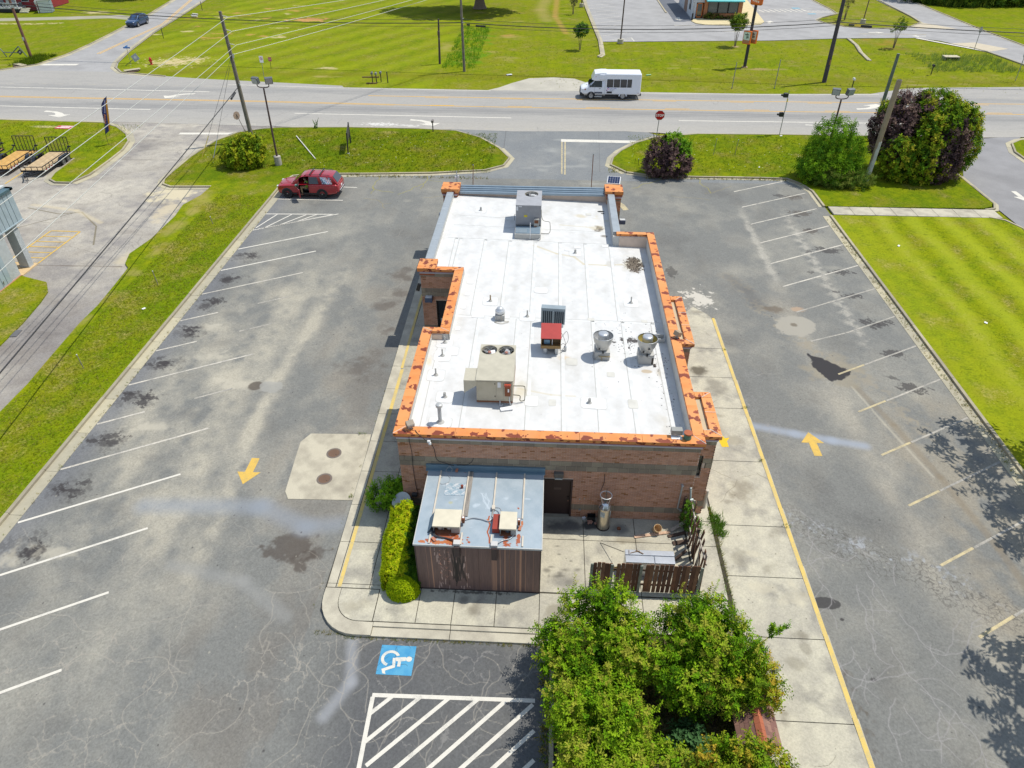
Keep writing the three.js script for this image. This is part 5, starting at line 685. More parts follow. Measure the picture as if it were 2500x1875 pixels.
tag(obj('roof_gravel',(() => { reseed(71); const a = []; for (let i = 0; i < 160; i++) { const q = R()*6.28,r = Math.sqrt(R()); a.push(place(flat(new THREE.TetrahedronGeometry(rr(0.012,0.04))),4.9+Math.cos(q)*r*0.55,ry(4.9)+0.015,-35.9+Math.sin(q)*r*0.9,R()*3,R()*3)); } return a; })(),M([0.06,0.05,0.04],1)),'heap of dark leaf litter and grit on the roof by the right parapet','debris').userData.kind = 'stuff';

// ---------------------------------------------------------------- walk-in cooler and the yard
const cool = thing('cooler_shed','brown rust-streaked metal cold store with a pale blue-grey roof against the brick wall','cold store',[0,0,0]);
{
  const rp = new Paint(-4.4,-20.3,4.7,4.1,1024,1024,(x,z) => { const a = nz(F1,x/3,z/3),b = nz(F2,x/1.2,z/1.2); return scl(mixc(ph(170,186,196),ph(188,201,209),clamp(0.5+0.6*a+0.3*b)),1+0.04*nz(FW,x/2,z/2)); }); reseed(29);
  const rust = ph(184,92,44),rust2 = ph(206,120,60),chalk = ph(214,226,234);
  for (const [x,z,a,b,c] of [[-3.2,-16.75,0.45,0.2,rust],[-2.9,-16.55,0.3,0.2,rust],[-3.3,-16.45,0.55,0.08,rust2],[-3.75,-16.5,0.12,0.1,rust],[-4.0,-16.45,0.12,0.05,rust2],[-1.1,-16.7,0.1,0.3,rust],[-1.0,-16.45,0.16,0.08,rust],[-0.66,-16.7,0.08,0.22,rust],[-0.55,-17.5,0.05,0.12,rust2],[-0.72,-18.2,0.05,0.05,rust],[-2.45,-16.6,0.03,0.03,rust],[-2.38,-16.5,0.04,0.04,rust],[-2.43,-16.72,0.05,0.04,rust],[-3.75,-17.8,0.04,0.06,rust],[-2.9,-20.0,0.1,0.04,rust]]) rp.blot(x,z,a,b,c,0.95,{ edge: 0.25,amp: 0.8,freq: 1.4,speck: 0.3 });
  rp.line([[-1.76,-17.75],[-1.78,-17.55],[-1.7,-17.35],[-1.74,-17.15],[-1.77,-17.0],[-1.68,-16.75],[-1.66,-16.5]],0.06,rust,1,{ soft: 0.4 }); rp.line([[-1.82,-17.58],[-1.68,-17.52]],0.06,rust2,1);
  for (let i = 0; i < 9; i++) rp.line([[rr(-2.2,-1.8),-18.9],[rr(-2.1,-1.75),-18.5],[rr(-1.95,-1.7),-18.1]],0.03,chalk,0.6,{ soft: 0.8 }); for (let i = 0; i < 14; i++) rp.blot(rr(-3.8,0),rr(-19.5,-16.8),rr(0.03,0.2),rr(0.02,0.1),chalk,0.6,{ edge: 0.9,amp: 0.8,freq: 1.2 }); rp.blot(-3.25,-18.35,0.12,0.1,ph(196,196,150),0.7,{ edge: 0.7 });
  obj('roof_panel',[span(-4.3,0.17,2.57,2.63,-20.16,-16.33)],new THREE.MeshStandardMaterial({ map: rp.texture(),roughness: 0.45,metalness: 0.1 }),cool,rp.uv);
  obj('roof_edge',[span(-4.33,0.2,2.56,2.638,-16.329,-16.3),span(-4.33,-4.301,2.56,2.638,-20.16,-16.33),span(0.171,0.2,2.56,2.638,-20.16,-16.33)],M(ph(226,226,222),0.5),cool);
  obj('wall_flashing',[rspan(-4.42,0.24,2.66,2.86,-20.18,-20.08,0.012),rspan(-4.42,0.24,2.633,2.665,-20.1,-19.98,0.006)],M(ph(134,162,178),0.4,0.2),cool);
  const wp = new Paint(-4.3,0.1,4.5,2.6,1024,512,(x,y) => { const s = nz(F1,x/2.4,y/40),f = nz(FW,x/3.2,y/60),t = nz(F2,x/0.9,y/30); let k = mixc([0.15,0.095,0.083],[0.21,0.13,0.108],clamp(0.4+0.5*s+0.3*f)); return mixc(k,[0.065,0.045,0.042],clamp(0.4*t,0,0.5)); });
  const peel = [0.74,0.36,0.24],tanS = [0.58,0.31,0.19]; reseed(31);
  for (const [x,w,a] of [[-3.73,0.05,0.8],[-1.52,0.2,0.4],[-1.28,0.035,0.7],[-1.1,0.05,0.7],[-0.95,0.03,0.5],[-0.55,0.1,0.75],[-0.72,0.03,0.6],[-0.38,0.03,0.5],[-2.5,0.03,0.3],[-3.9,0.03,0.3],[-1.42,0.06,0.5],[-0.1,0.03,0.25]]) wp.line([[x,2.6],[x+rr(-0.02,0.02),0.25]],w,tanS,a,{ soft: 0.9 });
  for (let i = 0; i < 34; i++) wp.line([[-3.27+rr(-0.18,0.18),rr(1.9,2.6)],[-3.24+rr(-0.2,0.2),rr(0.25,1.4)]],rr(0.04,0.1),peel,0.85,{ soft: 0.7,wear: 1.5,freq: 2 });
  for (let i = 0; i < 40; i++) { const x = R() < 0.5 ? rr(-3.6,-2.9) : rr(-2.85,-2.4),y = rr(0.3,2.5); wp.line([[x,y],[x+rr(-0.02,0.02),y - rr(0.08,0.3)]],rr(0.02,0.045),[0.6,0.42,0.36],0.8,{ soft: 0.5 }); } for (let i = 0; i < 18; i++) wp.line([[rr(-3.02,-2.5),rr(1.6,2.6)],[rr(-3.0,-2.5),rr(0.3,1.2)]],rr(0.04,0.09),[0.02,0.017,0.017],0.7,{ soft: 0.8 });
  const wm = new THREE.MeshStandardMaterial({ map: wp.texture(),roughness: 0.55,metalness: 0.15,bumpMap: tileGrey(128,0.6,(u) => 0.5+0.5*Math.sin(u*2*Math.PI*8)),bumpScale: 0.006 }),wuv = (x,y) => [(x+4.3)/4.5,(y - 0.1)/2.6];
  for (const [a,b] of [[-4.27,-3.16],[-3.155,-2.05],[-2.045,-0.95],[-0.945,0.15]]) obj('wall_panel',rspan(a,b,0.19,2.56,-16.38,-16.34,0.006),wm,cool,wuv);
  const sideB = M([0.075,0.048,0.042],0.6,0.1); obj('side_wall',[span(-4.29,-4.25,0.15,2.56,-20.15,-16.38),span(0.125,0.165,0.15,2.56,-20.15,-16.38)],sideB,cool); obj('base_trim',[rspan(-4.29,0.17,0.14,0.2,-16.39,-16.325,0.006)],M([0.04,0.024,0.022],0.7),cool); obj('corner_trim',[span(-4.3,-4.26,0.2,2.56,-16.339,-16.33),span(0.13,0.17,0.2,2.56,-16.339,-16.33)],sideB,cool);
  const bat = M(ph(236,224,206),0.5);
  for (const [x,a,b] of [[-3.81,-20.0,-17.65],[-2.72,-20.0,-17.62],[-1.64,-20.0,-17.72],[-0.55,-20.0,-17.66],[-3.77,-16.88,-16.36],[-2.66,-16.9,-16.36],[-1.6,-16.86,-16.36],[-0.5,-16.86,-16.38]]) obj('roof_batten',rspan(x - 0.03,x+0.03,2.63,2.675,a,b,0.008),bat,cool);
  for (const x of [-2.79,-1.48]) { obj('cable_box',rspan(x - 0.12,x+0.12,2.64,2.75,-16.5,-16.29,0.012),M(ph(228,226,222),0.5),cool); obj('conduit_cover',rspan(x - 0.1,x+0.1,x > -2 ? 2.02 : 2.1,2.63,-16.338,-16.24,0.01),M([0.075,0.048,0.044],0.6),cool); }
  obj('cable',[tube([[-3.66,2.72,-16.95],[-3.6,2.68,-16.72],[-3.2,2.66,-16.62],[-2.9,2.7,-16.5]],0.028,24),tube([[-3.66,2.9,-17.0],[-3.74,2.8,-16.95],[-3.6,2.67,-16.68],[-3.1,2.66,-16.6]],0.018,24,5)],M([0.03,0.03,0.035],0.6),cool);
  obj('conduit',[tube([[-2.62,2.66,-17.5],[-2.35,2.67,-17.6],[-2.0,2.67,-17.55],[-1.75,2.67,-17.48],[-1.62,2.7,-17.7],[-1.63,2.7,-18.05]],0.02,40),tube([[-1.6,2.72,-18.1],[-1.4,2.78,-18.02],[-1.32,2.8,-17.85]],0.02,14),tube([[-1.38,2.72,-16.42],[-1.2,2.68,-16.6],[-0.95,2.67,-16.7],[-0.76,2.72,-16.95]],0.02,24)],M(ph(206,210,214),0.4,0.4),cool); obj('conduit_box',[rspan(-1.69,-1.57,2.64,2.76,-18.2,-18.0,0.01)],bat,cool);
  const unit = (name,label,x0,x1,kind) => { const t = thing(name,label,'condenser',[(x0+x1)/2,2.63,-16.86],0); const w = x1 - x0,cream = M(ph(246,236,210),0.5),grey = M([0.36,0.35,0.33],0.5,0.2),dk = M([0.012,0.014,0.018],0.7);
    obj('cover',rbox(w,0.03,0.83,0.01,0,0.385,-0.375),cream,t); obj('cover_lip',[box(w - 0.02,0.04,0.012,0,0.352,0.028),box(0.012,0.04,0.8,-w/2+0.008,0.352,-0.38),box(0.012,0.04,0.8,w/2 - 0.008,0.352,-0.38)],cream,t);
    obj('casing',[box(w - 0.06,0.32,0.02,0,0.18,-0.74),box(0.02,0.32,0.74,-w/2+0.04,0.18,-0.38),box(0.02,0.32,0.74,w/2 - 0.04,0.18,-0.38),box(w*0.3,0.3,0.02,w*0.33,0.18,0)],grey,t); obj('base',box(w - 0.04,0.04,0.78,0,0.03,-0.37),rustM,t);
    obj('coil',box(w - 0.1,0.3,0.02,0,0.18,-0.45),dk,t); obj('compressor',kind ? [cyl(0.1,0.1,0.2,0.0,0.05,-0.2,18)] : [ball(0.11,-0.24,0.16,-0.16,1,1.1,1),ball(0.11,0.1,0.16,-0.16,1.1,1,1),cyl(0.03,0.03,0.2,-0.12,0.1,-0.1)],kind ? M([0.12,0.16,0.2],0.4,0.3) : galv,t);
    const d = obj('disconnect_box',rbox(0.1,0.22,0.16,0.008,w/2+0.07,0.24,-0.46),brownBox,t); obj('meter',cyl(0.04,0.04,0.02,w/2+0.07,0.351,-0.46,14),whiteTag,d); return t; };
  const u1 = unit('condenser_unit','wide condenser under a cream cover, the left one on the blue-grey cold store roof',-3.7,-2.72,0); obj('side_sheet',place(box(0.012,0.5,0.7,0,0,0),-0.6,0.16,-0.35,0,0,-0.5),M(ph(112,142,164),0.5,0.2),u1);
  const u2 = unit('condenser_unit','narrower cream-covered condenser with a red duct, right one on the cold store',-1.34,-0.73,1); obj('red_duct',[rbox(0.26,0.22,0.72,0.015,-0.43,0.12,-0.45)],M(ph(176,62,42),0.6),u2);
  const holesBrick = (label,x,y,z,a) => { const t = thing('loose_brick',label,'brick',[x,y,z],a,'loose bricks on the cold store roof'); const g = new THREE.ExtrudeGeometry((() => { const s = new THREE.Shape(rect(-0.1,0.1,-0.047,0.047).map(([p,q]) => new THREE.Vector2(p,q))); for (const hx of [-0.06,0,0.06]) { const h = new THREE.Path(); h.absarc(hx,0,0.019,0,6.283,true); s.holes.push(h); } return s; })(),{ depth: 0.06,bevelEnabled: false,curveSegments: 6 }); g.rotateX(-Math.PI/2); obj('brick_body',flat(g),M([0.45,0.18,0.11],0.9),t); obj('hole_shadow',box(0.17,0.004,0.05,0,0.003,0),blackM,t); };
  holesBrick('loose brick with three holes by the wall flashing on the cold store roof',-3.2,2.668,-20.03,1.5); holesBrick('loose brick with three holes by the front edge of the cold store roof',-3.62,2.632,-16.54,-0.9); holesBrick('loose brick with three holes right of the narrow condenser',-0.62,2.632,-17.2,1.45);
  tag(obj('red_can',[cyl(0.05,0.05,0.13,-2.9,2.646,-19.12,14),cyl(0.04,0.05,0.012,-2.9,2.776,-19.12,14)],M(ph(176,80,56),0.4,0.2)),'small red can on the loose roof sheet of the cold store','can');
  one('loose_sheet','square metal sheet with white sealant smears lying on the cold store roof','metal sheet',rspan(-3.54,-2.78,2.632,2.643,-19.36,-18.72,0.003),(() => { reseed(44); return new THREE.MeshStandardMaterial({ roughness: 0.4,metalness: 0.2,map: tile(128,0.76,(u,v) => mixc(ph(170,194,208),ph(232,236,238),clamp(1.6*nz(F1,u*2+0.3,v*2)+0.2))) }); })());
  one('wood_plank','weathered grey board lying along a batten on the cold store roof','plank',rspan(-2.68,-2.54,2.632,2.665,-20.02,-17.68,0.006),(() => { reseed(45); return new THREE.MeshStandardMaterial({ roughness: 0.95,map: tile(256,1.2,(u,v) => scl(ph(164,156,146),0.9+0.35*nz(F1,u*8,v*0.6)+0.15*nz(FW,u,v*0.3))) }); })());
  one('cable_coil','loops of white and black cable by the flashing on the cold store roof','cable',[tube([[-3.7,2.66,-19.7],[-3.85,2.64,-19.5],[-3.7,2.64,-19.28],[-3.45,2.65,-19.4],[-3.42,2.65,-19.65],[-3.55,2.66,-19.75]],0.008,40,5),tube([[-3.5,2.86,-20.05],[-3.62,2.7,-19.96],[-3.45,2.66,-19.9],[-3.38,2.75,-20.0],[-3.5,2.88,-20.06]],0.012,30,5)],M([0.35,0.36,0.37],0.6));
}
{
  const bk = M([0.03,0.028,0.028],0.6),wh = M([0.7,0.7,0.7],0.5);
  obj('cable',[tube([[-4.95,4.3,-20.06],[-4.96,4.1,-20.08],[-4.93,3.4,-20.14],[-4.95,2.6,-20.15],[-4.9,1.5,-20.15],[-4.84,1.25,-20.1]],0.012,50,5),tube([[-4.75,4.44,-20.3],[-4.6,4.43,-20.1],[-4.3,4.2,-20.0],[-4.2,4.1,-20.04],[-4.05,3.7,-20.12],[-3.95,3.1,-20.12],[-3.6,2.95,-20.1],[-3.3,2.88,-20.06]],0.014,60,5),tube([[-3.2,2.9,-20.1],[-2.8,2.93,-20.1],[-2.6,3.1,-20.12],[-2.55,3.25,-20.15]],0.012,20,5),tube([[2.55,2.65,-20.15],[2.56,2.2,-20.15],[2.5,1.9,-20.14],[2.45,1.75,-20.1]],0.012,20,5)],bk,bld);
  obj('wall_camera',[rbox(0.12,0.1,0.12,0.02,-4.2,4.14,-20.02),cyl(0.05,0.06,0.08,-4.16,4.04,-19.98,14)],wh,bld);
  obj('wall_fitting',[box(0.05,0.05,0.03,1.66,1.2,-20.17),box(0.04,0.04,0.03,1.85,1.24,-20.17),box(0.1,0.05,0.06,1.7,0.62,-20.15)],steelM,bld);
  obj('gas_pipe',[rod([5.58,0.95,-20.1],[5.6,2.2,-20.1],0.035,0.035,12),rod([5.6,2.2,-20.1],[5.6,2.2,-20.2],0.05,0.05,12),rod([5.58,0.95,-20.1],[5.76,0.86,-20.08],0.03,0.03,10),ball(0.055,5.6,2.2,-20.1),box(0.14,0.05,0.06,5.74,0.86,-20.08)],M([0.42,0.42,0.4],0.5,0.3),bld);
}
{
  const t = thing('satellite_dish','grey satellite dish in the greenery beside the cold store','satellite dish',[-5.45,0.3,-19.85]); const pr = []; for (let i = 0; i <= 10; i++) { const r = i/10*0.47; pr.push([r,r*r*0.42]); } for (let i = 10; i >= 0; i--) { const r = i/10*0.475; pr.push([r,r*r*0.42 - 0.012]); }
  const d = obj('dish',place(lathe(pr,36).scale(0.92,1,1.05),-0.02,0.62,0.06,0.35,0.2,0.42),M(ph(212,216,214),0.45,0.1),t); obj('post',[rod([0.12,0.12,-0.05],[0.12,0.66,-0.05],0.03)],galv,t); obj('feed_arm',[rod([0.16,0.46,0.36],[0.38,0.62,0.5],0.018),rbox(0.16,0.07,0.07,0.015,0.36,0.66,0.48,0,0.5)],M([0.55,0.55,0.54],0.5),t);
  one('meter_box','small dark box on the brick wall behind the satellite dish','meter box',[rbox(0.22,0.14,0.12,0.01,-5.0,1.16,-20.1),box(0.18,0.02,0.1,-5.0,1.24,-20.1)],M([0.06,0.06,0.06],0.5));
}
{
  const t = thing('gas_tank','tall stainless carbon dioxide tank with a white guard ring against the brick wall','gas tank',[2.64,0.15,-19.72]); const ss = P([0.56,0.5,0.4],0.28,0.85,{}),hi = P([0.66,0.66,0.66],0.22,0.85,{});
  obj('skirt',lathe([[0.27,0],[0.27,0.05],[0.255,0.06]],36),M([0.05,0.035,0.03],0.6),t); obj('body',lathe([[0.25,0.04],[0.255,0.1],[0.255,1.1],[0.25,1.14]],40),ss,t); obj('shoulder',lathe([[0.25,1.14],[0.22,1.24],[0.15,1.32],[0.13,1.38],[0,1.4]],40),hi,t);
  obj('guard_ring',place(flat(new THREE.TorusGeometry(0.225,0.016,8,40)),0,1.78,0,Math.PI/2),M([0.75,0.75,0.75],0.4,0.2),t); obj('ring_stay',[0.6,2.7,4.8].map((a) => rod([0.12*Math.cos(a),1.3,0.12*Math.sin(a)],[0.22*Math.cos(a),1.78,0.22*Math.sin(a)],0.012)),hi,t); obj('valve',[cyl(0.03,0.04,0.22,0,1.38,0),cyl(0.05,0.05,0.06,0.06,1.52,0.02),box(0.2,0.03,0.03,0,1.58,0.04),ball(0.04,-0.07,1.56,0.05),rod([0.02,1.5,-0.1],[0.03,2.0,-0.14],0.014)],M([0.18,0.17,0.15],0.4,0.5),t);
  const lab = (a) => { const g = flat(new THREE.CylinderGeometry(0.258,0.258,0.28,10,1,true,a,0.75)); return place(g,0,0.92,0); }; obj('data_label',[lab(-0.75),lab(0.9)],M(ph(214,224,226),0.5),t); obj('label_print',[-0.6,-0.35].map((a,i) => place(flat(new THREE.CylinderGeometry(0.2595,0.2595,0.02,6,1,true,a,0.3)),0,0.97 - i*0.05,0)),M([0.2,0.26,0.34],0.6),t);
}
const woodTex = (c,s,v = 0.3) => { reseed(s); const c2 = scl(c,0.55); return new THREE.MeshStandardMaterial({ roughness: 0.92,map: tile(256,1.6,(u,w) => { const n = nz(F1,u*9,w*0.8)+0.5*nz(FW,u*1.5,w*0.25),b = nz(F2,u*2,w*2); return mixc(c,c2,clamp(0.35+v*1.6*n+0.3*b)); }) }); };
const boardMs = [woodTex([0.16,0.075,0.042],1),woodTex([0.2,0.092,0.05],2),woodTex([0.13,0.06,0.034],3),woodTex([0.22,0.115,0.065],4)],postM = woodTex([0.26,0.28,0.23],5),greyBoard = woodTex([0.4,0.35,0.29],6),pinkBoard = woodTex([0.6,0.4,0.27],7,0.15),darkBoard = woodTex([0.08,0.05,0.035],8);
{
  const t = thing('wooden_fence','dark brown picket fence with greenish posts in front of the steel chest','fence',[0,0.15,-16.6]); reseed(90);
  for (let x = 2.06,i = 0; x < 5.82; i++) { const w = rr(0.125,0.15),gap = [6,11,14,15,16,17,18,20,22].includes(i) ? rr(0.02,0.04) : rr(0.002,0.008),h = 1.56+rr(-0.03,0.03); if (!(x > 2.63 && x < 2.78) && !(x > 3.68 && x < 3.8)) obj('picket',place(profile([[-w/2,0.03],[w/2,0.03],[w/2,h - 0.03],[w/2 - 0.03,h],[-w/2+0.03,h],[-w/2,h - 0.03]],0.022),x+w/2,0,rr(-0.006,0.006),0,0,rr(-0.008,0.008)),boardMs[(R()*4) | 0],t); x += w+gap; }
  for (const x of [2.0,2.72,3.76,5.9]) obj('post',rbox(0.1,1.5,0.05,0.008,x,0.77,0.03),postM,t); obj('rail',[box(3.9,0.08,0.04,3.95,0.4,-0.035),box(3.9,0.08,0.04,3.95,1.2,-0.035)],darkBoard,t);
}
{
  const t = thing('broken_fence','broken leaning board fence with missing pickets along the drive side of the yard','fence',[6.0,0.15,0]); reseed(92);
  const bs = [[-20.0,1.45,0.0,0.1,0],[-19.75,1.3,0.02,0.14,0],[-19.45,1.75,-0.05,-0.06,3],[-19.15,1.6,-0.04,0.1,0],[-18.85,1.65,-0.09,0.05,3],[-18.55,1.6,0.02,-0.04,1],[-18.3,1.7,-0.1,0.08,0],[-18.05,1.95,0.1,0.14,3],[-17.75,1.6,-0.1,-0.05,2],[-17.5,1.75,0.06,0.1,4],[-17.28,1.65,-0.05,0.0,3],[-17.1,1.95,0.12,0.12,0],[-16.9,1.95,0.0,0.03,4],[-16.74,1.75,0.03,0.0,1]];
  for (const [z,h,lx,lz,k] of bs) obj('picket',place(rbox(0.022,h,0.15,0.006,0,h/2,0),rr(-0.03,0.03),0,z,lz,0,lx),k === 4 ? greyBoard : k === 3 ? boardMs[3] : boardMs[k],t);
  obj('rail',[bar([0.05,1.35,-20.1],[0.05,1.2,-18.4],0.04,0.08),bar([0.06,1.3,-18.2],[0.04,1.55,-16.7],0.04,0.08),bar([0.02,0.5,-20],[0.02,0.4,-18.8],0.04,0.08),bar([-0.2,0.6,-19.9],[0.12,1.5,-19.9],0.04,0.09)],greyBoard,t); obj('post',rbox(0.1,1.5,0.1,0.01,-0.2,0.75,-20.05),darkBoard,t); obj('post',rbox(0.1,1.6,0.1,0.01,0.03,0.8,-18.35),darkBoard,t);
  const bd = (name,label,a,b,w,m,h = 0.035) => one(name,label,'board',bar(a,b,w,h),m);
  bd('fallen_board','long pinkish board lying on the yard beside the bucket',[3.86,0.18,-19.2],[5.3,0.19,-19.52],0.13,pinkBoard); bd('fallen_board','grey weathered board sloping against the broken fence',[5.35,0.2,-19.6],[6.0,0.55,-19.85],0.14,greyBoard); bd('fallen_board','dark board lying by the broken fence below the grey one',[5.2,0.17,-19.3],[5.9,0.22,-19.5],0.14,darkBoard); bd('fallen_board','dark board lying in the shade midway along the broken fence',[5.35,0.17,-18.95],[5.95,0.19,-19.08],0.2,darkBoard); bd('fallen_board','pale board edge lying beside the steel chest and broken fence',[5.4,0.18,-17.75],[5.95,0.19,-17.95],0.1,greyBoard); bd('fallen_board','dark board propped beside the right end of the steel chest',[5.3,0.2,-18.1],[5.75,0.5,-18.35],0.12,darkBoard);
}
{
  const t = thing('utility_riser','pale green conduit riser with small boxes at the end of the broken fence','conduit',[6.02,0.15,-20.15]); const pg = M([0.42,0.5,0.48],0.5,0.2); obj('conduit',[tube([[0,0,0.3],[0,0.8,0.2],[-0.02,1.4,0.1],[-0.06,1.85,0.0]],0.035,24),tube([[0.06,0.2,0.3],[0.06,0.9,0.2],[0.02,1.3,0.15]],0.025,16)],pg,t); obj('box',[rbox(0.14,0.26,0.12,0.015,0.02,1.3,0.12),rbox(0.12,0.14,0.1,0.015,0.04,0.8,0.3),ball(0.05,-0.07,1.9,0)],M([0.5,0.56,0.54],0.45,0.2),t); obj('tap',[rod([0.05,0.65,0.3],[0.28,0.62,0.3],0.025)],galv,t);
}
{
  const t = thing('steel_chest','long stainless steel chest with a hinged lid behind the picket fence','chest',[4.22,0.15,-17.5]); const ss = P([0.6,0.63,0.68],0.32,0.6,{ map: grime }); obj('body',rspan(-0.9,0.9,0.02,0.8,-0.33,0.22,0.012),ss,t); obj('lid',[rspan(-0.91,0.14,0.8,0.84,-0.09,0.23,0.01),rspan(0.17,0.91,0.8,0.84,-0.09,0.23,0.01)],ss,t); obj('top_panel',rspan(-0.91,0.91,0.8,0.87,-0.34,-0.11,0.01),ss,t); obj('leg',[box(0.06,0.06,0.06,-0.8,-0.0,0.1),box(0.06,0.06,0.06,0.8,0,0.1)],galv,t);
  one('wood_scraps','two short sticks crossed on top of the steel chest','sticks',[bar([3.5,1.03,-17.66],[3.85,1.04,-17.78],0.025,0.02),bar([3.72,1.05,-17.8],[3.98,1.04,-17.64],0.03,0.02),bar([3.45,1.03,-17.62],[3.46,1.03,-17.8],0.02,0.02)],woodTex([0.2,0.13,0.07],9)); one('black_pole','thin black pole leaning on the left end of the steel chest','pole',rod([2.5,0.16,-18.85],[3.3,0.85,-17.85],0.012),blackM);
}
{
  const t = thing('bucket','beige plastic bucket lying tilted by the pinkish board','bucket',[4.74,0.15,-19.6]); const bm = M(ph(238,200,148),0.5); obj('shell',place(lathe([[0.001,0],[0.13,0],[0.16,0.34],[0.15,0.34],[0.122,0.015],[0.001,0.015]],26),0,0.03,0,0.5,0.2,-0.05),bm,t); obj('rim',place(place(flat(new THREE.TorusGeometry(0.158,0.012,6,26)),0,0.34,0,Math.PI/2),0,0.03,0,0.5,0.2,-0.05),bm,t); obj('handle',place(tube([[-0.16,0.3,0],[-0.1,0.2,0.2],[0.1,0.2,0.2],[0.16,0.3,0]],0.005,16,4),0,0.03,0,0.5,0.2,0),M([0.6,0.6,0.6],0.5),t);
  one('black_crate','black plastic crate on the ground against the wall beside the tank','crate',[span(2.02,2.34,0.15,0.18,-20.17,-19.95),span(2.02,2.34,0.15,0.4,-20.17,-20.155),span(2.02,2.34,0.15,0.4,-19.965,-19.95),span(2.02,2.035,0.15,0.4,-20.155,-19.965),span(2.325,2.34,0.15,0.4,-20.155,-19.965)],blackM);
  one('white_carton','small crumpled white carton on the ground near the brown door','carton',[rbox(0.14,0.1,0.1,0.01,1.88,0.2,-20.08,0.2,0.4)],M([0.72,0.72,0.74],0.6)); reseed(95);
  const heap = []; for (let i = 0; i < 9; i++) heap.push(place(box(rr(0.06,0.16),0.06,0.07,0,0,0),2.02+rr(0,0.5),0.18+rr(0,0.04),-19.93+rr(-0.04,0.12),rr(-0.3,0.3),R()*3)); one('brick_rubble','broken pinkish bricks heaped in front of the black crate','rubble',heap,M([0.5,0.27,0.2],0.95)); one('drain_cap','small rusty drain cap in the yard concrete right of the tank','drain cap',[cyl(0.07,0.08,0.06,3.28,0.15,-19.62,10)],rustM);
  const b = thing('bollard','cream painted pipe bollard at the corner of the brick bay','bollard',[6.88,0.15,-21.0]); obj('pipe',lathe([[0.075,0],[0.075,0.98],[0.07,1.0],[0,1.02]],22),M(ph(226,218,202),0.6),b); obj('base',cyl(0.09,0.09,0.03,0,0,0,20),M(ph(180,172,156),0.8),b);
  one('yellow_wrapper','bright yellow wrapper behind the left end of the picket fence','wrapper',rbox(0.22,0.05,0.14,0.015,3.02,0.18,-17.6,0.1,0.3),M(ph(246,196,30),0.5));
}
for (const [z,label] of [[-23.6,'rusty manhole cover in the concrete pad, the one farther from the cold store'],[-21.94,'rusty manhole cover in the concrete pad, the one nearer the hatched bay']]) { const t = thing('manhole_cover',label,'manhole cover',[-9.37,0.02,z],0,'manhole covers in the pad'); obj('frame',lathe([[0.26,0],[0.26,0.012],[0.34,0.012],[0.34,0]],36),M([0.15,0.12,0.1],0.7),t); obj('cover',cyl(0.256,0.256,0.014,0,0,0,36),M([0.17,0.1,0.065],0.8,0.2,{ extra: { bumpMap: fineBump,bumpScale: 0.01 } }),t); obj('lift_hole',box(0.05,0.003,0.03,0.12,0.015,0.1),blackM,t); }
{
  const t = thing('shingled_shelter','low brown shingled gable roof between the shrubs and the drive slab','shelter',[6.76,0,-11.85]); reseed(97); const L = 2.3,yr = 1.34,ye = 0.92,w = 0.62; const shA = [M(ph(168,128,112),0.95),M(ph(156,118,104),0.95),M(ph(178,138,120),0.95),M(ph(148,108,98),0.95)],capM = [M(ph(206,122,86),0.95),M(ph(196,114,82),0.95)];
  obj('base_wall',[span(-0.42,0.42,0.05,ye,-L/2+0.12,L/2)],M([0.28,0.16,0.11],0.9),t); obj('deck',profile([[-w,ye],[w,ye],[0,yr]],L).translate(0,-0.03,0),darkBoard,t); const sl = Math.hypot(w,yr - ye),ang = Math.atan2(yr - ye,w),nc = 5;
  for (const s of [-1,1]) for (let c = 0; c < nc; c++) { for (let z = -L/2 - (c % 2)*0.12; z < L/2; z += 0.245) { const z0 = Math.max(z,-L/2),z1 = Math.min(z+0.24,L/2); if (z1 - z0 < 0.03) continue; const d = (c+0.5)/nc*sl; obj('shingle',place(box(sl/nc+0.03,0.012,z1 - z0,0,0,0),s*(w - d*Math.cos(ang)),ye+d*Math.sin(ang)+0.004+rr(0,0.003),(z0+z1)/2,0,0,-s*(ang - 0.05)),shA[(R()*4) | 0],t); } }
  for (let z = -L/2; z < L/2 - 0.05; z += 0.2) { const m = capM[(R()*2) | 0]; obj('ridge_shingle',[place(box(0.16,0.014,0.215,0,0,0),-0.07,yr - 0.025,z+0.1,-0.03,0,ang),place(box(0.16,0.014,0.215,0,0,0),0.07,yr - 0.026,z+0.1,-0.03,0,-ang)],m,t); }
}

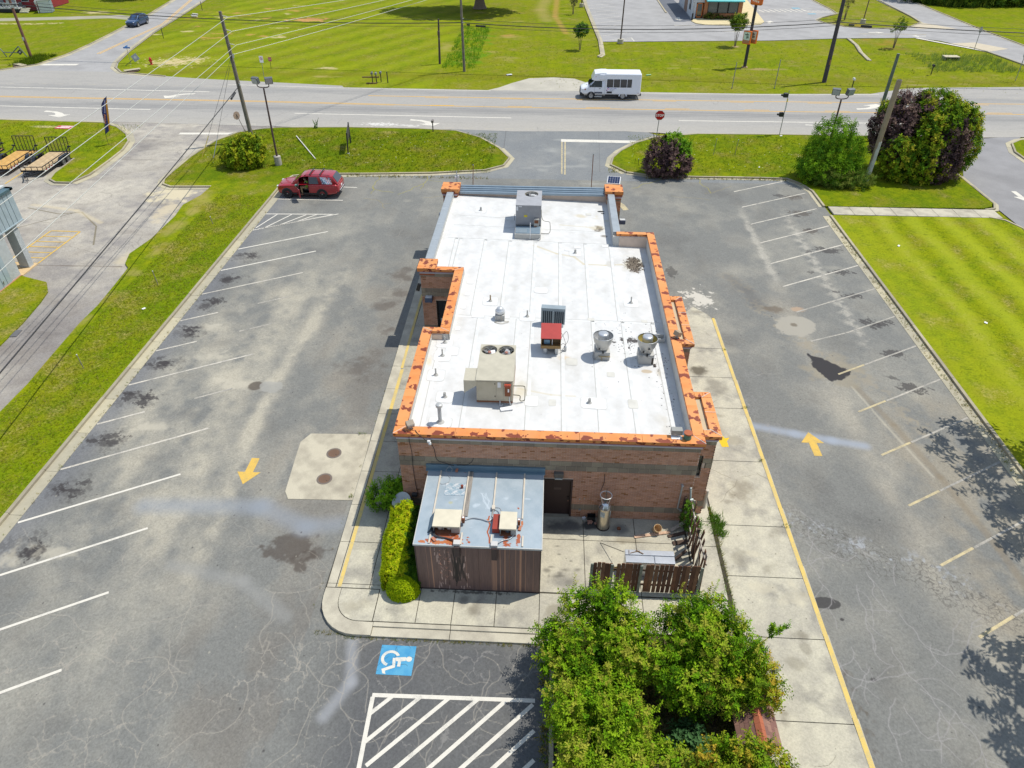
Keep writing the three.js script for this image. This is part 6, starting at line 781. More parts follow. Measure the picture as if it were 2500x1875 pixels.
// ---------------------------------------------------------------- foliage
const barkM = (() => { reseed(120); return new THREE.MeshStandardMaterial({ roughness: 0.95,map: tile(256,0.8,(u,v) => scl([0.2,0.15,0.105],0.9+0.5*nz(F1,u*5,v)+0.3*nz(FW,u,v*0.4))),bumpMap: fineBump,bumpScale: 0.01 }); })();
const leafM = new THREE.MeshPhysicalMaterial({ color: 0xffffff,roughness: 1,specularIntensity: 0.12,transmission: 0.25,thickness: 0,side: THREE.DoubleSide });
function sprigGeo(n,len,leafL,leafW,sd,curl = 0.25) {
  reseed(sd); const pos = [],V = (a) => pos.push(a.x,a.y,a.z);
  for (let i = 0; i < n; i++) {
    const t = (i+0.6)/n,a = i*2.4+R()*0.6,up = rr(0.15,0.75),L = leafL*rr(0.75,1.2),W = leafW*rr(0.8,1.2),base = new THREE.Vector3(rr(-0.01,0.01),t*len,rr(-0.01,0.01));
    const d = new THREE.Vector3(Math.cos(a),up,Math.sin(a)).normalize(),s = new THREE.Vector3(-Math.sin(a),rr(-0.4,0.4),Math.cos(a)).normalize(),nn = new THREE.Vector3().crossVectors(s,d);
    const m = base.clone().addScaledVector(d,L*0.5),tip = base.clone().addScaledVector(d,L).addScaledVector(nn,-L*curl*0.5),l = m.clone().addScaledVector(s,W/2).addScaledVector(nn,W*0.15),r = m.clone().addScaledVector(s,-W/2).addScaledVector(nn,W*0.15);
    V(base); V(l); V(tip); V(base); V(tip); V(r);
  }
  const g = new THREE.BufferGeometry(); g.setAttribute('position',new THREE.BufferAttribute(new Float32Array(pos),3)); g.computeVertexNormals(); return g;
}
const sprigs = { myrtle: sprigGeo(9,0.2,0.085,0.05,1),hedge: sprigGeo(8,0.1,0.05,0.032,2),broad: sprigGeo(8,0.26,0.17,0.1,3),feather: sprigGeo(12,0.42,0.17,0.06,4,0.5),big: sprigGeo(9,0.6,0.42,0.26,5),grass: null };
{ reseed(6); const p = []; for (let i = 0; i < 7; i++) { const a = R()*6.28,b = rr(0.1,0.5),h = rr(0.6,1),x = rr(-0.25,0.25),z = rr(-0.25,0.25),w = 0.05; const c = Math.cos(a),s = Math.sin(a); p.push(x - s*w,0,z+c*w,x+s*w,0,z - c*w,x+c*b,h,z+s*b); } const g = new THREE.BufferGeometry(); g.setAttribute('position',new THREE.BufferAttribute(new Float32Array(p),3)); g.computeVertexNormals(); sprigs.grass = g; }
const UPV = new THREE.Vector3(0,1,0);
// spots: [x, y, z, nx, ny, nz, scale, [r, g, b]]
function leaves(name,parent,geo,spots,m = leafM) {
  const im = new THREE.InstancedMesh(geo,m,spots.length),M4 = new THREE.Matrix4(),q = new THREE.Quaternion(),q2 = new THREE.Quaternion(),c = new THREE.Color();
  spots.forEach((s,i) => { q.setFromUnitVectors(UPV,new THREE.Vector3(s[3],s[4],s[5]).normalize()); q2.setFromAxisAngle(UPV,R()*6.283); q.multiply(q2); M4.compose(new THREE.Vector3(s[0],s[1],s[2]),q,new THREE.Vector3(s[6],s[6],s[6])); im.setMatrixAt(i,M4); im.setColorAt(i,c.setRGB(...s[7])); });
  im.name = name; im.castShadow = im.receiveShadow = true; im.userData.kind = 'stuff'; parent.add(im); return im;
}
// lobes: [x, y, z, rx, ry, rz]; puts n sprigs through the outer shells of the lobes, clumped, leaving gaps
function crownSpots(lobes,n,tones,o = {}) {
  const { shell = 0.35,up = 0.5,size = 1,gap = 0.0,freq = 0.9,ox = R()*7 } = o,out = [],vol = lobes.map((l) => Math.pow(l[3]*l[4]*l[5],0.66)),tot = vol.reduce((a,b) => a+b,0);
  lobes.forEach((l,k) => { const m = Math.round(n*vol[k]/tot); for (let i = 0; i < m; i++) {
    const u = R()*2 - 1,a = R()*6.283,s = Math.sqrt(1 - u*u),dx = s*Math.cos(a),dy = u,dz = s*Math.sin(a),lump = 1+0.22*nz(F1,dx*freq+ox,dz*freq+dy*0.7+k*0.37)+0.12*nz(F2,dx*2+ox,dz*2+dy),r = lump*(1 - shell*R()*R());
    const x = l[0]+dx*r*l[3],y = l[1]+dy*r*l[4],z = l[2]+dz*r*l[5]; if (y < 0.05) continue;
    if (gap && nz(F2,x*0.55+ox,z*0.55+y*0.4) < -0.55+gap) continue;
    const inside = lobes.some((b,j) => j !== k && ((x - b[0])/b[3]) ** 2+((y - b[1])/b[4]) ** 2+((z - b[2])/b[5]) ** 2 < 0.5); if (inside && R() < 0.85) continue;
    const t = clamp(0.5+0.5*nz(F3,x*0.5+ox,z*0.5+y*0.5)+rr(-0.35,0.35)),ti = t*(tones.length - 1),i0 = Math.min(tones.length - 2,Math.floor(ti)); out.push([x,y,z,dx+rr(-0.5,0.5),dy+up,dz+rr(-0.5,0.5),size*rr(0.75,1.3),scl(mixc(tones[i0],tones[i0+1],ti - i0),rr(0.8,1.15))]);
  } }); return out;
}
function shoots(lobes,n,tones,o = {}) { const out = [],{ len = 0.6,size = 0.9,lean = 0.35,step = 0.11 } = o; for (let i = 0; i < n; i++) { const l = lobes[(R()*lobes.length) | 0],a = R()*6.283,e = rr(0.2,0.9),x = l[0]+Math.cos(a)*l[3]*Math.sqrt(1 - e*e),y = l[1]+e*l[4],z = l[2]+Math.sin(a)*l[5]*Math.sqrt(1 - e*e),L = len*rr(0.5,1.2),lx = Math.cos(a)*lean+rr(-0.2,0.2),lz = Math.sin(a)*lean+rr(-0.2,0.2),c = tones[(R()*tones.length) | 0]; for (let s = 0; s < L; s += step) out.push([x+lx*s,y+s,z+lz*s,lx+rr(-0.5,0.5),1,lz+rr(-0.5,0.5),size*(1 - 0.5*s/L),scl(c,rr(0.9,1.2))]); } return out; }
function stems(parent,name,list,r0,r1,m = barkM) { obj(name,list.map(([a,b,c]) => { const g = []; const cv = new THREE.CatmullRomCurve3([a,b,c].map((p) => new THREE.Vector3(...p))); let p = cv.getPoint(0); for (let i = 1; i <= 6; i++) { const q = cv.getPoint(i/6); g.push(rod(p.toArray(),q.toArray(),mix(r0,r1,(i - 1)/6),mix(r0,r1,i/6),7)); p = q; } return mergeGeometries(g); }),m,parent); }
const MYR = [[0.05,0.12,0.006],[0.1,0.23,0.007],[0.17,0.33,0.008],[0.25,0.38,0.014],[0.33,0.34,0.04]],YL = [[0.12,0.2,0.012],[0.2,0.3,0.012],[0.3,0.34,0.02],[0.42,0.3,0.03]];
// planting bed with the crape myrtles
struct('planting_bed',prism([[0.76,-14.82],[7.14,-14.82],[7.14,4],[0.76,4]],-0.05,0.08),(() => { reseed(121); return new THREE.MeshStandardMaterial({ roughness: 1,bumpMap: fineBump,bumpScale: 0.06,map: tile(512,4,(u,v) => { const n = nz(F1,u*2,v*2),m = nz(FW,u*2,v*2),p = nz(F2,u*3,v*3); return scl(mixc(mixc([0.06,0.045,0.025],[0.2,0.15,0.07],clamp(0.4+n)),[0.09,0.11,0.02],clamp(0.3+0.8*p)),1+0.3*m); }) }); })());
kerb('bed_kerb',[[0.7,-14.85],[0.7,3]],{ w: 0.14,gut: 0,y: 0.16,flip: -1 });
function myrtle(label,x,z,lobes,n,tones,sh = 26) {
  const t = thing('crape_myrtle',label,'tree',[x,0.06,z],0,'crape myrtles in the planting bed'); const L = lobes.map((l) => [l[0] - x,l[1] - 0.3,l[2] - z+(l[2] < -12.5 ? 0.42 : 0),l[3],l[4],l[5]]);
  stems(t,'trunk',L.concat(L).map((l,i) => { const a = i*1.7; return [[0.12*Math.cos(a),0,0.12*Math.sin(a)],[l[0]*0.35+0.1*Math.cos(a),l[1]*0.5,l[2]*0.35+0.1*Math.sin(a)],[l[0]+rr(-0.3,0.3)*l[3],l[1]+rr(0.1,0.5)*l[4],l[2]+rr(-0.3,0.3)*l[5]]]; }),0.045,0.012);
  const cl = []; for (const l of L) for (let i = 0,m = Math.round(5+9*l[3]*l[5]); i < m; i++) { const a = R()*6.283,u = rr(-0.25,1),s = Math.sqrt(Math.max(0,1 - u*u))*rr(0.55,1.08),q = rr(0.24,0.46); cl.push([l[0]+Math.cos(a)*s*l[3],l[1]+u*l[4]*rr(0.7,1.12),l[2]+Math.sin(a)*s*l[5],q,q*rr(0.8,1.25),q]); }
  leaves('crown',t,sprigs.myrtle,[...crownSpots(cl,n,tones,{ shell: 0.75,gap: 0.12,size: 1.0,freq: 1.6 }),...crownSpots(L.map((l) => [l[0],l[1] - 0.15,l[2],l[3]*0.72,l[4]*0.7,l[5]*0.72]),n*0.3,[tones[0],tones[1]],{ shell: 0.8,gap: 0.3 }),...shoots(cl,sh*2,tones.slice(1),{ len: 0.55 })]); return t;
}
reseed(130);
myrtle('bushy green crape myrtle at the left back of the bed, nearest the picket fence',2.1,-13.5,[[2.1,2.1,-13.5,1.3,0.95,1.25],[1.15,1.7,-13.6,0.8,0.8,0.9],[3.05,1.9,-13.9,0.8,0.85,0.8],[2.2,1.5,-12.6,1.2,0.8,0.7],[1.9,2.5,-14.6,0.75,0.7,0.6],[2.6,2.6,-14.4,0.45,0.7,0.4]],5600,MYR,34);
myrtle('bushy green crape myrtle at the right back of the bed beside the drive slab',5.2,-13.3,[[5.1,2.2,-13.4,1.2,1,1.2],[6.3,2,-13.3,0.85,0.85,0.9],[4.4,1.8,-12.9,0.8,0.8,0.8],[5.0,1.6,-12.0,1.0,0.8,0.8],[5.6,2.4,-14.4,0.7,0.7,0.5],[4.5,2.5,-14.2,0.5,0.65,0.5],[6.3,2.2,-14.2,0.5,0.6,0.5]],5400,MYR,34);
myrtle('lighter green crape myrtle at the near left of the bed along its kerb',2.1,-10.4,[[2.0,1.9,-10.3,1.3,0.9,1.1],[1.15,1.7,-10.9,0.7,0.8,0.9],[3.1,1.7,-10.2,0.9,0.8,0.8],[1.9,1.7,-11.4,0.9,0.7,0.6],[2.2,1.8,-9.2,1.2,0.9,0.7]],5600,[MYR[1],MYR[2],MYR[3],YL[1],MYR[4]],26);
myrtle('yellow-green crape myrtle leaning over the far end of the shingled roof',6.75,-12.5,[[6.75,1.75,-12.5,0.62,0.6,0.5],[7.1,1.6,-12.7,0.4,0.5,0.4],[6.3,1.8,-12.6,0.5,0.5,0.4]],1500,[MYR[2],YL[0],YL[1],YL[2],YL[3]],10);
myrtle('yellow-green crape myrtle covering the near end of the shingled roof',6.0,-9.9,[[5.95,1.7,-9.85,0.7,0.6,0.55],[5.2,1.5,-9.7,0.5,0.55,0.5],[6.5,1.5,-9.7,0.45,0.5,0.4],[5.9,1.6,-9.1,1,0.7,0.5]],2300,[MYR[2],YL[0],YL[1],YL[2],YL[3]],16);
{
  const t = thing('leafy_shoot','single leafy shoot reaching out over the drive slab from the right shrub','branch',[7.2,1.9,-13.4]); obj('stem',tube([[-0.5,-0.2,0],[0,0.05,-0.1],[0.4,0.25,-0.3],[0.8,0.4,-0.45]],0.012,16,5),barkM,t); const sp = []; for (let i = 0; i < 34; i++) { const s = rr(0.3,1); sp.push([s*0.82+rr(-0.06,0.06),0.06+s*0.36+rr(-0.05,0.1),-0.1 - s*0.36+rr(-0.06,0.06),rr(-0.5,0.8),0.7,rr(-0.6,0.4),0.8,MYR[(R()*4) | 0]]); } for (let i = 0; i < 24; i++) sp.push([0.28+rr(-0.06,0.08),0.25+rr(0,0.35),-0.3+rr(-0.12,0.04),0,1,0,0.75,MYR[(R()*4) | 0]]); leaves('foliage',t,sprigs.myrtle,sp);
}
{
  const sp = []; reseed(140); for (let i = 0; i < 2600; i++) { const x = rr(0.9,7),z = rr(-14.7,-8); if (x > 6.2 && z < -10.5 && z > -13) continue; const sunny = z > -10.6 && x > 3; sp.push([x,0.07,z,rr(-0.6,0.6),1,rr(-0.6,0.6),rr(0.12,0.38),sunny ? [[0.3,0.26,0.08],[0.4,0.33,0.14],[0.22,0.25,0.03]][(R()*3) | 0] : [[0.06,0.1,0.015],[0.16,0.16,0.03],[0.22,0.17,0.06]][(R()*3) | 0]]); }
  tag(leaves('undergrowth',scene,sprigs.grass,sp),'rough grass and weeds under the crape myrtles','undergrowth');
  const b = thing('leafy_weed','bluish green leafy weed in the shade between the shrubs and the shingled roof','weed',[4.75,0.08,-11.0]); leaves('foliage',b,sprigs.broad,crownSpots([[0,0.3,0,0.4,0.35,0.4]],120,[[0.05,0.12,0.04],[0.1,0.2,0.07]],{ shell: 0.9 }));
  const w2 = thing('leafy_weed','bright green leafy weed at the sunny edge of the bed by the near shrub','weed',[4.7,0.08,-10.2]); leaves('foliage',w2,sprigs.broad,crownSpots([[0,0.25,0,0.35,0.3,0.35]],90,[[0.12,0.24,0.03],[0.25,0.32,0.04]],{ shell: 0.9 }));
  const ch = thing('wire_stand','bent wire stand half hidden in the weeds by the shingled roof','stand',[5.35,0.08,-10.5]); obj('wire',tube([[-0.2,0,0.1],[-0.15,0.35,0],[0.02,0.45,-0.02],[0.16,0.3,0.02],[0.2,0,0.1]],0.012,24,5),M([0.6,0.6,0.6],0.4,0.4),ch);
}
{
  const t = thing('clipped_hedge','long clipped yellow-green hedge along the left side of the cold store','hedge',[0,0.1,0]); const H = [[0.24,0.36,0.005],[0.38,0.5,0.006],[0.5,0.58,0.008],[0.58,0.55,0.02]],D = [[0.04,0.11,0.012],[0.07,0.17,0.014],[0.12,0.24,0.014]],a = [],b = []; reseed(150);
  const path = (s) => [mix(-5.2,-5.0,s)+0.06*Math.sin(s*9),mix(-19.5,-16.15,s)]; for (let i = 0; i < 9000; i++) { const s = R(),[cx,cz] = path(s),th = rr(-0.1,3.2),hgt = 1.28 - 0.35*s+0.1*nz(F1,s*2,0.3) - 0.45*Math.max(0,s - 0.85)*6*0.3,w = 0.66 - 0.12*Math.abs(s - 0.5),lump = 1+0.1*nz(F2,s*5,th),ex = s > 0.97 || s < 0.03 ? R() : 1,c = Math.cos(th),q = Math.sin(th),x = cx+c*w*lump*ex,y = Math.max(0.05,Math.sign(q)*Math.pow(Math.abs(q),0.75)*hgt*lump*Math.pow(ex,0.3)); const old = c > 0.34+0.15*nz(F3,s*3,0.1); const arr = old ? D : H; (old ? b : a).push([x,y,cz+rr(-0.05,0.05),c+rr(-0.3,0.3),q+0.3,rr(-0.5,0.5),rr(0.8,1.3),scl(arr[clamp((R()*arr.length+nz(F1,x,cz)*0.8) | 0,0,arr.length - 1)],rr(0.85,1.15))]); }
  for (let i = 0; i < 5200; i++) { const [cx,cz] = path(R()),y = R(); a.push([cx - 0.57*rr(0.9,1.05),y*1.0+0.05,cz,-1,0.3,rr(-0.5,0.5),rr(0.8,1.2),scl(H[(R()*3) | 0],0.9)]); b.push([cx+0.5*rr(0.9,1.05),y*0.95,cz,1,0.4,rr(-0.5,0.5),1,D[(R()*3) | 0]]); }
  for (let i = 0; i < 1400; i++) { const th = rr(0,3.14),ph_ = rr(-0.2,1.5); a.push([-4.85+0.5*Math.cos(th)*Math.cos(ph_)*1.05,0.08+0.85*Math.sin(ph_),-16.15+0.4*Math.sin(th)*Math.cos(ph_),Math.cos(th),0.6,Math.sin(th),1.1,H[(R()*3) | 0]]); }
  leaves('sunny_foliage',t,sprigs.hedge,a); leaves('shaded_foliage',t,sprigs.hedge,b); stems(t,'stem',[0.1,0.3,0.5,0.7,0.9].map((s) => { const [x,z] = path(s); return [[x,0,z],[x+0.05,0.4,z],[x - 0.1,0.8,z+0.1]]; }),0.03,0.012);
  const u = thing('shrub','small fresh green shrub between the satellite dish and the yellow walkway line','shrub',[-6.25,0.12,-20.5]); const G = [[0.07,0.17,0.012],[0.14,0.3,0.015],[0.26,0.44,0.02]],lb = [[0,0.62,0,0.58,0.55,0.55],[-0.4,0.5,0.2,0.3,0.4,0.3],[0.4,0.5,0.1,0.35,0.4,0.4]]; stems(u,'stem',[0,1,2,3].map((i) => [[0,0,0],[0.1*Math.cos(i*2),0.3,0.1*Math.sin(i*2)],[0.3*Math.cos(i*2),0.8,0.3*Math.sin(i*2)]]),0.02,0.008); leaves('foliage',u,sprigs.myrtle,[...crownSpots(lb,900,G,{ shell: 0.6,gap: 0.15,size: 0.95 }),...shoots(lb,14,G.slice(1),{ len: 0.4 })]);
  const v = thing('shrub','dark green shrub against the brick wall behind the satellite dish','shrub',[-5.5,0.12,-20.75]); const lv = [[0,0.75,0,0.32,0.5,0.3]]; stems(v,'stem',[[[0,0,0],[0,0.3,0],[0.05,0.8,0]]],0.02,0.008); leaves('foliage',v,sprigs.myrtle,[...crownSpots(lv,420,G,{ shell: 0.7,size: 0.9 }),...shoots(lv,6,G,{ len: 0.3 })]);
  const vine = thing('vine','green vine climbing through the broken fence at the wall corner','vine',[6.05,0.15,-19.85]); leaves('foliage',vine,sprigs.myrtle,crownSpots([[-0.1,0.7,0,0.14,0.7,0.2],[0.15,0.3,0.15,0.3,0.25,0.3]],240,[[0.06,0.16,0.015],[0.14,0.28,0.02]],{ shell: 0.9,size: 0.8 })); stems(vine,'stem',[[[0,0,0],[-0.1,0.5,0],[-0.1,1.3,0]]],0.01,0.005);
}
// parking-edge shrubs
function bush(name,label,cat,x,z,lobes,sets,o = {}) { const t = thing(name,label,cat,[x,0.06,z]); stems(t,'stem',[...Array(o.stems ?? 5)].map((_,i) => { const a = i*1.9,l = lobes[i % lobes.length]; return [[0.15*Math.cos(a),0,0.15*Math.sin(a)],[l[0]*0.5+0.1*Math.cos(a),l[1]*0.5,l[2]*0.5],[l[0],l[1]+l[4]*0.3,l[2]]]; }),o.r ?? 0.05,0.02); for (const [part,geo,lb,n,tones,op,sh] of sets) leaves(part,t,geo,[...crownSpots(lb,n,tones,op),...(sh ? shoots(lb,sh,tones.slice(1),{ len: op.len ?? 0.6,size: op.size,step: 0.16 }) : [])]); return t; }
const PU = [[0.04,0.027,0.03],[0.08,0.05,0.053],[0.15,0.09,0.085],[0.22,0.15,0.12]],LG = [[0.07,0.18,0.014],[0.15,0.31,0.018],[0.27,0.44,0.02]],YG = [[0.09,0.17,0.012],[0.2,0.3,0.014],[0.3,0.38,0.016],[0.38,0.36,0.02]];
{
  const lb = [[0,1.0,0,1.6,1.15,1.3],[0.5,1.6,-0.2,1.1,0.9,1],[-0.7,0.9,0.2,0.9,0.9,0.9]]; bush('round_bush','round yellow-green bush at the foot of the leaning utility pole','bush',-26.3,-59.6,lb,[['foliage',sprigs.broad,lb,2300,YG,{ shell: 0.4,size: 1.0 },12]]);
  const pb = [[0,1.0,0,1.75,1.15,1.3],[-0.2,1.9,-0.3,1.35,0.95,1.1],[0.9,1.1,0.1,1,0.9,0.9],[-0.9,1.0,0.2,0.9,0.8,0.9]],gb = [[0.9,2.1,-0.4,0.8,0.6,0.7],[0.4,2.7,-0.5,0.7,0.45,0.6],[1.4,1.6,0.1,0.35,0.5,0.35]]; bush('purple_bush','dark purple-brown bush with a bright green side by the stop sign','bush',9.9,-59.4,pb,[['purple_foliage',sprigs.broad,pb,2600,PU,{ shell: 0.45,size: 0.95,gap: 0.1 },40],['green_foliage',sprigs.broad,gb,520,LG,{ shell: 0.6,size: 1.0 },12]]);
  const g1 = [[0,1.7,0,1.7,1.7,1.6],[0.3,3.2,-0.4,1.5,1.4,1.4],[1.2,2.2,0.2,1.3,1.4,1.3],[-0.9,1.2,0.4,1.2,1.1,1.2],[0.4,1,1.0,1.8,0.9,1.0]]; bush('feathery_tree','feathery light green sapling tree growing around the right lot lamp post','tree',22.8,-59.2,g1,[['crown',sprigs.feather,g1,2500,LG,{ shell: 0.5,size: 1.1,up: 0.2,gap: 0.1 },10]],{ r: 0.06 });
  const purple = [[-1.7,3.4,-0.9,1.7,1.9,1.7],[-0.4,4.6,-1.4,1.9,1.5,1.7],[2.2,3.2,0.5,1.4,2.0,1.6],[1.8,1.6,1.4,1.4,1.5,1.2],[-1.8,2.4,-0.4,1.4,1.3,1.3]],green = [[0.6,3.1,1.0,1.3,2.1,1.1],[-1.2,1.7,1.1,1.8,1.7,1.3],[0.4,1.5,1.7,1.5,1.5,1.0],[2.8,4.2,-0.4,1.5,1.4,1.6],[3.3,2.6,-0.2,1.4,2.3,1.8],[1.2,5.3,-1.2,1.6,1,1.4],[2.4,4.4,0.6,1.2,1.4,1.2],[-2.2,4.7,-1.6,0.8,0.8,0.7]];
  bush('overgrown_bush','huge overgrown bush mixing dark purple and green leaves beside the right access road','bush',30.2,-60.4,purple,[['purple_foliage',sprigs.broad,purple,5200,PU,{ shell: 0.4,size: 1.15,gap: 0.08 },40],['green_foliage',sprigs.broad,green,6200,[[0.05,0.12,0.01],[0.11,0.22,0.012],[0.22,0.32,0.014],[0.38,0.36,0.03]],{ shell: 0.4,size: 1.15,gap: 0.08 },40]],{ r: 0.09,stems: 8 });
  const lo = [[0,0.6,0,1.5,0.7,0.9],[1.5,0.5,0.2,1.1,0.6,0.8],[-1.2,0.5,-0.4,1,0.6,0.8]]; bush('low_scrub','low green scrub along the kerb below the feathery sapling tree','scrub',23.6,-57.6,lo,[['foliage',sprigs.feather,lo,900,[[0.07,0.14,0.02],[0.14,0.24,0.03],[0.24,0.28,0.05]],{ shell: 0.7,size: 0.8 },20]]);
}
// shade trees just outside the right edge, whose shadows reach the lot
function tree(name,label,x,z,trunkH,r,lobes,n,tones,size,cat = 'tree') { const t = thing(name,label,cat,[x,0,z]); obj('trunk',[rod([0,0,0],[0.1*r,trunkH,0],r*1.15,r*0.8,12),lathe([[r*1.7,0],[r*1.35,r*0.6],[r*1.1,r*1.6]],14)],barkM,t); obj('limb',lobes.slice(0,6).map((l) => rod([0.1*r,trunkH*0.95,0],[l[0]*0.75,l[1],l[2]*0.75],r*0.5,r*0.12,7)),barkM,t); leaves('crown',t,sprigs.big,crownSpots(lobes,n,tones,{ shell: 0.7,gap: 0.3,size,freq: 1.2 })); return t; }
const OAK = [[0.025,0.055,0.008],[0.05,0.095,0.01],[0.08,0.14,0.012]];
tree('shade_tree','green shade tree on the lawn past the right kerb, only its shadow showing',24.2,-24.6,3.4,0.22,[[0,6.5,0,2.4,2,2.2],[-0.9,6.2,2.4,1.7,1.5,1.5],[-1.3,6.4,-2.4,1.6,1.4,1.5],[1.8,6,0.5,2,1.8,2.2],[-1.6,5.6,4.2,1.3,1.1,1.2]],820,OAK,0.75);
tree('shade_tree','nearer green shade tree right of the lot, only its shadow showing',19.6,-13.4,3,0.22,[[0,6.0,0,2.2,1.7,1.7],[-1.2,5.8,1.8,1.5,1.2,1.3],[-0.4,6,-1.8,1.5,1.3,1.2],[-1.6,6.2,3.0,1.6,1.2,1.4],[0.5,5.6,4.6,2,1.4,1.5]],900,OAK,0.75);
tree('oak_tree','big oak whose trunk foot shows at the top edge above its shadow',-12.9,-138.6,4,0.75,[[0,9,1,6,3.5,5.5],[-6,8.4,2,5,3,4.5],[5,8.6,2,4.6,3,4.5],[-3,9,5,4.5,2.8,3.6],[3,9,5,4,2.8,3.5],[-9,8,1,3.5,2.4,3]],5200,OAK,1.3);
tree('yard_tree','dark tree at the top edge beside the blue car',-77.6,-146.6,2,0.4,[[0,4.4,0,3,2.6,3],[-1.6,3.8,1.5,2,1.8,2]],900,OAK,1.2);
tree('yard_tree','dark tree at the top edge behind the red porch house',-95,-152,3,0.5,[[0,8,0,4.5,3.5,4],[-4,7.5,2,3.6,3,3.5],[4,7,2,3.4,2.8,3]],1800,OAK,1.3);
// woods at the top right
{
  reseed(170); const T2 = [[0.03,0.07,0.012],[0.06,0.12,0.016],[0.12,0.2,0.02],[0.2,0.26,0.03]]; const xs = [[66.5,-152,3],[70,-149.5,2.6],[74,-148,3.2],[78.5,-148.5,2.8],[83,-149.5,3.2],[88,-151,3.4],[93,-153,3.2],[99,-156,3.6]]; const nm = ['leftmost wood-edge tree beside the far road at the top right','second wood-edge tree from the far road at the top right','third wood-edge tree from the far road at the top right','fourth wood-edge tree from the far road at the top right','fifth wood-edge tree from the far road at the top right','sixth wood-edge tree at the far top right corner','seventh wood-edge tree at the far top right corner','last wood-edge tree at the far top right corner'];
  xs.forEach(([x,z,s],i) => tree('wood_tree',nm[i],x,z,2,0.22,[[0,s*1.5,0,s,s*1.1,s],[-s*0.5,s*0.8,s*0.6,s*0.8,s*0.7,s*0.7],[s*0.6,s*0.9,s*0.5,s*0.8,s*0.8,s*0.7],[0,s*0.5,s,s*1.1,s*0.5,s*0.5]],900,T2,0.95));
  const sp = []; for (let i = 0; i < 2600; i++) { const x = rr(66,102),z = -145.5 - Math.max(0,(x - 76))*0.32+rr(-2,1.2) - (x < 70 ? (70 - x)*0.9 : 0); sp.push([x,0,z,rr(-0.4,0.4),1,rr(-0.4,0.4),rr(0.5,1.5),[[0.1,0.2,0.02],[0.2,0.27,0.03],[0.05,0.1,0.015]][(R()*3) | 0]]); } tag(leaves('wood_edge_growth',scene,sprigs.grass,sp),'tall weeds along the edge of the woods at the top right','weeds');
}
// young street trees
function sapling(label,x,z,h,w,n,tones,name = 'young_tree') { const t = thing(name,label,'tree',[x,0,z]); const lb = [[0,h*0.82,0,w*0.6,h*0.2,w*0.6],[w*0.35,h*0.92,0,w*0.4,h*0.14,w*0.4],[-w*0.35,h*0.78,0.2,w*0.4,h*0.15,w*0.4]]; stems(t,'trunk',[0,1,2,3].map((i) => { const a = i*1.6; return [[0.08*Math.cos(a),0,0.08*Math.sin(a)],[0.16*Math.cos(a)*w,h*0.4,0.16*Math.sin(a)*w],[0.4*Math.cos(a)*w,h*0.8,0.4*Math.sin(a)*w]]; }),0.04,0.02); leaves('crown',t,sprigs.broad,crownSpots(lb,n,tones,{ shell: 0.8,gap: 0.15,size: 1.4 })); return t; }
sapling('young crape tree with slim stems left of the far parking lot',3.8,-106.9,2.95,1.1,260,[[0.03,0.09,0.02],[0.07,0.16,0.02],[0.14,0.24,0.03]]); sapling('young yellow-green tree beside the orange pole sign',25.7,-110.3,3.7,1.5,420,[[0.06,0.13,0.02],[0.16,0.24,0.02],[0.3,0.34,0.03]]); sapling('thin young tree on the rough verge near the concrete drain',47.6,-110.3,3.3,1.1,110,[[0.08,0.15,0.02],[0.2,0.27,0.03]]); sapling('bare thin sapling by the far lot kerb at the top edge',3.3,-133.8,2.2,0.5,40,[[0.12,0.13,0.05],[0.2,0.19,0.07]]); sapling('small bare tree on the far island beside the thin lamp post',47.4,-131,3.2,0.9,60,[[0.2,0.2,0.06],[0.3,0.28,0.08]]);
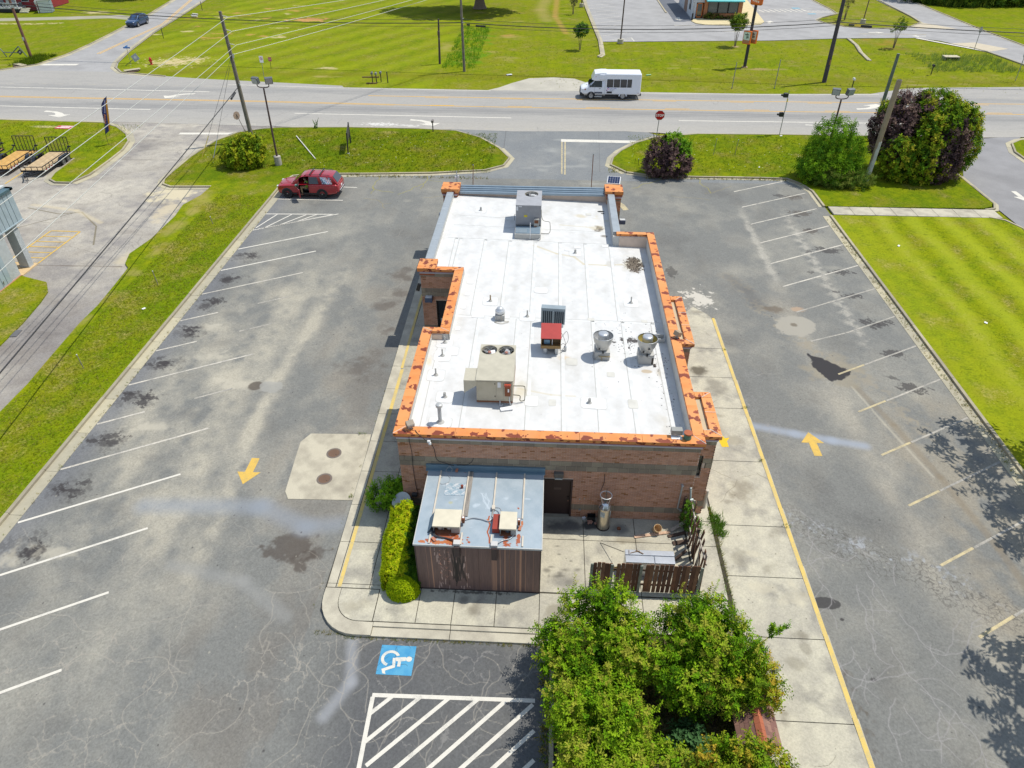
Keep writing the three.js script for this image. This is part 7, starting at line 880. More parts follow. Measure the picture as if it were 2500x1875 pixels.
{
  reseed(180); const sp = [],W3 = [[0.12,0.17,0.012],[0.2,0.22,0.015],[0.28,0.22,0.04],[0.34,0.26,0.07]],put = (x,z,y,s,c) => sp.push([x,y,z,rr(-0.7,0.7),1,rr(-0.7,0.7),s,c ?? scl(W3[(R()*4) | 0],rr(0.8,1.2))]);
  for (let i = 0; i < 700; i++) put(21.05+rr(-0.22,0.2),rr(-51,-12),0.0,rr(0.06,0.2)); for (let i = 0; i < 260; i++) { const z = rr(-51,-12); put(-21.35+rr(-0.1,0.1),z,0,rr(0.05,0.14)); } for (let i = 0; i < 220; i++) put(-21.0+rr(-0.25,0.25),rr(-16.6,-13.8),0,rr(0.08,0.22),W3[(R()*2) | 0]);
  for (let i = 0; i < 420; i++) { const a = rr(0,1); put(7.12+rr(-0.06,0.07),mix(-21,-14.9,a),0.03,rr(0.1,0.28),[[0.12,0.22,0.02],[0.24,0.26,0.03],[0.34,0.3,0.06]][(R()*3) | 0]); } for (let i = 0; i < 110; i++) put(7.25+rr(-0.2,0.25),rr(-20.6,-19.5),0.03,rr(0.15,0.45),[0.14,0.26,0.03]);
  for (let i = 0; i < 240; i++) put(rr(0.3,0.66),rr(-14.4,-9),0.0,rr(0.1,0.34),[[0.14,0.22,0.02],[0.3,0.26,0.05],[0.42,0.32,0.1]][(R()*3) | 0]); for (let i = 0; i < 160; i++) put(rr(-6.6,0.2),-14.24+rr(-0.05,0.05),0,rr(0.05,0.14)); for (let i = 0; i < 60; i++) put(rr(-7.7,-6.6),-14.4+rr(-0.1,0.1) - 0.6*Math.max(0,-7 - 0),0,0.08);
  for (let i = 0; i < 50; i++) { put(-7.98+rr(-0.05,0.05),rr(-43,-15),0.0,rr(0.05,0.13)); } for (const [x,z] of [[-7.2,-30.2],[-7.25,-26.9],[-7.3,-24.2],[-7.35,-20.5],[-7.55,-21],[-7.3,-18.2],[10.0,-33],[10,-27.9],[10,-24.1],[10.1,-20.2],[7.4,-23.95],[-7.9,-20.9],[-8.4,-25]]) for (let i = 0; i < 9; i++) put(x+rr(-0.16,0.16),z+rr(-0.08,0.08),0.05,rr(0.06,0.16),[0.16,0.22,0.02]);
  for (let i = 0; i < 420; i++) { const b = R() < 0.5; put(b ? rr(-17,-5) : rr(8,20),b ? -58.0+rr(-0.2,0.3) - (0) : -58.8+rr(-0.2,0.2),0,rr(0.08,0.24),W3[(R()*4) | 0]); } for (let i = 0; i < 120; i++) put(rr(5.2,7.4),-60.4+rr(-0.6,0.6),0,rr(0.08,0.24),[0.3,0.28,0.04]);
  tag(leaves('kerb_weeds',scene,sprigs.grass,sp),'weeds and dry grass growing along kerbs and concrete joints','weeds');
  const gr = [],GC = [[0.09,0.14,0.01],[0.15,0.19,0.012],[0.2,0.22,0.02]]; const lawn = (n,x0,x1,z0,z1,s0,s1,y,tones) => { for (let i = 0; i < n; i++) { const x = rr(x0,x1),z = rr(z0,z1); gr.push([x,y,z,rr(-0.5,0.5),1,rr(-0.5,0.5),rr(s0,s1),scl(tones[(R()*tones.length) | 0],rr(0.85,1.15))]); } };
  const G2 = [C.green,C.lush,C.olive,C.green].map((c) => scl(c,1.3)); lawn(16000,-26.2,-22.1,-53,-14,0.05,0.13,0.095,[...G2,scl(C.dry,1.1)]); lawn(6000,21.6,34.4,-51.5,-14,0.04,0.08,0.095,[scl(C.green,1.35),scl(C.green,1.5),scl(C.olive,1.4)]); lawn(9000,-30,-5,-69.5,-59,0.06,0.2,0.095,[scl(C.lush,1.2),scl(C.green,1.15),scl(C.dark,1.3)]); lawn(6500,7.5,33,-69.8,-59.8,0.06,0.18,0.095,[scl(C.lush,1.25),scl(C.green,1.35)]);
  lawn(3000,-55,-40.5,-70.5,-62,0.06,0.16,0.095,G2); tag(leaves('lawn_grass',scene,sprigs.grass,gr),'short green and straw-coloured grass on the verges and lawns','grass');
  const rg = []; reseed(181); for (let i = 0; i < 3200; i++) { const x = rr(-14,59),z = rr(-112,-87); if (x < -2 && z > -90 && R() < 0.8) continue; if (x > 7 && z < -112.6) continue; const k = nz(F1,x/14,z/14); if (k < -0.05 && R() < 0.75) continue; rg.push([x,-0.06,z,rr(-0.5,0.5),1,rr(-0.5,0.5),rr(0.08,0.26),scl([C.green,C.olive,C.lush,C.dry,C.green][(R()*5) | 0],rr(1.2,1.7))]); } for (let i = 0; i < 620; i++) rg.push([-11.6+rr(-2.4,1.8),-0.06,rr(-122,-95.5),rr(-0.5,0.5),1,rr(-0.5,0.5),rr(0.25,0.7),[0.2,0.36,0.02]]); for (let i = 0; i < 500; i++) rg.push([rr(-69.6,-66.7),-0.06,rr(-100,-94),rr(-0.5,0.5),1,rr(-0.5,0.5),rr(0.2,0.6),scl(C.dark,rr(1.3,2))]); for (let i = 0; i < 620; i++) { const x = rr(48,59),z = rr(-107,-97); rg.push([x,-0.06,z,rr(-0.5,0.5),1,rr(-0.5,0.5),rr(0.25,0.7),[0.26,0.34,0.06]]); }
  tag(leaves('rough_grass',scene,sprigs.grass,rg),'rough tall grass and weeds across the far verge','grass');
}

// ---------------------------------------------------------------- vehicles
function loft(keys,n,skip) {
  const xs = keys.map((k) => k[0]),m = keys[0][1].length,at = (x) => { let i = 1; while (i < xs.length - 1 && xs[i] < x) i++; const t = clamp((x - xs[i - 1])/(xs[i] - xs[i - 1])); return keys[i - 1][1].map((p,j) => [mix(p[0],keys[i][1][j][0],t),mix(p[1],keys[i][1][j][1],t)]); };
  const st = [...new Set([...xs,...[...Array(n+1)].map((_,i) => mix(xs[0],xs[xs.length - 1],i/n))])].sort((a,b) => a - b),ring = 2*m - 2,pos = [],idx = [];
  for (const x of st) { const h = at(x); for (let j = 0; j < m; j++) pos.push(x,h[j][0],h[j][1]); for (let j = m - 2; j > 0; j--) pos.push(x,h[j][0],-h[j][1]); }
  for (let i = 0; i+1 < st.length; i++) for (let j = 0; j < ring; j++) { if (skip && skip((st[i]+st[i+1])/2,j)) continue; const a = i*ring+j,b = i*ring+(j+1) % ring,c = a+ring,d = b+ring; idx.push(a,b,c,b,d,c); }
  for (const e of [0,st.length - 1]) { const c = pos.length/3,o = e*ring; let y = 0; for (let j = 0; j < ring; j++) y += pos[(o+j)*3+1]; pos.push(st[e],y/ring,0); for (let j = 0; j < ring; j++) e ? idx.push(c,o+j,o+(j+1) % ring) : idx.push(c,o+(j+1) % ring,o+j); }
  const g = new THREE.BufferGeometry(); g.setAttribute('position',new THREE.BufferAttribute(new Float32Array(pos),3)); g.setIndex(idx); g.computeVertexNormals(); return flat(g);
}
function quad(p,th = 0.012) {
  const [a,b,c,d] = p.map((q) => new THREE.Vector3(...q)),n = new THREE.Vector3().crossVectors(b.clone().sub(a),d.clone().sub(a)).normalize().multiplyScalar(th),F = [a,b,c,d],K = F.map((v) => v.clone().add(n)),o = [],tri = (x,y,z) => o.push(...x.toArray(),...y.toArray(),...z.toArray());
  tri(K[0],K[1],K[2]); tri(K[0],K[2],K[3]); tri(F[0],F[2],F[1]); tri(F[0],F[3],F[2]); for (let i = 0; i < 4; i++) { const j = (i+1) % 4; tri(F[i],F[j],K[j]); tri(F[i],K[j],K[i]); }
  const g = new THREE.BufferGeometry(); g.setAttribute('position',new THREE.BufferAttribute(new Float32Array(o),3)); g.computeVertexNormals(); return g;
}
const tyreM = M([0.022,0.022,0.024],0.85),rimDark = M([0.05,0.05,0.055],0.35,0.6),wheelRim = M([0.55,0.55,0.56],0.35,0.6),carGlass = P([0.015,0.02,0.025],0.05,0,{ clearcoat: 1 }),carBlack = M([0.018,0.018,0.02],0.55),lampM = P([0.75,0.77,0.8],0.1,0.1,{ clearcoat: 1 }),tailM = P([0.4,0.01,0.012],0.15,0,{ clearcoat: 1 });
function wheel(parent,x,z,r,w,side,rim,spokes = 10) { const t = obj('wheel',place(lathe([[r*0.62,-w/2],[r*0.93,-w/2],[r,-w*0.34],[r,w*0.34],[r*0.93,w/2],[r*0.62,w/2],[r*0.6,0]],30),x,r,z,Math.PI/2),tyreM,parent),s = side*(w/2 - 0.02); obj('rim',[place(place(cyl(r*0.6,r*0.6,0.02,0,-0.01,0,26),0,0,0,Math.PI/2),x,r,z+s - side*0.04),...[...Array(spokes)].map((_,k) => { const a = k/spokes*6.283; return bar([x+0.05*Math.cos(a),r+0.05*Math.sin(a),z+s],[x+r*0.6*Math.cos(a),r+r*0.6*Math.sin(a),z+s],0.035,0.03); }),place(flat(new THREE.TorusGeometry(r*0.6,0.02,6,26)),x,r,z+s)],rim,t); obj('hub_cap',place(place(cyl(0.05,0.05,0.03,0,-0.015,0,14),0,0,0,Math.PI/2),x,r,z+s),rim === rimDark ? M([0.3,0.3,0.3],0.3,0.6) : rim,t); return t; }
const arch = (x,r,z,rw) => place(flat(new THREE.TorusGeometry(r+rw*0.3,rw,6,22,Math.PI)),x,r,z);
function sdf(bones,lo,hi,cell,k = 0.05) {
  const size = Math.max(hi[0] - lo[0],hi[1] - lo[1],hi[2] - lo[2]),res = Math.ceil(size/cell)+4,mc = new MarchingCubes(res,tyreM,false,false,60000),h = size/2*(res/(res - 4)),c = [0,1,2].map((i) => (lo[i]+hi[i])/2); mc.isolation = 0; const B = bones.map(([a,b,ra,rb]) => { const d = [b[0] - a[0],b[1] - a[1],b[2] - a[2]]; return [a,d,d[0]*d[0]+d[1]*d[1]+d[2]*d[2] || 1e-9,ra,rb]; });
  for (let z = 0; z < res; z++) for (let y = 0; y < res; y++) for (let x = 0; x < res; x++) { const p = [c[0]+(x - res/2)/(res/2)*h,c[1]+(y - res/2)/(res/2)*h,c[2]+(z - res/2)/(res/2)*h]; let s = 9; for (const [a,d,l2,ra,rb] of B) { const q = [p[0] - a[0],p[1] - a[1],p[2] - a[2]],t = clamp((q[0]*d[0]+q[1]*d[1]+q[2]*d[2])/l2),e = Math.hypot(q[0] - d[0]*t,q[1] - d[1]*t,q[2] - d[2]*t) - mix(ra,rb,t),m = Math.max(k - Math.abs(s - e),0)/k; s = Math.min(s,e) - m*m*k*0.25; } mc.field[x+y*res+z*res*res] = -s; }
  mc.update(); const n = mc.count,pos = new Float32Array(n*3),nor = new Float32Array(n*3); for (let i = 0; i < n; i++) for (let j = 0; j < 3; j++) { pos[i*3+j] = c[j]+mc.positionArray[i*3+j]*h; nor[i*3+j] = mc.normalArray[i*3+j]; } const g = new THREE.BufferGeometry(); g.setAttribute('position',new THREE.BufferAttribute(pos,3)); g.computeVertexNormals(); return g;
}
function seated(label,at,ry_,o) {
  const t = thing('person',label,'person',at,ry_),s = o.legs,arms = o.arms; const hip = [0,0.1,0],chest = [0.04,0.42,0],neck = [0.02,0.56,0],head = [-0.02,0.72,0],bones = [[hip,chest,0.15,0.155],[chest,neck,0.12,0.06],[neck,head,0.055,0.08],[head,[-0.03,0.76,0],0.095,0.1],[[-0.12,0.72,0],[-0.1,0.74,0],0.02,0.016]]; const cloth = [],legs = [];
  for (const [knee,foot,side] of s) { const a = [-0.02,0.08,side*0.09]; bones.push([a,knee,0.085,0.062],[knee,foot,0.06,0.045],[foot,[foot[0] - 0.17,foot[1] - 0.03,foot[2]],0.045,0.038]); legs.push([a,knee,0.1,0.076],[knee,foot,0.074,0.062]); }
  for (const [el,ha,side] of arms) { const a = [0.03,0.5,side*0.17]; bones.push([a,el,0.055,0.042],[el,ha,0.042,0.03],[ha,[ha[0] - 0.07,ha[1],ha[2]],0.034,0.024]); for (let f = 0; f < 4; f++) bones.push([[ha[0] - 0.06,ha[1]+0.01,ha[2]+(f - 1.5)*0.02],[ha[0] - 0.13,ha[1] - 0.03,ha[2]+(f - 1.5)*0.022],0.01,0.008]); cloth.push([a,[mix(a[0],el[0],0.8),mix(a[1],el[1],0.8),mix(a[2],el[2],0.8)],0.068,0.058]); }
  legs.push([[0,0.02,0],[0.0,0.16,0],0.165,0.165]); cloth.push([[0,0.14,0],chest,0.168,0.172],[chest,[0.03,0.53,0],0.14,0.08]);
  obj('body',sdf(bones,[-0.85,-0.7,-0.5],[0.35,0.95,0.5],0.022,0.05),M(o.skin,0.6,0,{ plain: true }),t); obj('trousers',sdf(legs,[-0.85,-0.7,-0.5],[0.35,0.5,0.5],0.022,0.05),M(o.trousers,0.9),t); obj('shirt',sdf(cloth,[-0.6,-0.1,-0.5],[0.35,0.8,0.5],0.022,0.05),M(o.shirt,0.9),t);
  obj('hair',[ball(0.108,0.0,0.775,0,1,0.85,1),ball(0.07,0.06,0.73,0)],M(o.hair,0.9),t); obj('eye',[ball(0.012,-0.118,0.75,0.035),ball(0.012,-0.118,0.75,-0.035)],blackM,t); if (o.shoes) obj('shoe',s.map(([,f]) => rbox(0.27,0.09,0.1,0.03,f[0] - 0.08,f[1] - 0.04,f[2])),M(o.shoes,0.8),t); if (o.vest) obj('vest',sdf([[[0.01,0.16,0],chest,0.178,0.182]],[-0.4,-0.1,-0.3],[0.35,0.7,0.3],0.022,0.05),M(o.vest,0.7),t); return t;
}
function carBody(S,skip) { return loft(S.map(([x,w,yb,yr,ym,ybelt,yt]) => [x,[[yb,0],[yb,w*0.86],[yr,w*0.975],[ym,w],[ybelt - 0.06,w*0.985],[ybelt,w*0.95],[yt - 0.015,w*0.7],[yt,0]]]),44,skip); }
function cabin(Gs,skip) { return loft(Gs.map(([x,yb,wb,yr,wr]) => [x,[[yb - 0.1,0],[yb - 0.02,wb],[mix(yb,yr,0.94),mix(wb,wr,0.9)],[yr,wr*0.94],[yr+0.035,wr*0.5],[yr+0.045,0]]]),36,skip); }
const gAt = (Gs,x) => { let i = 1; while (i < Gs.length - 1 && Gs[i][0] < x) i++; const t = clamp((x - Gs[i - 1][0])/(Gs[i][0] - Gs[i - 1][0])); return Gs[i].map((v,j) => mix(Gs[i - 1][j],v,t)); };
const sideP = (Gs,x,f,s) => { const [,yb,wb,yr,wr] = gAt(Gs,x); return [x,mix(yb,yr,f),s*(mix(wb,wr,f/0.94*0.9)+0.004)]; };
const pane = (Gs,xa,xb,xc,xd,f0,f1,s) => { const q = [sideP(Gs,xa,f0,s),sideP(Gs,xb,f0,s),sideP(Gs,xc,f1,s),sideP(Gs,xd,f1,s)]; return quad(s > 0 ? q : q.reverse(),0.01); };
const frontPane = (Gs,x0,x1,k,dx) => { const a = gAt(Gs,x0),b = gAt(Gs,x1),q = [[x0+dx,a[3]+0.02,-a[4]*k],[x0+dx,a[3]+0.02,a[4]*k],[x1+dx,b[3]+0.03,b[4]*k],[x1+dx,b[3]+0.03,-b[4]*k]]; return quad(dx < 0 ? q : q.reverse(),0.012); };
{
  const t = thing('parked_car','red sport utility car with black roof bars and its driver door open','car',[-21.35,0,-53.92],0); const red = P([0.36,0.012,0.022],0.3,0.2,{ clearcoat: 1,clearcoatRoughness: 0.08 });
  const S = [[0,0.7,0.4,0.48,0.62,0.78,0.84],[0.12,0.84,0.3,0.42,0.66,0.92,0.98],[0.45,0.94,0.26,0.4,0.72,1.0,1.05],[1.2,0.975,0.26,0.36,0.72,1.05,1.13],[1.6,0.98,0.26,0.36,0.72,1.08,1.14],[4.2,0.98,0.28,0.38,0.74,1.13,1.17],[4.7,0.95,0.36,0.46,0.76,1.12,1.17],[4.95,0.84,0.5,0.58,0.78,1.02,1.06]];
  const Gs = [[1.2,1.09,0.84,1.11,0.78],[2.0,1.1,0.93,1.66,0.7],[2.35,1.1,0.94,1.75,0.72],[4.1,1.14,0.94,1.74,0.71],[4.5,1.14,0.92,1.7,0.67],[4.9,1.12,0.84,1.16,0.78]];
  obj('body',carBody(S,(x,j) => x > 1.62 && x < 2.62 && j >= 2 && j <= 4),red,t); const cab = obj('greenhouse',cabin(Gs,(x,j) => x > 1.8 && x < 2.62 && j === 1),red,t);
  obj('cabin_floor',[box(1.3,0.05,1.6,2.1,0.34,-0.1),box(0.04,0.9,1.7,1.5,0.75,-0.08),box(1.2,0.7,0.04,2.1,0.7,-0.9)],carBlack,t); obj('seat',[rbox(0.5,0.16,0.52,0.05,2.3,0.6,0.42),rbox(0.16,0.66,0.52,0.05,2.58,0.95,0.42),rbox(0.5,0.16,0.52,0.05,2.3,0.6,-0.42)],M([0.04,0.04,0.045],0.7),t); obj('steering_wheel',place(flat(new THREE.TorusGeometry(0.18,0.018,6,20)),1.86,1.0,0.42,0,1.2),carBlack,t);
  obj('windscreen',frontPane(Gs,1.3,2.02,0.92,-0.008),carGlass,t); obj('rear_window',frontPane(Gs,4.86,4.52,0.9,0.01),carGlass,t); obj('window',pane(Gs,2.66,3.42,3.3,2.66,0.08,0.86,1),carGlass,t); for (const [a,b,c,d] of [[1.75,2.6,2.6,2.1],[2.66,3.42,3.3,2.66],[3.62,4.5,4.3,3.5]]) obj('window',pane(Gs,a,b,c,d,0.08,0.86,-1),carGlass,t);
  const st = (() => { reseed(201); const n = 64,b = new Uint8Array(n*n*4); const pal = [[240,240,240],[30,90,130],[20,60,50],[210,120,140],[250,250,250],[90,150,190],[25,25,30]]; for (let j = 0; j < n; j += 1) for (let i = 0; i < n; i += 1) { const h = Math.floor(R()*2)+(i >> 2)*31+(j >> 2)*17,c = pal[(h*7919 >> 2) % 7]; b.set([...c,255],(j*n+i)*4); } return new THREE.MeshStandardMaterial({ map: asTexture(b,n,n,true,1.2,1.2),roughness: 0.5 }); })(); obj('sticker_covered_window',pane(Gs,3.72,4.5,4.3,3.5,0.06,0.86,1),st,t);
  obj('hood_line',[bar([0.3,1.03,0.5],[1.15,1.12,0.62],0.02,0.015),bar([0.3,1.03,-0.5],[1.15,1.12,-0.62],0.02,0.015)],red,t); obj('roof_rail',[tube([[2.3,1.76,0.66],[2.5,1.8,0.66],[4.1,1.8,0.65],[4.3,1.76,0.64]],0.018,20,6)],carBlack,t); obj('roof_rail',[tube([[2.3,1.76,-0.66],[2.5,1.8,-0.66],[4.1,1.8,-0.65],[4.3,1.76,-0.64]],0.018,20,6)],carBlack,t);
  for (const x of [2.75,3.55]) obj('roof_bar',rbox(0.09,0.045,1.44,0.02,x,1.85,0),carBlack,t); obj('door_seam',[bar([2.64,0.42,0.982],[2.64,1.08,0.966],0.012,0.01),bar([3.5,0.5,0.985],[3.45,1.1,0.966],0.012,0.01)],carBlack,t); obj('side_trim',[bar([0.98,0.4,0.955],[3.4,0.4,0.962],0.03,0.12),bar([4.3,0.42,0.93],[4.86,0.52,0.86],0.03,0.12),bar([0.98,0.4,-0.955],[3.4,0.4,-0.962],0.03,0.12)],carBlack,t); obj('rear_bumper',[rbox(0.16,0.2,1.6,0.05,4.9,0.55,0)],carBlack,t); obj('bumper_strip',box(0.02,0.05,1.3,4.985,0.62,0),lampM,t);
  obj('headlight',rbox(0.24,0.1,0.2,0.04,0.1,0.88,0.68),lampM,t); obj('headlight',rbox(0.24,0.1,0.2,0.04,0.1,0.88,-0.68),lampM,t); obj('tail_light',rbox(0.3,0.13,0.1,0.03,4.7,1.0,0.88),tailM,t); obj('tail_light',rbox(0.3,0.13,0.1,0.03,4.7,1.0,-0.88),tailM,t); obj('grille',rbox(0.06,0.26,0.9,0.03,-0.0,0.68,0),carBlack,t); obj('number_plate',box(0.02,0.13,0.3,4.965,0.85,0),whiteTag,t);
  for (const [x,s] of [[0.82,1],[3.6,1],[0.82,-1],[3.6,-1]]) { wheel(t,x,s*0.86,0.37,0.24,s,rimDark); obj('wheel_arch',arch(x,0.37,s*0.93,0.075),carBlack,t); }
  const d = obj('front_door',place(rbox(0.98,0.66,0.08,0.03,0.49,0.72,0),1.62,0,0.99,0,-1.05),red,t); obj('door_trim',place(rbox(0.86,0.5,0.04,0.015,0.49,0.74,-0.05),1.62,0,0.99,0,-1.05),M([0.06,0.03,0.03],0.6),d); obj('door_glass',place(quad([[0.12,1.06,0],[0.9,1.06,0],[0.84,1.5,-0.12],[0.5,1.5,-0.12]],0.01),1.62,0,0.99,0,-1.05),P([0.05,0.08,0.06],0.05,0,{ transmission: 0.7,thickness: 0 }),d); obj('mirror',rbox(0.14,0.14,0.22,0.04,1.66,1.12,1.12),M(ph(120,170,160),0.4),d);
  seated('person in khaki trousers sitting in the open driver doorway of the red car',[-19.08,0.66,-53.42],0,{ legs: [[[-0.36,0.16,0.22],[-0.26,-0.3,0.42],1],[[-0.42,0.12,-0.06],[-0.5,-0.25,-0.08],-1]],arms: [[[-0.08,0.24,0.24],[-0.3,0.22,0.14],1],[[-0.06,0.24,-0.24],[-0.3,0.26,-0.12],-1]],skin: [0.32,0.2,0.14],trousers: ph(214,188,140),shirt: [0.03,0.035,0.05],hair: [0.02,0.015,0.012],shoes: [0.24,0.12,0.1],vest: [0.3,0.5,0.05] });
}
{
  const mk = (name,label,at,ry_,paint) => { const t = thing(name,label,'car',at,ry_); const S = [[0,0.62,0.34,0.44,0.58,0.72,0.76],[0.12,0.78,0.26,0.4,0.6,0.82,0.87],[0.5,0.86,0.23,0.36,0.64,0.9,0.95],[1.15,0.89,0.23,0.34,0.64,0.96,1.02],[3.6,0.9,0.25,0.36,0.68,1.04,1.08],[4.1,0.87,0.34,0.44,0.7,1.03,1.07],[4.32,0.76,0.46,0.54,0.72,0.95,1.0]],Gs = [[1.0,0.98,0.76,1.0,0.7],[1.8,1.0,0.84,1.48,0.62],[2.1,1.0,0.85,1.55,0.63],[3.4,1.06,0.85,1.54,0.62],[3.8,1.06,0.82,1.44,0.58],[4.25,1.04,0.74,1.08,0.68]];
    obj('body',carBody(S),paint,t); obj('greenhouse',cabin(Gs),paint,t); obj('windscreen',frontPane(Gs,1.08,1.84,0.92,-0.008),carGlass,t); obj('rear_window',frontPane(Gs,4.2,3.82,0.9,0.01),carGlass,t); for (const s of [1,-1]) { for (const [a,b,c,d] of [[1.55,2.4,2.4,1.95],[2.46,3.2,3.1,2.46],[3.26,3.85,3.6,3.2]]) obj('window',pane(Gs,a,b,c,d,0.1,0.86,s),carGlass,t); obj('headlight',rbox(0.26,0.09,0.18,0.03,0.12,0.76,s*0.62),lampM,t); obj('tail_light',rbox(0.12,0.14,0.2,0.03,4.22,0.92,s*0.66),tailM,t); for (const x of [0.8,3.4]) { wheel(t,x,s*0.79,0.33,0.22,s,wheelRim,8); obj('wheel_arch',arch(x,0.33,s*0.85,0.06),carBlack,t); } obj('mirror',rbox(0.16,0.12,0.2,0.04,1.5,1.02,s*0.98),paint,t); }
    obj('grille',rbox(0.06,0.14,1.0,0.02,0.02,0.56,0),carBlack,t); obj('bumper',rbox(0.14,0.12,1.3,0.04,0.03,0.36,0),carBlack,t); obj('roof_panel',rbox(1.2,0.02,0.9,0.008,2.75,1.6,0),carBlack,t); return t; };
  mk('moving_car','dark blue hatchback driving down the side road towards the main road',[-65.6,0.0,-118.5],Math.PI/2 - 0.07,P([0.02,0.06,0.15],0.25,0.3,{ clearcoat: 1 }));
  mk('parked_car','pale blue car at the left edge of the neighbouring lot, mostly out of view',[-42.0,0,-50.4],Math.PI,P([0.3,0.5,0.56],0.25,0.3,{ clearcoat: 1 }));
}
{
  const t = thing('shuttle_bus','white shuttle minibus with dark windows and a purple logo driving on the main road','bus',[3.25,0.006,-83.28],0); const wh = P([0.74,0.76,0.8],0.35,0,{ clearcoat: 0.6 }),W = 1.05;
  obj('body',[rbox(3.98,2.2,2*W,0.16,4.56,1.62,0),rbox(0.9,0.7,2*W - 0.04,0.2,2.35,2.34,0),profile([[1.25,2.08],[1.5,2.62],[2.2,2.7],[2.7,2.7],[2.7,2.0],[1.5,1.98]],2*W - 0.2,0.06)],wh,t);
  obj('cab',[loft([[0,[[0.5,0],[0.5,0.7],[0.7,0.8],[1.0,0.78],[1.12,0.6],[1.16,0]]],[0.25,[[0.42,0],[0.42,0.9],[0.7,0.98],[1.05,0.96],[1.22,0.72],[1.28,0]]],[0.85,[[0.42,0],[0.42,0.94],[0.7,1.0],[1.2,0.97],[1.42,0.8],[1.48,0]]],[1.7,[[0.42,0],[0.42,0.94],[0.7,1.0],[1.25,0.98],[2.08,0.82],[2.12,0]]],[2.7,[[0.42,0],[0.42,0.94],[0.7,1.0],[1.25,0.98],[2.1,0.86],[2.14,0]]]],24)],wh,t);
  obj('windscreen',quad([[0.84,1.5,0.82],[0.84,1.5,-0.82],[1.58,2.06,-0.76],[1.58,2.06,0.76]].reverse(),0.012),carGlass,t); obj('cab_window',quad([[0.95,1.3,0.985],[2.32,1.28,0.985],[2.3,2.0,0.86],[1.6,2.0,0.86]],0.014),P([0.03,0.045,0.04],0.05,0,{ transmission: 0.5,thickness: 0 }),t); obj('cab_window',quad([[0.95,1.3,-0.985],[2.32,1.28,-0.985],[2.3,2.0,-0.86],[1.6,2.0,-0.86]].reverse(),0.014),carGlass,t);
  const frameM = M([0.02,0.02,0.022],0.4); for (const [a,b] of [[2.78,3.46],[3.52,4.2],[4.26,4.94],[5.0,5.48]]) { for (const s of [1,-1]) { const w = obj('window',rbox(b - a,0.84,0.03,0.014,(a+b)/2+0.05,1.72,s*(W+0.004)),frameM,t); obj('pane',rbox(b - a - 0.07,0.76,0.012,0.005,(a+b)/2+0.05,1.72,s*(W+0.018)),carGlass,w); } }
  obj('front_bumper',[rbox(0.5,0.36,1.9,0.1,0.18,0.52,0)],carBlack,t); obj('grille',rbox(0.08,0.3,1.2,0.03,-0.01,0.88,0),carBlack,t); obj('headlight',rbox(0.34,0.2,0.12,0.04,0.3,1.02,0.93),lampM,t); obj('headlight',rbox(0.34,0.2,0.12,0.04,0.3,1.02,-0.93),lampM,t); obj('indicator',rbox(0.14,0.16,0.04,0.015,0.5,1.04,0.978),M([0.4,0.14,0.05],0.4),t);
  obj('lower_trim',[box(0.86,0.16,0.02,1.95,0.72,1.002),box(0.86,0.07,0.02,1.95,0.4,0.97)],M([0.09,0.1,0.13],0.6),t); obj('step',rbox(0.84,0.08,0.2,0.015,1.95,0.3,0.94),M([0.6,0.6,0.56],0.5),t); obj('vent_panel',rbox(0.58,0.2,0.02,0.008,3.15,0.78,W+0.004),carBlack,t); obj('door_handle',rbox(0.16,0.04,0.04,0.012,2.1,1.14,1.0),carBlack,t); obj('hood_vent',[box(0.06,0.02,0.08,0.7,1.42,0.5),box(0.06,0.02,0.08,0.62,1.39,0.3)],carBlack,t); obj('rear_bumper',[rbox(0.12,0.18,1.9,0.03,6.6,0.52,0),box(0.3,0.05,0.1,6.45,0.42,0.85)],carBlack,t); obj('marker_light',[rbox(0.08,0.06,0.05,0.015,1.6,2.36,0.94),rbox(0.05,0.05,0.08,0.015,1.33,2.4,0.4),rbox(0.05,0.08,0.08,0.015,6.3,0.72,W+0.01)],M([0.55,0.2,0.14],0.4),t); obj('mirror',[rbox(0.1,0.26,0.16,0.03,1.0,1.45,1.12),rbox(0.1,0.26,0.16,0.03,1.0,1.5,-1.12)],carBlack,t); obj('panel_seam',[box(0.014,1.6,0.01,2.66,1.4,W - 0.004),box(0.014,1.0,0.01,1.52,1.0,1.003)],M([0.4,0.42,0.45],0.6),t);
  { const cv = document.createElement('canvas'); cv.width = 512; cv.height = 160; const x = cv.getContext('2d'); x.fillStyle = '#dfe2ea'; x.fillRect(0,0,512,160); x.fillStyle = '#3a5490'; x.font = 'bold 66px sans-serif'; x.fillText("Let's Ride",160,66); x.fillStyle = '#555c70'; for (let i = 0; i < 15; i++) { x.fillRect(160+i*15+(i > 6 ? 8 : 0),88+(i % 3)*2,10,18); if (i < 11) x.fillRect(160+i*15+(i > 3 ? 8 : 0),126+(i % 2)*3,10,16); } x.fillStyle = '#7a2a78'; x.beginPath(); x.moveTo(10,150); x.lineTo(10,92); x.bezierCurveTo(50,120,60,120,70,150); x.fill(); x.fillStyle = '#c0306a'; x.beginPath(); x.arc(98,56,44,0.3,6.1); x.lineTo(98,140); x.fill(); x.fillStyle = '#2f3f9a'; x.beginPath(); x.arc(98,46,44,3.4,5.9); x.fill(); x.fillStyle = '#f4f4f8'; x.beginPath(); x.arc(98,60,24,0,7); x.fill(); const tx = new THREE.CanvasTexture(cv); tx.colorSpace = THREE.SRGBColorSpace; const g = new THREE.PlaneGeometry(1.24,0.39); g.translate(3.4,1.1,W+0.006); obj('side_logo',g,new THREE.MeshStandardMaterial({ map: tx,roughness: 0.4 }),t); }
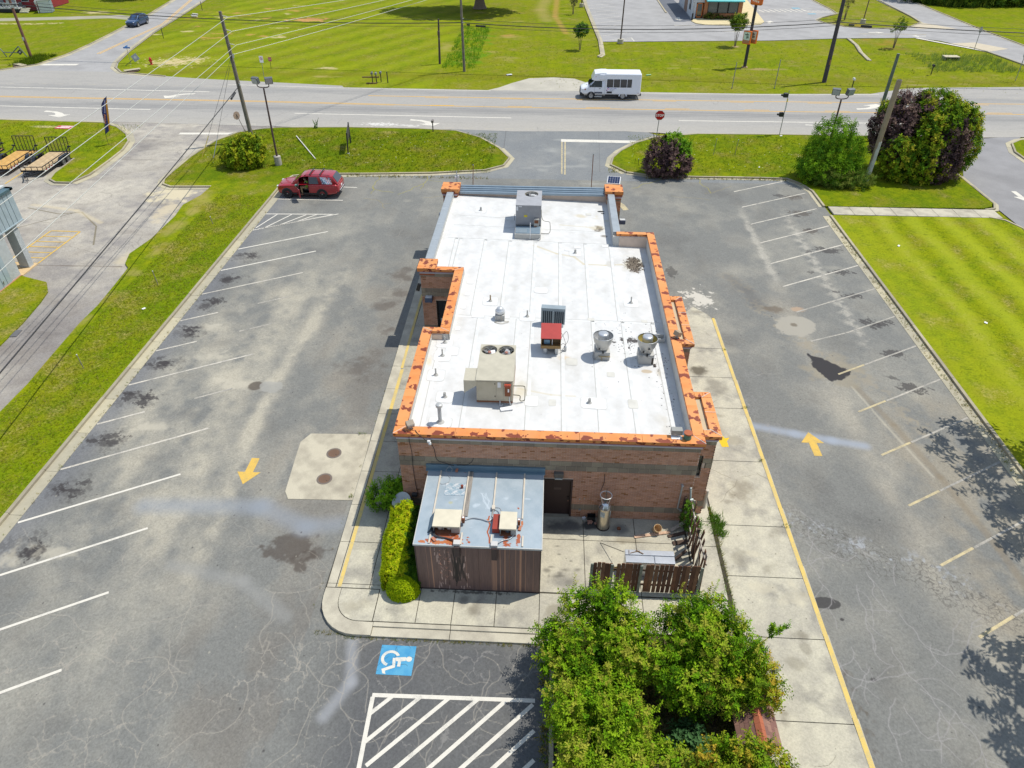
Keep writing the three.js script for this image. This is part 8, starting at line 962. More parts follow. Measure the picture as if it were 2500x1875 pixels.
  for (const [x,s] of [[1.17,1],[4.65,1],[1.17,-1],[4.65,-1]]) { wheel(t,x,s*0.86,0.37,0.26,s,M([0.5,0.5,0.5],0.4,0.4),5); obj('wheel_arch',arch(x,0.37,s*0.99,0.07),x < 2 ? carBlack : wh,t); } obj('undercarriage',[box(5.6,0.2,1.5,3.4,0.42,0)],carBlack,t);
  seated('person in a white shirt driving the white shuttle minibus',[5.35,1.05,-82.78],0,{ legs: [[[-0.42,0.12,0.12],[-0.6,-0.3,0.12],1],[[-0.42,0.12,-0.12],[-0.6,-0.3,-0.12],-1]],arms: [[[-0.2,0.3,0.24],[-0.42,0.36,0.16],1],[[-0.2,0.3,-0.24],[-0.42,0.36,-0.16],-1]],skin: [0.3,0.19,0.13],trousers: [0.03,0.03,0.04],shirt: [0.65,0.67,0.7],hair: [0.02,0.015,0.012] });
}
{
  const steel = M([0.016,0.018,0.024],0.5,0.2),redR = M([0.5,0.06,0.05],0.4),wR = M([0.75,0.75,0.75],0.4); const plank = (a,s) => woodTex(a,s,0.12),yw = [plank(ph(240,190,110),221),plank(ph(234,182,100),222)],pw = [plank(ph(228,200,156),223),plank(ph(220,190,146),224)];
  const mk = (label,at,ry_,wood,axles) => { const t = thing('utility_trailer',label,'trailer',at,ry_),W = 0.94,L = 4.7,dy = 0.52;
    obj('frame',[box(0.06,0.12,L,-W,dy - 0.06,-L/2),box(0.06,0.12,L,W,dy - 0.06,-L/2),box(2*W,0.12,0.06,0,dy - 0.06,-0.03),box(2*W,0.12,0.06,0,dy - 0.06,-L+0.03),box(2*W,0.08,0.06,0,dy - 0.08,-L*0.35),box(2*W,0.08,0.06,0,dy - 0.08,-L*0.7)],steel,t);
    for (let i = 0; i < 9; i++) obj('deck_board',rbox(0.2,0.035,L - 0.1,0.006,-0.826+i*0.2065,dy+0.01,-L/2),wood[i % 2],t);
    for (const s of [-1,1]) { obj('side_rail',[bar([s*W,dy+0.3,-0.02],[s*W,dy+0.3,-L+0.5],0.05,0.05),bar([s*W,dy+0.3,-L+0.5],[s*W,dy+0.5,-L+0.05],0.05,0.05),...[0.02,0.55,1.1,1.65,3.8,4.25].map((z) => bar([s*W,dy,-z],[s*W,dy+0.3,-z],0.04,0.04))],steel,t); obj('gate_hinge',rbox(0.3,0.1,0.12,0.02,s*(W+0.06),dy+0.5,-L+0.06),steel,t); for (const a of axles) { wheel(t,0,0,0.34,0.2,s,M([0.3,0.3,0.31],0.4,0.5),6).position.set(s*(W+0.22),0,a); t.children[t.children.length - 1].rotation.y = Math.PI/2; } const z0 = Math.max(...axles)+0.45,z1 = Math.min(...axles) - 0.45; obj('mudguard',[place(profile(axles.length > 1 ? [[-0.85,0],[-0.6,0.3],[0.6,0.3],[0.85,0],[0.8,0],[0.57,0.265],[-0.57,0.265],[-0.8,0]] : [[-0.5,0],[-0.38,0.25],[-0.2,0.34],[0.2,0.34],[0.38,0.25],[0.5,0],[0.46,0],[0.36,0.22],[0.19,0.305],[-0.19,0.305],[-0.36,0.22],[-0.46,0]],0.26),s*(W+0.2),0.47,(z0+z1)/2,0,Math.PI/2)],M([0.03,0.04,0.055],0.35,0.3),t); }
    obj('front_rail',[bar([-W,dy+0.3,-0.02],[W,dy+0.3,-0.02],0.05,0.05),...[-0.5,0,0.5].map((x) => bar([x,dy,-0.02],[x,dy+0.3,-0.02],0.04,0.04))],steel,t); obj('ramp_gate',[bar([-0.9,dy+0.02,-L],[-0.95,dy+1.28,-L - 0.1],0.05,0.05),bar([0.9,dy+0.02,-L],[0.95,dy+1.28,-L - 0.1],0.05,0.05),bar([-0.95,dy+1.28,-L - 0.1],[0.95,dy+1.28,-L - 0.1],0.05,0.05),bar([-0.9,dy+0.04,-L],[0.9,dy+0.04,-L],0.05,0.05),...[-0.6,-0.3,0,0.3,0.6].map((x) => bar([x,dy+0.02,-L],[x*1.05,dy+1.28,-L - 0.1],0.04,0.04))],steel,t);
    obj('mesh_infill',[...Array(16)].map((_,i) => bar([-0.92,dy+0.1+i*0.074,-L - 0.005*i],[0.92,dy+0.1+i*0.074,-L - 0.005*i],0.008,0.008)),steel,t); obj('tongue',[bar([-0.8,dy - 0.1,-0.1],[0,dy - 0.1,1.25],0.07,0.1),bar([0.8,dy - 0.1,-0.1],[0,dy - 0.1,1.25],0.07,0.1),rbox(0.3,0.12,0.2,0.02,0,dy+0.02,0.7),cyl(0.05,0.05,0.16,0,dy - 0.14,1.2,12),rod([0,0.02,0.95],[0,dy+0.16,0.95],0.03),rod([-0.22,0.03,1.5],[0,dy - 0.12,1.15],0.02),rod([0.22,0.03,1.45],[0,dy - 0.12,1.15],0.02)],steel,t); obj('axle',axles.map((a) => rod([-W - 0.2,0.34,a],[W+0.2,0.34,a],0.04)),steel,t);
    for (let i = 0; i < 9; i++) { obj(i % 2 ? 'red_reflector' : 'white_reflector',box(0.006,0.07,0.2,W+0.035,dy - 0.06,-0.25 - i*0.22 - (i > 6 ? 1.7 : 0)),i % 2 ? redR : wR,t); } for (let i = 0; i < 4; i++) obj(i % 2 ? 'red_reflector' : 'white_reflector',place(box(0.2,0.07,0.006,0,0,0),0.68 - i*0.17,dy - 0.1,0.06+i*0.28+0.06,0,0.96),i % 2 ? redR : wR,t); return t; };
  mk('black utility trailer with a pale plank deck, raised ramp and two axles',[-43.35,0,-56.35],0.06,pw,[-2.75,-3.55]); const a = mk('black utility trailer with an orange-tan plank deck, raised ramp and one axle',[-46.5,0,-56.5],0.05,yw,[-2.95]); dup(a,'utility_trailer','black utility trailer at the left edge of the lot, mostly out of view',[-49.9,0,-56.9],0.05);
}

// ---------------------------------------------------------------- poles, wires, signs and other street furniture
const poleWood = woodTex([0.2,0.175,0.14],301,0.2),poleBrown = woodTex([0.2,0.1,0.065],302,0.2),poleGreen = woodTex([0.17,0.2,0.15],303,0.2),poleTan = M([0.34,0.26,0.18],0.7),poleDark = M([0.05,0.045,0.05],0.6),lampPole = M([0.1,0.06,0.055],0.6),greyPost = M([0.3,0.31,0.31],0.5,0.4),porcelain = M([0.62,0.62,0.6],0.4),aluWire = M([0.62,0.62,0.58],0.5,0.3),darkWire = M([0.03,0.03,0.035],0.6),blackP = M([0.03,0.03,0.032],0.55);
function utilityPole(label,[x,z],top,r,m,o = {}) { const t = thing('utility_pole',label,'utility pole',[x,0,z]),[lx,h] = top; obj('pole',rod([0,-0.3,0],[lx,h,0],r,r*0.68,16),m,t); (o.ins ?? []).forEach(([ix,iy]) => obj('insulator',[0,1,2,3].map((k) => place(lathe([[0.02,0],[0.055,0.02],[0.02,0.05]],10),ix+0.12+k*0.1,iy - k*0.02,0,0,0,-1.7)).concat([rod([ix,iy,0],[ix+0.55,iy - 0.1,0],0.018)]),porcelain,t)); (o.bits ?? []).forEach((g) => obj(g[0],g[1],g[2],t)); return t; }
utilityPole('leaning grey wooden utility pole with white insulators on the near grass island',[-27.98,-66.1],[-0.4,11.1],0.2,poleWood,{ ins: [[-0.36,10.75],[-0.32,9.66],[-0.28,8.55]],bits: [['pole_hardware',[box(0.12,0.3,0.12,-0.02,7.6,0.15),box(0.1,0.2,0.1,-0.02,5.2,0.14)],galv]] });
utilityPole('wooden utility pole standing in the weeds across the main road, nearest the gravel apron',[-10.91,-94.2],[-0.14,11.5],0.17,poleWood,{ bits: [['cable_bracket',[box(0.3,0.06,0.06,0.1,5.5,0.14),box(0.2,0.1,0.06,0.1,5.95,0.14)],galv]] });
utilityPole('short dark vine-stained pole left of the weed-grown utility pole',[-14.52,-98.05],[0.15,5.2],0.15,woodTex([0.09,0.065,0.06],304,0.3),{ bits: [['meter_box',[rbox(0.3,0.5,0.2,0.03,0.1,3.6,0.14),rbox(0.2,0.36,0.16,0.03,0.12,2.8,0.14)],M([0.12,0.08,0.08],0.6)]] });
utilityPole('tall dark utility pole on the far verge near the orange pole sign',[32.51,-91.32],[-0.1,12],0.26,woodTex([0.075,0.065,0.075],305,0.25),{ bits: [['pole_tag',[box(0.12,0.5,0.03,0.05,2.2,0.25)],M([0.4,0.2,0.06],0.7)]] });
utilityPole('brown wooden utility pole at the corner lawn by the side road',[-69.46,-98.6],[0,9.5],0.2,poleBrown,{ bits: [['crossarm_hardware',[rod([-1,6.35,0.2],[1.2,6.45,0.2],0.03),box(0.4,0.3,0.2,0.2,6.1,0.2)],galv],['pole_tag',[box(0.2,0.4,0.04,0.0,2.3,0.22)],M([0.5,0.52,0.55],0.6)]] });
utilityPole('greenish bare wooden pole behind the huge purple and green bush',[30.3,-69.2],[0.15,7.75],0.19,poleGreen); 
{ const t = thing('sign_pole','thick tan steel pole with an open top rising out of the huge bush','pole',[26.3,0,-58.7]); obj('pole',rod([0,0,0],[0.2,8.05,0],0.2,0.2,20),poleTan,t); obj('pole_mouth',cyl(0.17,0.17,0.02,0.2,8.05,0,18),blackP,t); obj('base_coat',rod([0,0,0],[0.1,3.4,0],0.206,0.206,20),M([0.5,0.5,0.48],0.6),t); }
utilityPole('grey wooden utility pole beside the left kerb, out of view near the camera',[-22.7,-4.5],[0,11],0.2,poleWood);
function wire(label,pts,r,m,sag = 0.3) { const all = []; for (let i = 0; i+1 < pts.length; i++) { const n = 10; for (let k = i ? 1 : 0; k <= n; k++) { const s = k/n; all.push([mix(pts[i][0],pts[i+1][0],s),mix(pts[i][1],pts[i+1][1],s) - 4*sag*s*(1 - s),mix(pts[i][2],pts[i+1][2],s)]); } } return one('overhead_wire',label,'wire',all.slice(1).map((p,i) => rod(all[i],p,r,r,5)),m); }
wire('topmost pale wire from the leaning pole, running over the neighbouring lot',[[-22.3,10.3,-5],[-27.8,10.65,-66.1],[-11.1,10.0,-94.2]],0.018,aluWire,0.15); wire('second pale wire from the top of the leaning pole',[[-22.6,9.3,-5],[-27.7,9.55,-66.1],[-11.1,9.75,-94.2]],0.018,aluWire,0.15); wire('third pale wire from the top of the leaning pole',[[-22.1,8.3,-5],[-27.6,8.45,-66.1],[-11.1,9.35,-94.2]],0.018,aluWire,0.15); wire('lowest pale wire on the leaning pole',[[-21.6,7.2,-5],[-28.2,7.65,-66.1],[-11.1,9.0,-94.2]],0.018,aluWire,0.15);
wire('thick black cable from the leaning pole down over the grass verge',[[-20.9,4.1,-5],[-28.2,5.0,-66.1]],0.035,darkWire,0.2); one('cable_splice','black splice on the thick cable beside the leaning pole','splice',rod([-28.0,4.85,-64.6],[-27.85,4.7,-63.2],0.09,0.09,10),darkWire);
for (const [dy,r,m,label] of [[0,0.05,darkWire,'thick black cable strung along the far side of the main road'],[0.38,0.02,darkWire,'thin wire just above the thick black roadside cable'],[-0.34,0.02,darkWire,'thin wire just below the thick black roadside cable']]) wire(label,[[-130,6.2+dy,-103],[-69.4,6.35+dy,-98.5],[-11,5.5+dy,-94.1],[32.45,6.45+dy,-91.2],[95,6.2+dy,-88]],r,m,0.75);
one('cable_splice','black splice boxes on the roadside cable right of the weed-grown pole','splice',[rod([-10.4,5.3,-94],[-10.0,5.28,-94],0.1,0.1,8),rod([-9.3,5.2,-93.95],[-8.1,5.15,-93.9],0.1,0.1,8)],darkWire); one('cable_splice','black splice boxes on the roadside cable beside the tall dark pole','splice',[rod([33.6,6.2,-91.1],[34.2,6.18,-91.1],0.1,0.1,8),rod([35,6.1,-91.1],[36.2,6.05,-91.1],0.12,0.12,8)],darkWire);
for (const [x,z,label] of [[-31.0,-61.4,'left guy wire with a yellow guard from the leaning pole to the grass'],[-29.9,-61.3,'right guy wire from the leaning pole to the grass']]) { const t = thing('guy_wire',label,'guy wire',[x,0,z]); obj('wire',rod([0,0,0],[-28.1 - x,7.8,-66.1 - z],0.014,0.014,5),darkWire,t); obj('guard',rod([0,0,0],[(-28.1 - x)*0.22,1.7,(-66.1 - z)*0.22],0.03,0.03,6),z < -61.35 ? M([0.5,0.4,0.06],0.6) : galv,t); }
function lotLamp(label,x,z,h,lx) { const t = thing('lot_lamp',label,'lamp post',[x,0.05,z],0,'twin-head lot lamp posts'); obj('footing',lathe([[0.3,0],[0.3,0.78],[0.27,0.82],[0,0.82]],24),M([0.4,0.37,0.32],0.9),t); obj('pole',rod([0,0.8,0],[lx,h,0],0.09,0.065,12),lampPole,t); obj('yoke',tube([[lx - 0.48,h+0.42,0],[lx - 0.46,h+0.16,0],[lx,h+0.06,0],[lx+0.46,h+0.16,0],[lx+0.48,h+0.42,0]],0.04,20,7),lampPole,t); for (const s of [-1,1]) { const l = obj('lamp_head',place(rbox(0.62,0.5,0.3,0.03,0,0,0),lx+s*0.55,h+0.62,0,0.25,s*0.35),M([0.13,0.14,0.15],0.5,0.2),t); obj('lens',place(box(0.52,0.4,0.012,0,0,0.156),lx+s*0.55,h+0.62,0,0.25,s*0.35),P([0.34,0.37,0.37],0.15,0,{ clearcoat: 1 }),l); } return t; }
lotLamp('twin-head lot lamp post on a concrete footing behind the red car',-23.55,-60,6.4,0.02); lotLamp('twin-head lot lamp post rising out of the feathery sapling on the right',23.25,-60.6,6.0,0.02);
function signFace(w,h,draw,px = 128) { const cv = document.createElement('canvas'); cv.width = px; cv.height = Math.round(px*h/w); draw(cv.getContext('2d'),cv.width,cv.height); const t = new THREE.CanvasTexture(cv); t.colorSpace = THREE.SRGBColorSpace; return new THREE.MeshStandardMaterial({ map: t,roughness: 0.45 }); }
const faceGeo = (w,h,x,y,z,rx = 0,ry_ = 0,rz = 0) => { const g = new THREE.PlaneGeometry(w,h); g.applyMatrix4(new THREE.Matrix4().makeRotationFromEuler(new THREE.Euler(rx,ry_,rz,'YXZ'))); g.translate(x,y,z); return g; };
{
  const t = thing('stop_sign','red stop sign on a thin post behind the dark purple bush','stop sign',[10.2,0.05,-69.2]); const oct = [...Array(8)].map((_,i) => { const a = (i+0.5)/8*6.283; return [0.475*Math.cos(a),0.475*Math.sin(a)]; }); const in8 = oct.map(([a,b]) => [a*0.93,b*0.93]);
  obj('post',rod([0,0,0],[0.08,2.5,0],0.035,0.035,8),greyPost,t); const pl = obj('plate',profile(oct,0.012).translate(0.08,2.12,0.05),M([0.75,0.73,0.72],0.5),t); const g = new THREE.ShapeGeometry(new THREE.Shape(in8.map((p) => new THREE.Vector2(...p)))); const p = g.attributes.position,uv = g.attributes.uv; for (let i = 0; i < p.count; i++) uv.setXY(i,p.getX(i)/0.9+0.5,p.getY(i)/0.9+0.5); g.translate(0.08,2.12,0.059); obj('sign_face',g,signFace(0.9,0.9,(x,w,h) => { x.fillStyle = '#c00a16'; x.fillRect(0,0,w,h); x.fillStyle = '#fff'; x.textAlign = 'center'; x.textBaseline = 'middle'; x.font = 'bold '+h*0.36+'px sans-serif'; x.fillText('STOP',w/2,h*0.51,w*0.84); },256),pl);
}
{ const t = thing('stop_sign','back of a leaning stop sign behind the round yellow-green bush','stop sign',[-29.65,0.05,-68.84]); obj('post',rod([0,0,0],[-0.5,1.75,0.1],0.03,0.03,8),M([0.16,0.13,0.12],0.6),t); obj('plate',place(profile([...Array(8)].map((_,i) => { const a = (i+0.5)/8*6.283; return [0.38*Math.cos(a),0.4*Math.sin(a)]; }),0.012),-0.5,1.6,0.1,0,1.0,0.28),M([0.5,0.36,0.3],0.5,0.2),t); }
{ const t = thing('diamond_sign','grey back of a diamond road sign leaning at the corner drain','road sign',[-54.58,0,-94.68]); obj('post',bar([0,0,0],[1.55,0.95,0],0.06,0.06),M([0.13,0.12,0.1],0.7),t); obj('plate',place(box(0.78,0.78,0.012,0,0,0),1.62,1.0,0.05,-0.1,0.2,0.5),M([0.42,0.44,0.46],0.5,0.2),t); obj('sign_mark',place(box(0.3,0.3,0.006,0,0,0.011),1.62,1.0,0.05,-0.1,0.2,0.5),M([0.66,0.68,0.68],0.5),t); }
{ const t = thing('street_name_sign','small blue street name sign at the side road corner','street sign',[-54.16,0,-95.33]); obj('post',rod([0,0,0],[0.05,2.0,0],0.028),greyPost,t); obj('blade',[box(0.9,0.18,0.015,0.05,2.0,0),box(0.02,0.16,0.7,0.05,2.16,0)],M([0.06,0.2,0.55],0.5),t); }
{ const t = thing('fire_hydrant','red fire hydrant on the sandy corner of the lawn','hydrant',[-51.65,-0.05,-95.7]); const r = M([0.5,0.02,0.02],0.45); obj('barrel',lathe([[0.2,0],[0.2,0.06],[0.13,0.08],[0.13,0.6],[0.17,0.62],[0.17,0.66],[0.13,0.76],[0.06,0.84],[0.04,0.9],[0,0.91]],20),r,t); obj('outlet',[rod([-0.24,0.48,0],[0.24,0.48,0],0.07,0.07,12),rod([0,0.42,0.1],[0,0.42,0.24],0.09,0.09,12)],r,t); }
const post = (name,label,cat,[x,z],[tx,h],r,m,extra) => { const t = thing(name,label,cat,[x,0,z]); obj('post',rod([0,-0.05,0],[tx,h,0],r,r,8),m,t); (extra ?? []).forEach((e) => obj(e[0],e[1],e[2],t,null)); return t; };
post('marker_post','thin dark marker post by the side road kerb, nearer the corner','marker post',[-57.28,-111.56],[0.02,1.3],0.05,blackP,[['post_cap',cyl(0.055,0.055,0.05,0.02,1.3,0,8),greyPost]]); post('marker_post','thin dark marker post by the side road kerb, farther up','marker post',[-60.78,-134.39],[0.02,1.3],0.05,blackP,[['post_cap',cyl(0.055,0.055,0.05,0.02,1.3,0,8),greyPost]]); one('pipe_stack','small heap of pale pipe ends on the lawn by the side road','pipes',[rod([-60.4,0.1,-128.9],[-59.2,0.12,-128.6],0.12),rod([-60.1,0.3,-128.9],[-59.1,0.3,-128.6],0.12),rod([-60,0.08,-128.2],[-59,0.1,-128],0.12)],M([0.7,0.66,0.58],0.7));
{ const t = thing('no_turn_sign','white regulatory sign with a red ring at the far road edge','road sign',[-34.65,-0.05,-89.18]); obj('post',rod([0,0,0],[0.1,2.6,0],0.03),greyPost,t); const p = obj('plate',rbox(0.46,0.74,0.015,0.006,0.1,2.25,0.04),M([0.7,0.7,0.7],0.5),t); obj('sign_face',faceGeo(0.44,0.72,0.1,2.25,0.049),signFace(0.44,0.72,(x,w,h) => { x.fillStyle = '#f2efee'; x.fillRect(0,0,w,h); x.strokeStyle = '#b8243c'; x.lineWidth = w*0.1; x.beginPath(); x.arc(w/2,h*0.4,w*0.34,0,7); x.stroke(); x.beginPath(); x.moveTo(w*0.28,h*0.27); x.lineTo(w*0.72,h*0.53); x.stroke(); x.strokeStyle = '#333'; x.lineWidth = w*0.07; x.beginPath(); x.moveTo(w*0.62,h*0.55); x.lineTo(w*0.62,h*0.35); x.lineTo(w*0.4,h*0.35); x.stroke(); }),p); }
{ const t = thing('red_lawn_sign','small red and white sign on a short post on the far lawn','sign',[-35.54,-0.05,-94.43]); obj('post',rod([0,0,0],[0.05,1.1,0],0.03),blackP,t); obj('plate',rbox(0.42,0.48,0.02,0.008,0.05,1.1,0.02),M([0.6,0.12,0.2],0.5),t); obj('sign_bar',box(0.3,0.08,0.006,0.05,1.12,0.033),M([0.75,0.6,0.65],0.5),t); }
{
  const t = thing('feather_flag','tall navy and gold feather flag on the left grass island','flag',[-41.1,0.08,-64.46]); const pts = [[0.05,0.95],[0.62,1.35],[0.95,2.6],[1.3,4.3],[1.0,4.15],[0.62,3.6],[0.42,2.9],[0.32,2.0]]; obj('pole',[tube([[0,0,0],[0.05,0.95,0],[0.3,2.2,0],[0.6,3.6,0],[1.32,4.34,0]],0.018,20,6),rod([-0.2,0.02,0],[0.2,0.02,0],0.02)],blackP,t);
  const s = new THREE.Shape(pts.map((p) => new THREE.Vector2(...p))),g = new THREE.ShapeGeometry(s),p = g.attributes.position,uv = g.attributes.uv; for (let i = 0; i < p.count; i++) uv.setXY(i,p.getX(i)/1.4,(p.getY(i) - 0.9)/3.5);
  const m = signFace(1.4,3.5,(x,w,h) => { x.fillStyle = '#28306e'; x.fillRect(0,0,w,h); x.fillStyle = '#d8952c'; x.beginPath(); x.moveTo(w*0.5,h); x.lineTo(w*0.34,h*0.9); x.lineTo(w*0.72,h*0.2); x.lineTo(w,0); x.lineTo(w*0.8,h*0.4); x.lineTo(w*0.52,h*0.9); x.fill(); x.save(); x.translate(w*0.3,h*0.72); x.rotate(-1.25); x.fillStyle = '#d8824a'; x.font = 'bold '+w*0.24+'px sans-serif'; x.fillText('home',0,0); x.fillStyle = '#c8c4dc'; x.font = w*0.1+'px sans-serif'; for (let i = 0; i < 10; i++) x.fillRect(w*(0.75+i*0.09),-w*0.1,w*0.05,w*0.07); x.restore(); },192); m.side = THREE.DoubleSide; obj('banner',g,m,t);
}
{
  const t = thing('empty_sign','empty black two-post sign frame on the near grass island','sign frame',[-18.16,0.1,-63.16]); obj('post',bar([0,0,0],[0.1,1.85,0],0.1,0.1),blackP,t); obj('post',bar([-0.46,0,-2.9],[-0.45,1.9,-2.9],0.1,0.1),blackP,t); obj('rail',[bar([0.1,1.8,0],[-0.45,1.86,-2.9],0.05,0.1),bar([0.05,0.85,0],[-0.46,0.9,-2.9],0.04,0.08)],blackP,t); obj('panel',quad([[0.06,0.9,0],[-0.45,0.95,-2.85],[-0.44,1.76,-2.85],[0.1,1.72,0]],0.02),M([0.045,0.04,0.04],0.6),t); obj('footing',cyl(0.12,0.12,0.04,0.02,0,0,10),M([0.7,0.68,0.62],0.8),t);
}
function mailbox(label,x,z,h,m,pm = blackP) { const t = thing('mailbox',label,'mailbox',[x,0,z]); obj('post',box(0.09,h,0.09,0,h/2,0),pm,t); obj('box',place(profile([[-0.1,0],[0.1,0],[0.1,0.12],[0.07,0.2],[0,0.23],[-0.07,0.2],[-0.1,0.12]],0.46,0.008),0,h,0,0,0),m,t); obj('door',box(0.18,0.19,0.01,0,h+0.1,0.235),m,t); return t; }
mailbox('dark mailbox on the kerb of the near grass island',-11.37,-69.8,1.0,M([0.2,0.17,0.16],0.5)); mailbox('white mailbox on the verge right of the tall dark pole',34.95,-88.8,0.85,M([0.75,0.75,0.74],0.5)); mailbox('black mailbox on the verge at the far right',46.63,-95.44,0.95,blackP);
mailbox('left mailbox of the group across the road',-21.16,-87.97,1.0,M([0.14,0.15,0.16],0.5)); mailbox('middle mailbox of the group across the road',-20.75,-88.2,0.9,M([0.2,0.21,0.22],0.5)); mailbox('right mailbox of the group across the road',-20.25,-88.5,0.95,M([0.16,0.17,0.18],0.5)); one('rotten_beam','old wooden beams lying under the mailboxes across the road','beam',[bar([-22.4,0.6,-88.1],[-20.4,0.6,-88.2],0.1,0.12),bar([-21.9,0.04,-87.7],[-20.6,0.04,-87.75],0.12,0.1)],poleBrown); post('black_post','short black post right of the mailboxes across the road','post',[-19.42,-88.33],[-0.02,1.15],0.06,blackP,[['post_cap',cyl(0.07,0.07,0.04,-0.02,1.14,0,8),blackP]]);
{ const t = thing('twin_signal_post','thin post with two black lamp housings and a yellow tag beside the main road','signal post',[22.16,0.05,-70.65]); obj('post',rod([0,0,0],[0.02,4.1,0],0.035),greyPost,t); for (const y of [3.7,1.95]) obj('lamp_housing',[rbox(0.4,0.4,0.3,0.06,-0.24,y,0.02),cyl(0.16,0.16,0.12,-0.5,y - 0.06,0.02,14)],blackP,t); obj('yellow_tag',box(0.1,0.26,0.06,0.02,3.25,0.04),M([0.75,0.65,0.08],0.5),t); obj('pole_sticker',[0,1,2,3,4,5].map((i) => box(0.09,0.1,0.05,0.02,2.35+i*0.13,0.04)),M([0.6,0.62,0.64],0.5),t); }
post('thin_post','thin grey post on the far verge left of the tall dark pole','post',[25.87,-88.05],[0.04,3.1],0.045,greyPost,[['post_foot',cyl(0.08,0.08,0.06,0,0,0,8),greyPost]]); post('thin_post','thin grey post on the far verge left of the orange pole sign','post',[20.95,-87.8],[0.05,2.8],0.045,greyPost,[['post_foot',cyl(0.08,0.08,0.06,0,0,0,8),greyPost]]);
const backSign = (label,x,z,h,s) => { const t = thing('road_sign',label,'road sign',[x,0,z]); obj('post',rod([0,0,0],[-0.04,h,0],0.04),greyPost,t); obj('plate',place(profile([...Array(8)].map((_,i) => { const a = (i+0.5)/8*6.283; return [s*Math.cos(a),s*Math.sin(a)]; }),0.012),-0.04,h,0,0,0.6),M([0.34,0.35,0.36],0.5,0.2),t); }; backSign('grey back of a stop sign at the far access road junction',58.36,-109.79,2.5,0.42); backSign('grey back of a stop sign at the right edge near the main road',55.4,-92.8,3.0,0.42);
post('rod_marker','thin rusty rod in the lot behind the roof, left of the grey roof unit','rod',[-6.11,-55.71],[0.08,1.9],0.03,rustM,[['rod_tip',cyl(0.04,0.04,0.1,0.08,1.88,0,6),greyPost]]); post('rod_marker','tall thin rusty rod standing in the lot near the right back pillar','rod',[3.5,-55.84],[-0.02,2.9],0.03,rustM,[['rod_tip',cyl(0.04,0.04,0.1,-0.02,2.88,0,6),greyPost]]);
for (const [x,z,h,label] of [[14.76,-64.41,1.45,'left of two thin stakes in the grass right of the purple bush'],[16.74,-64.67,1.35,'right of two thin stakes in the grass right of the purple bush'],[7.84,-61.49,0.55,'short black stake in the grass left of the purple bush'],[-24.5,-47.62,0.55,'short grey stake on the verge nearest the hatched bays'],[-24.39,-38.44,0.95,'thin grey stake midway along the left grass verge'],[-24.25,-29.39,0.85,'thin grey stake nearest the camera on the left verge'],[48,-46.5,0.9,'thin stake in the right lawn']]) { if (x > 40) continue; const t = thing('stake',label,'stake',[x,0.08,z]); obj('shaft',rod([0,0,0],[h > 1 ? 0.08 : -0.06,h,0],0.022),h < 0.6 && x > 0 ? blackP : M([0.26,0.23,0.19],0.7),t); obj('tip',cyl(0.035,0.035,0.05,h > 1 ? 0.08 : -0.06,h,0,6),M([0.6,0.6,0.58],0.6),t); }
one('fallen_pole','long white pole lying across the near grass island','pole',rod([-24.2,0.2,-67.5],[-20.7,0.14,-61.5],0.05,0.05,8),M([0.7,0.66,0.6],0.6));
{ const t = thing('fallen_sign','pink and white sign lying flat on the left grass island','sign',[-48,0.12,-69.2]); obj('panel',rbox(1.7,0.02,0.95,0.006,0,0.01,0),M(ph(232,90,104),0.6),t); obj('white_band',[box(1.2,0.006,0.2,0.1,0.024,-0.22),box(1.3,0.006,0.2,-0.05,0.024,0.2)],M([0.8,0.74,0.74],0.6),t); }
{
  const t = thing('pipe_rail','bent grey pipe rail with a small black sign by the brown utility pole','rail',[-70.2,0,-98.8]); obj('rail',[tube([[-6,1.15,0],[-3.6,1.15,0],[-3.3,1.05,0],[-2.6,0,0.2]],0.06,24,7),rod([-2.9,0.55,0.1],[-0.4,0.5,0.1],0.05),rod([-2.3,0.02,0.1],[-0.6,1.3,0],0.06),rod([-0.6,1.3,0],[0.1,0,0],0.06)],M([0.13,0.16,0.17],0.5,0.2),t); obj('small_sign',place(rbox(0.6,0.5,0.03,0.01,0,0,0),-0.6,0.6,0.12,0,0,0.6),blackP,t); obj('small_sign_mark',place(box(0.3,0.2,0.006,0,0,0.02),-0.6,0.6,0.12,0,0,0.6),M([0.55,0.5,0.5],0.5),t); }
for (const [x,z,w,label] of [[-68.2,-93.8,1.4,'dark kerb drain inlet at the left corner of the side road'],[-52.3,-92.0,1.4,'dark kerb drain inlet at the right corner of the side road']]) { const t = thing('kerb_inlet',label,'drain',[x,0,z],x < -60 ? -0.5 : 0.7); obj('top_slab',rbox(w+0.5,0.07,0.7,0.015,0,0.13,-0.25),kerbM[0],t); obj('opening',box(w,0.12,0.02,0,0.05,0.11),blackM,t); obj('grate',box(w*0.9,0.012,0.32,0,0.02,0.3),M([0.12,0.07,0.05],0.8),t); }
{ const t = thing('culvert_headwall','pale concrete drain box in the weeds of the far right verge','culvert',[52.2,-0.05,-103.6]); obj('top_slab',rbox(1.9,0.12,1.1,0.02,0.3,0.42,-0.1),M(ph(226,214,184),0.9),t); obj('side_wall',[box(0.18,0.4,1,-0.55,0.18,-0.1),box(0.18,0.4,1,1.15,0.18,-0.1)],M(ph(150,150,140),0.9),t); obj('opening',box(1.5,0.3,0.9,0.3,0.15,-0.15),blackM,t); }
one('yellow_weed','upright green weed at the road kerb of the near grass island','weed',[0,1,2,3,4,5,6,7].map((i) => rod([-23.1+rr(-0.2,0.2),0.1,-70.3+rr(-0.1,0.1)],[-23.1+rr(-0.4,0.4),rr(0.6,1.1),-70.3+rr(-0.2,0.2)],0.05,0.012,5)),M([0.12,0.22,0.03],0.9));
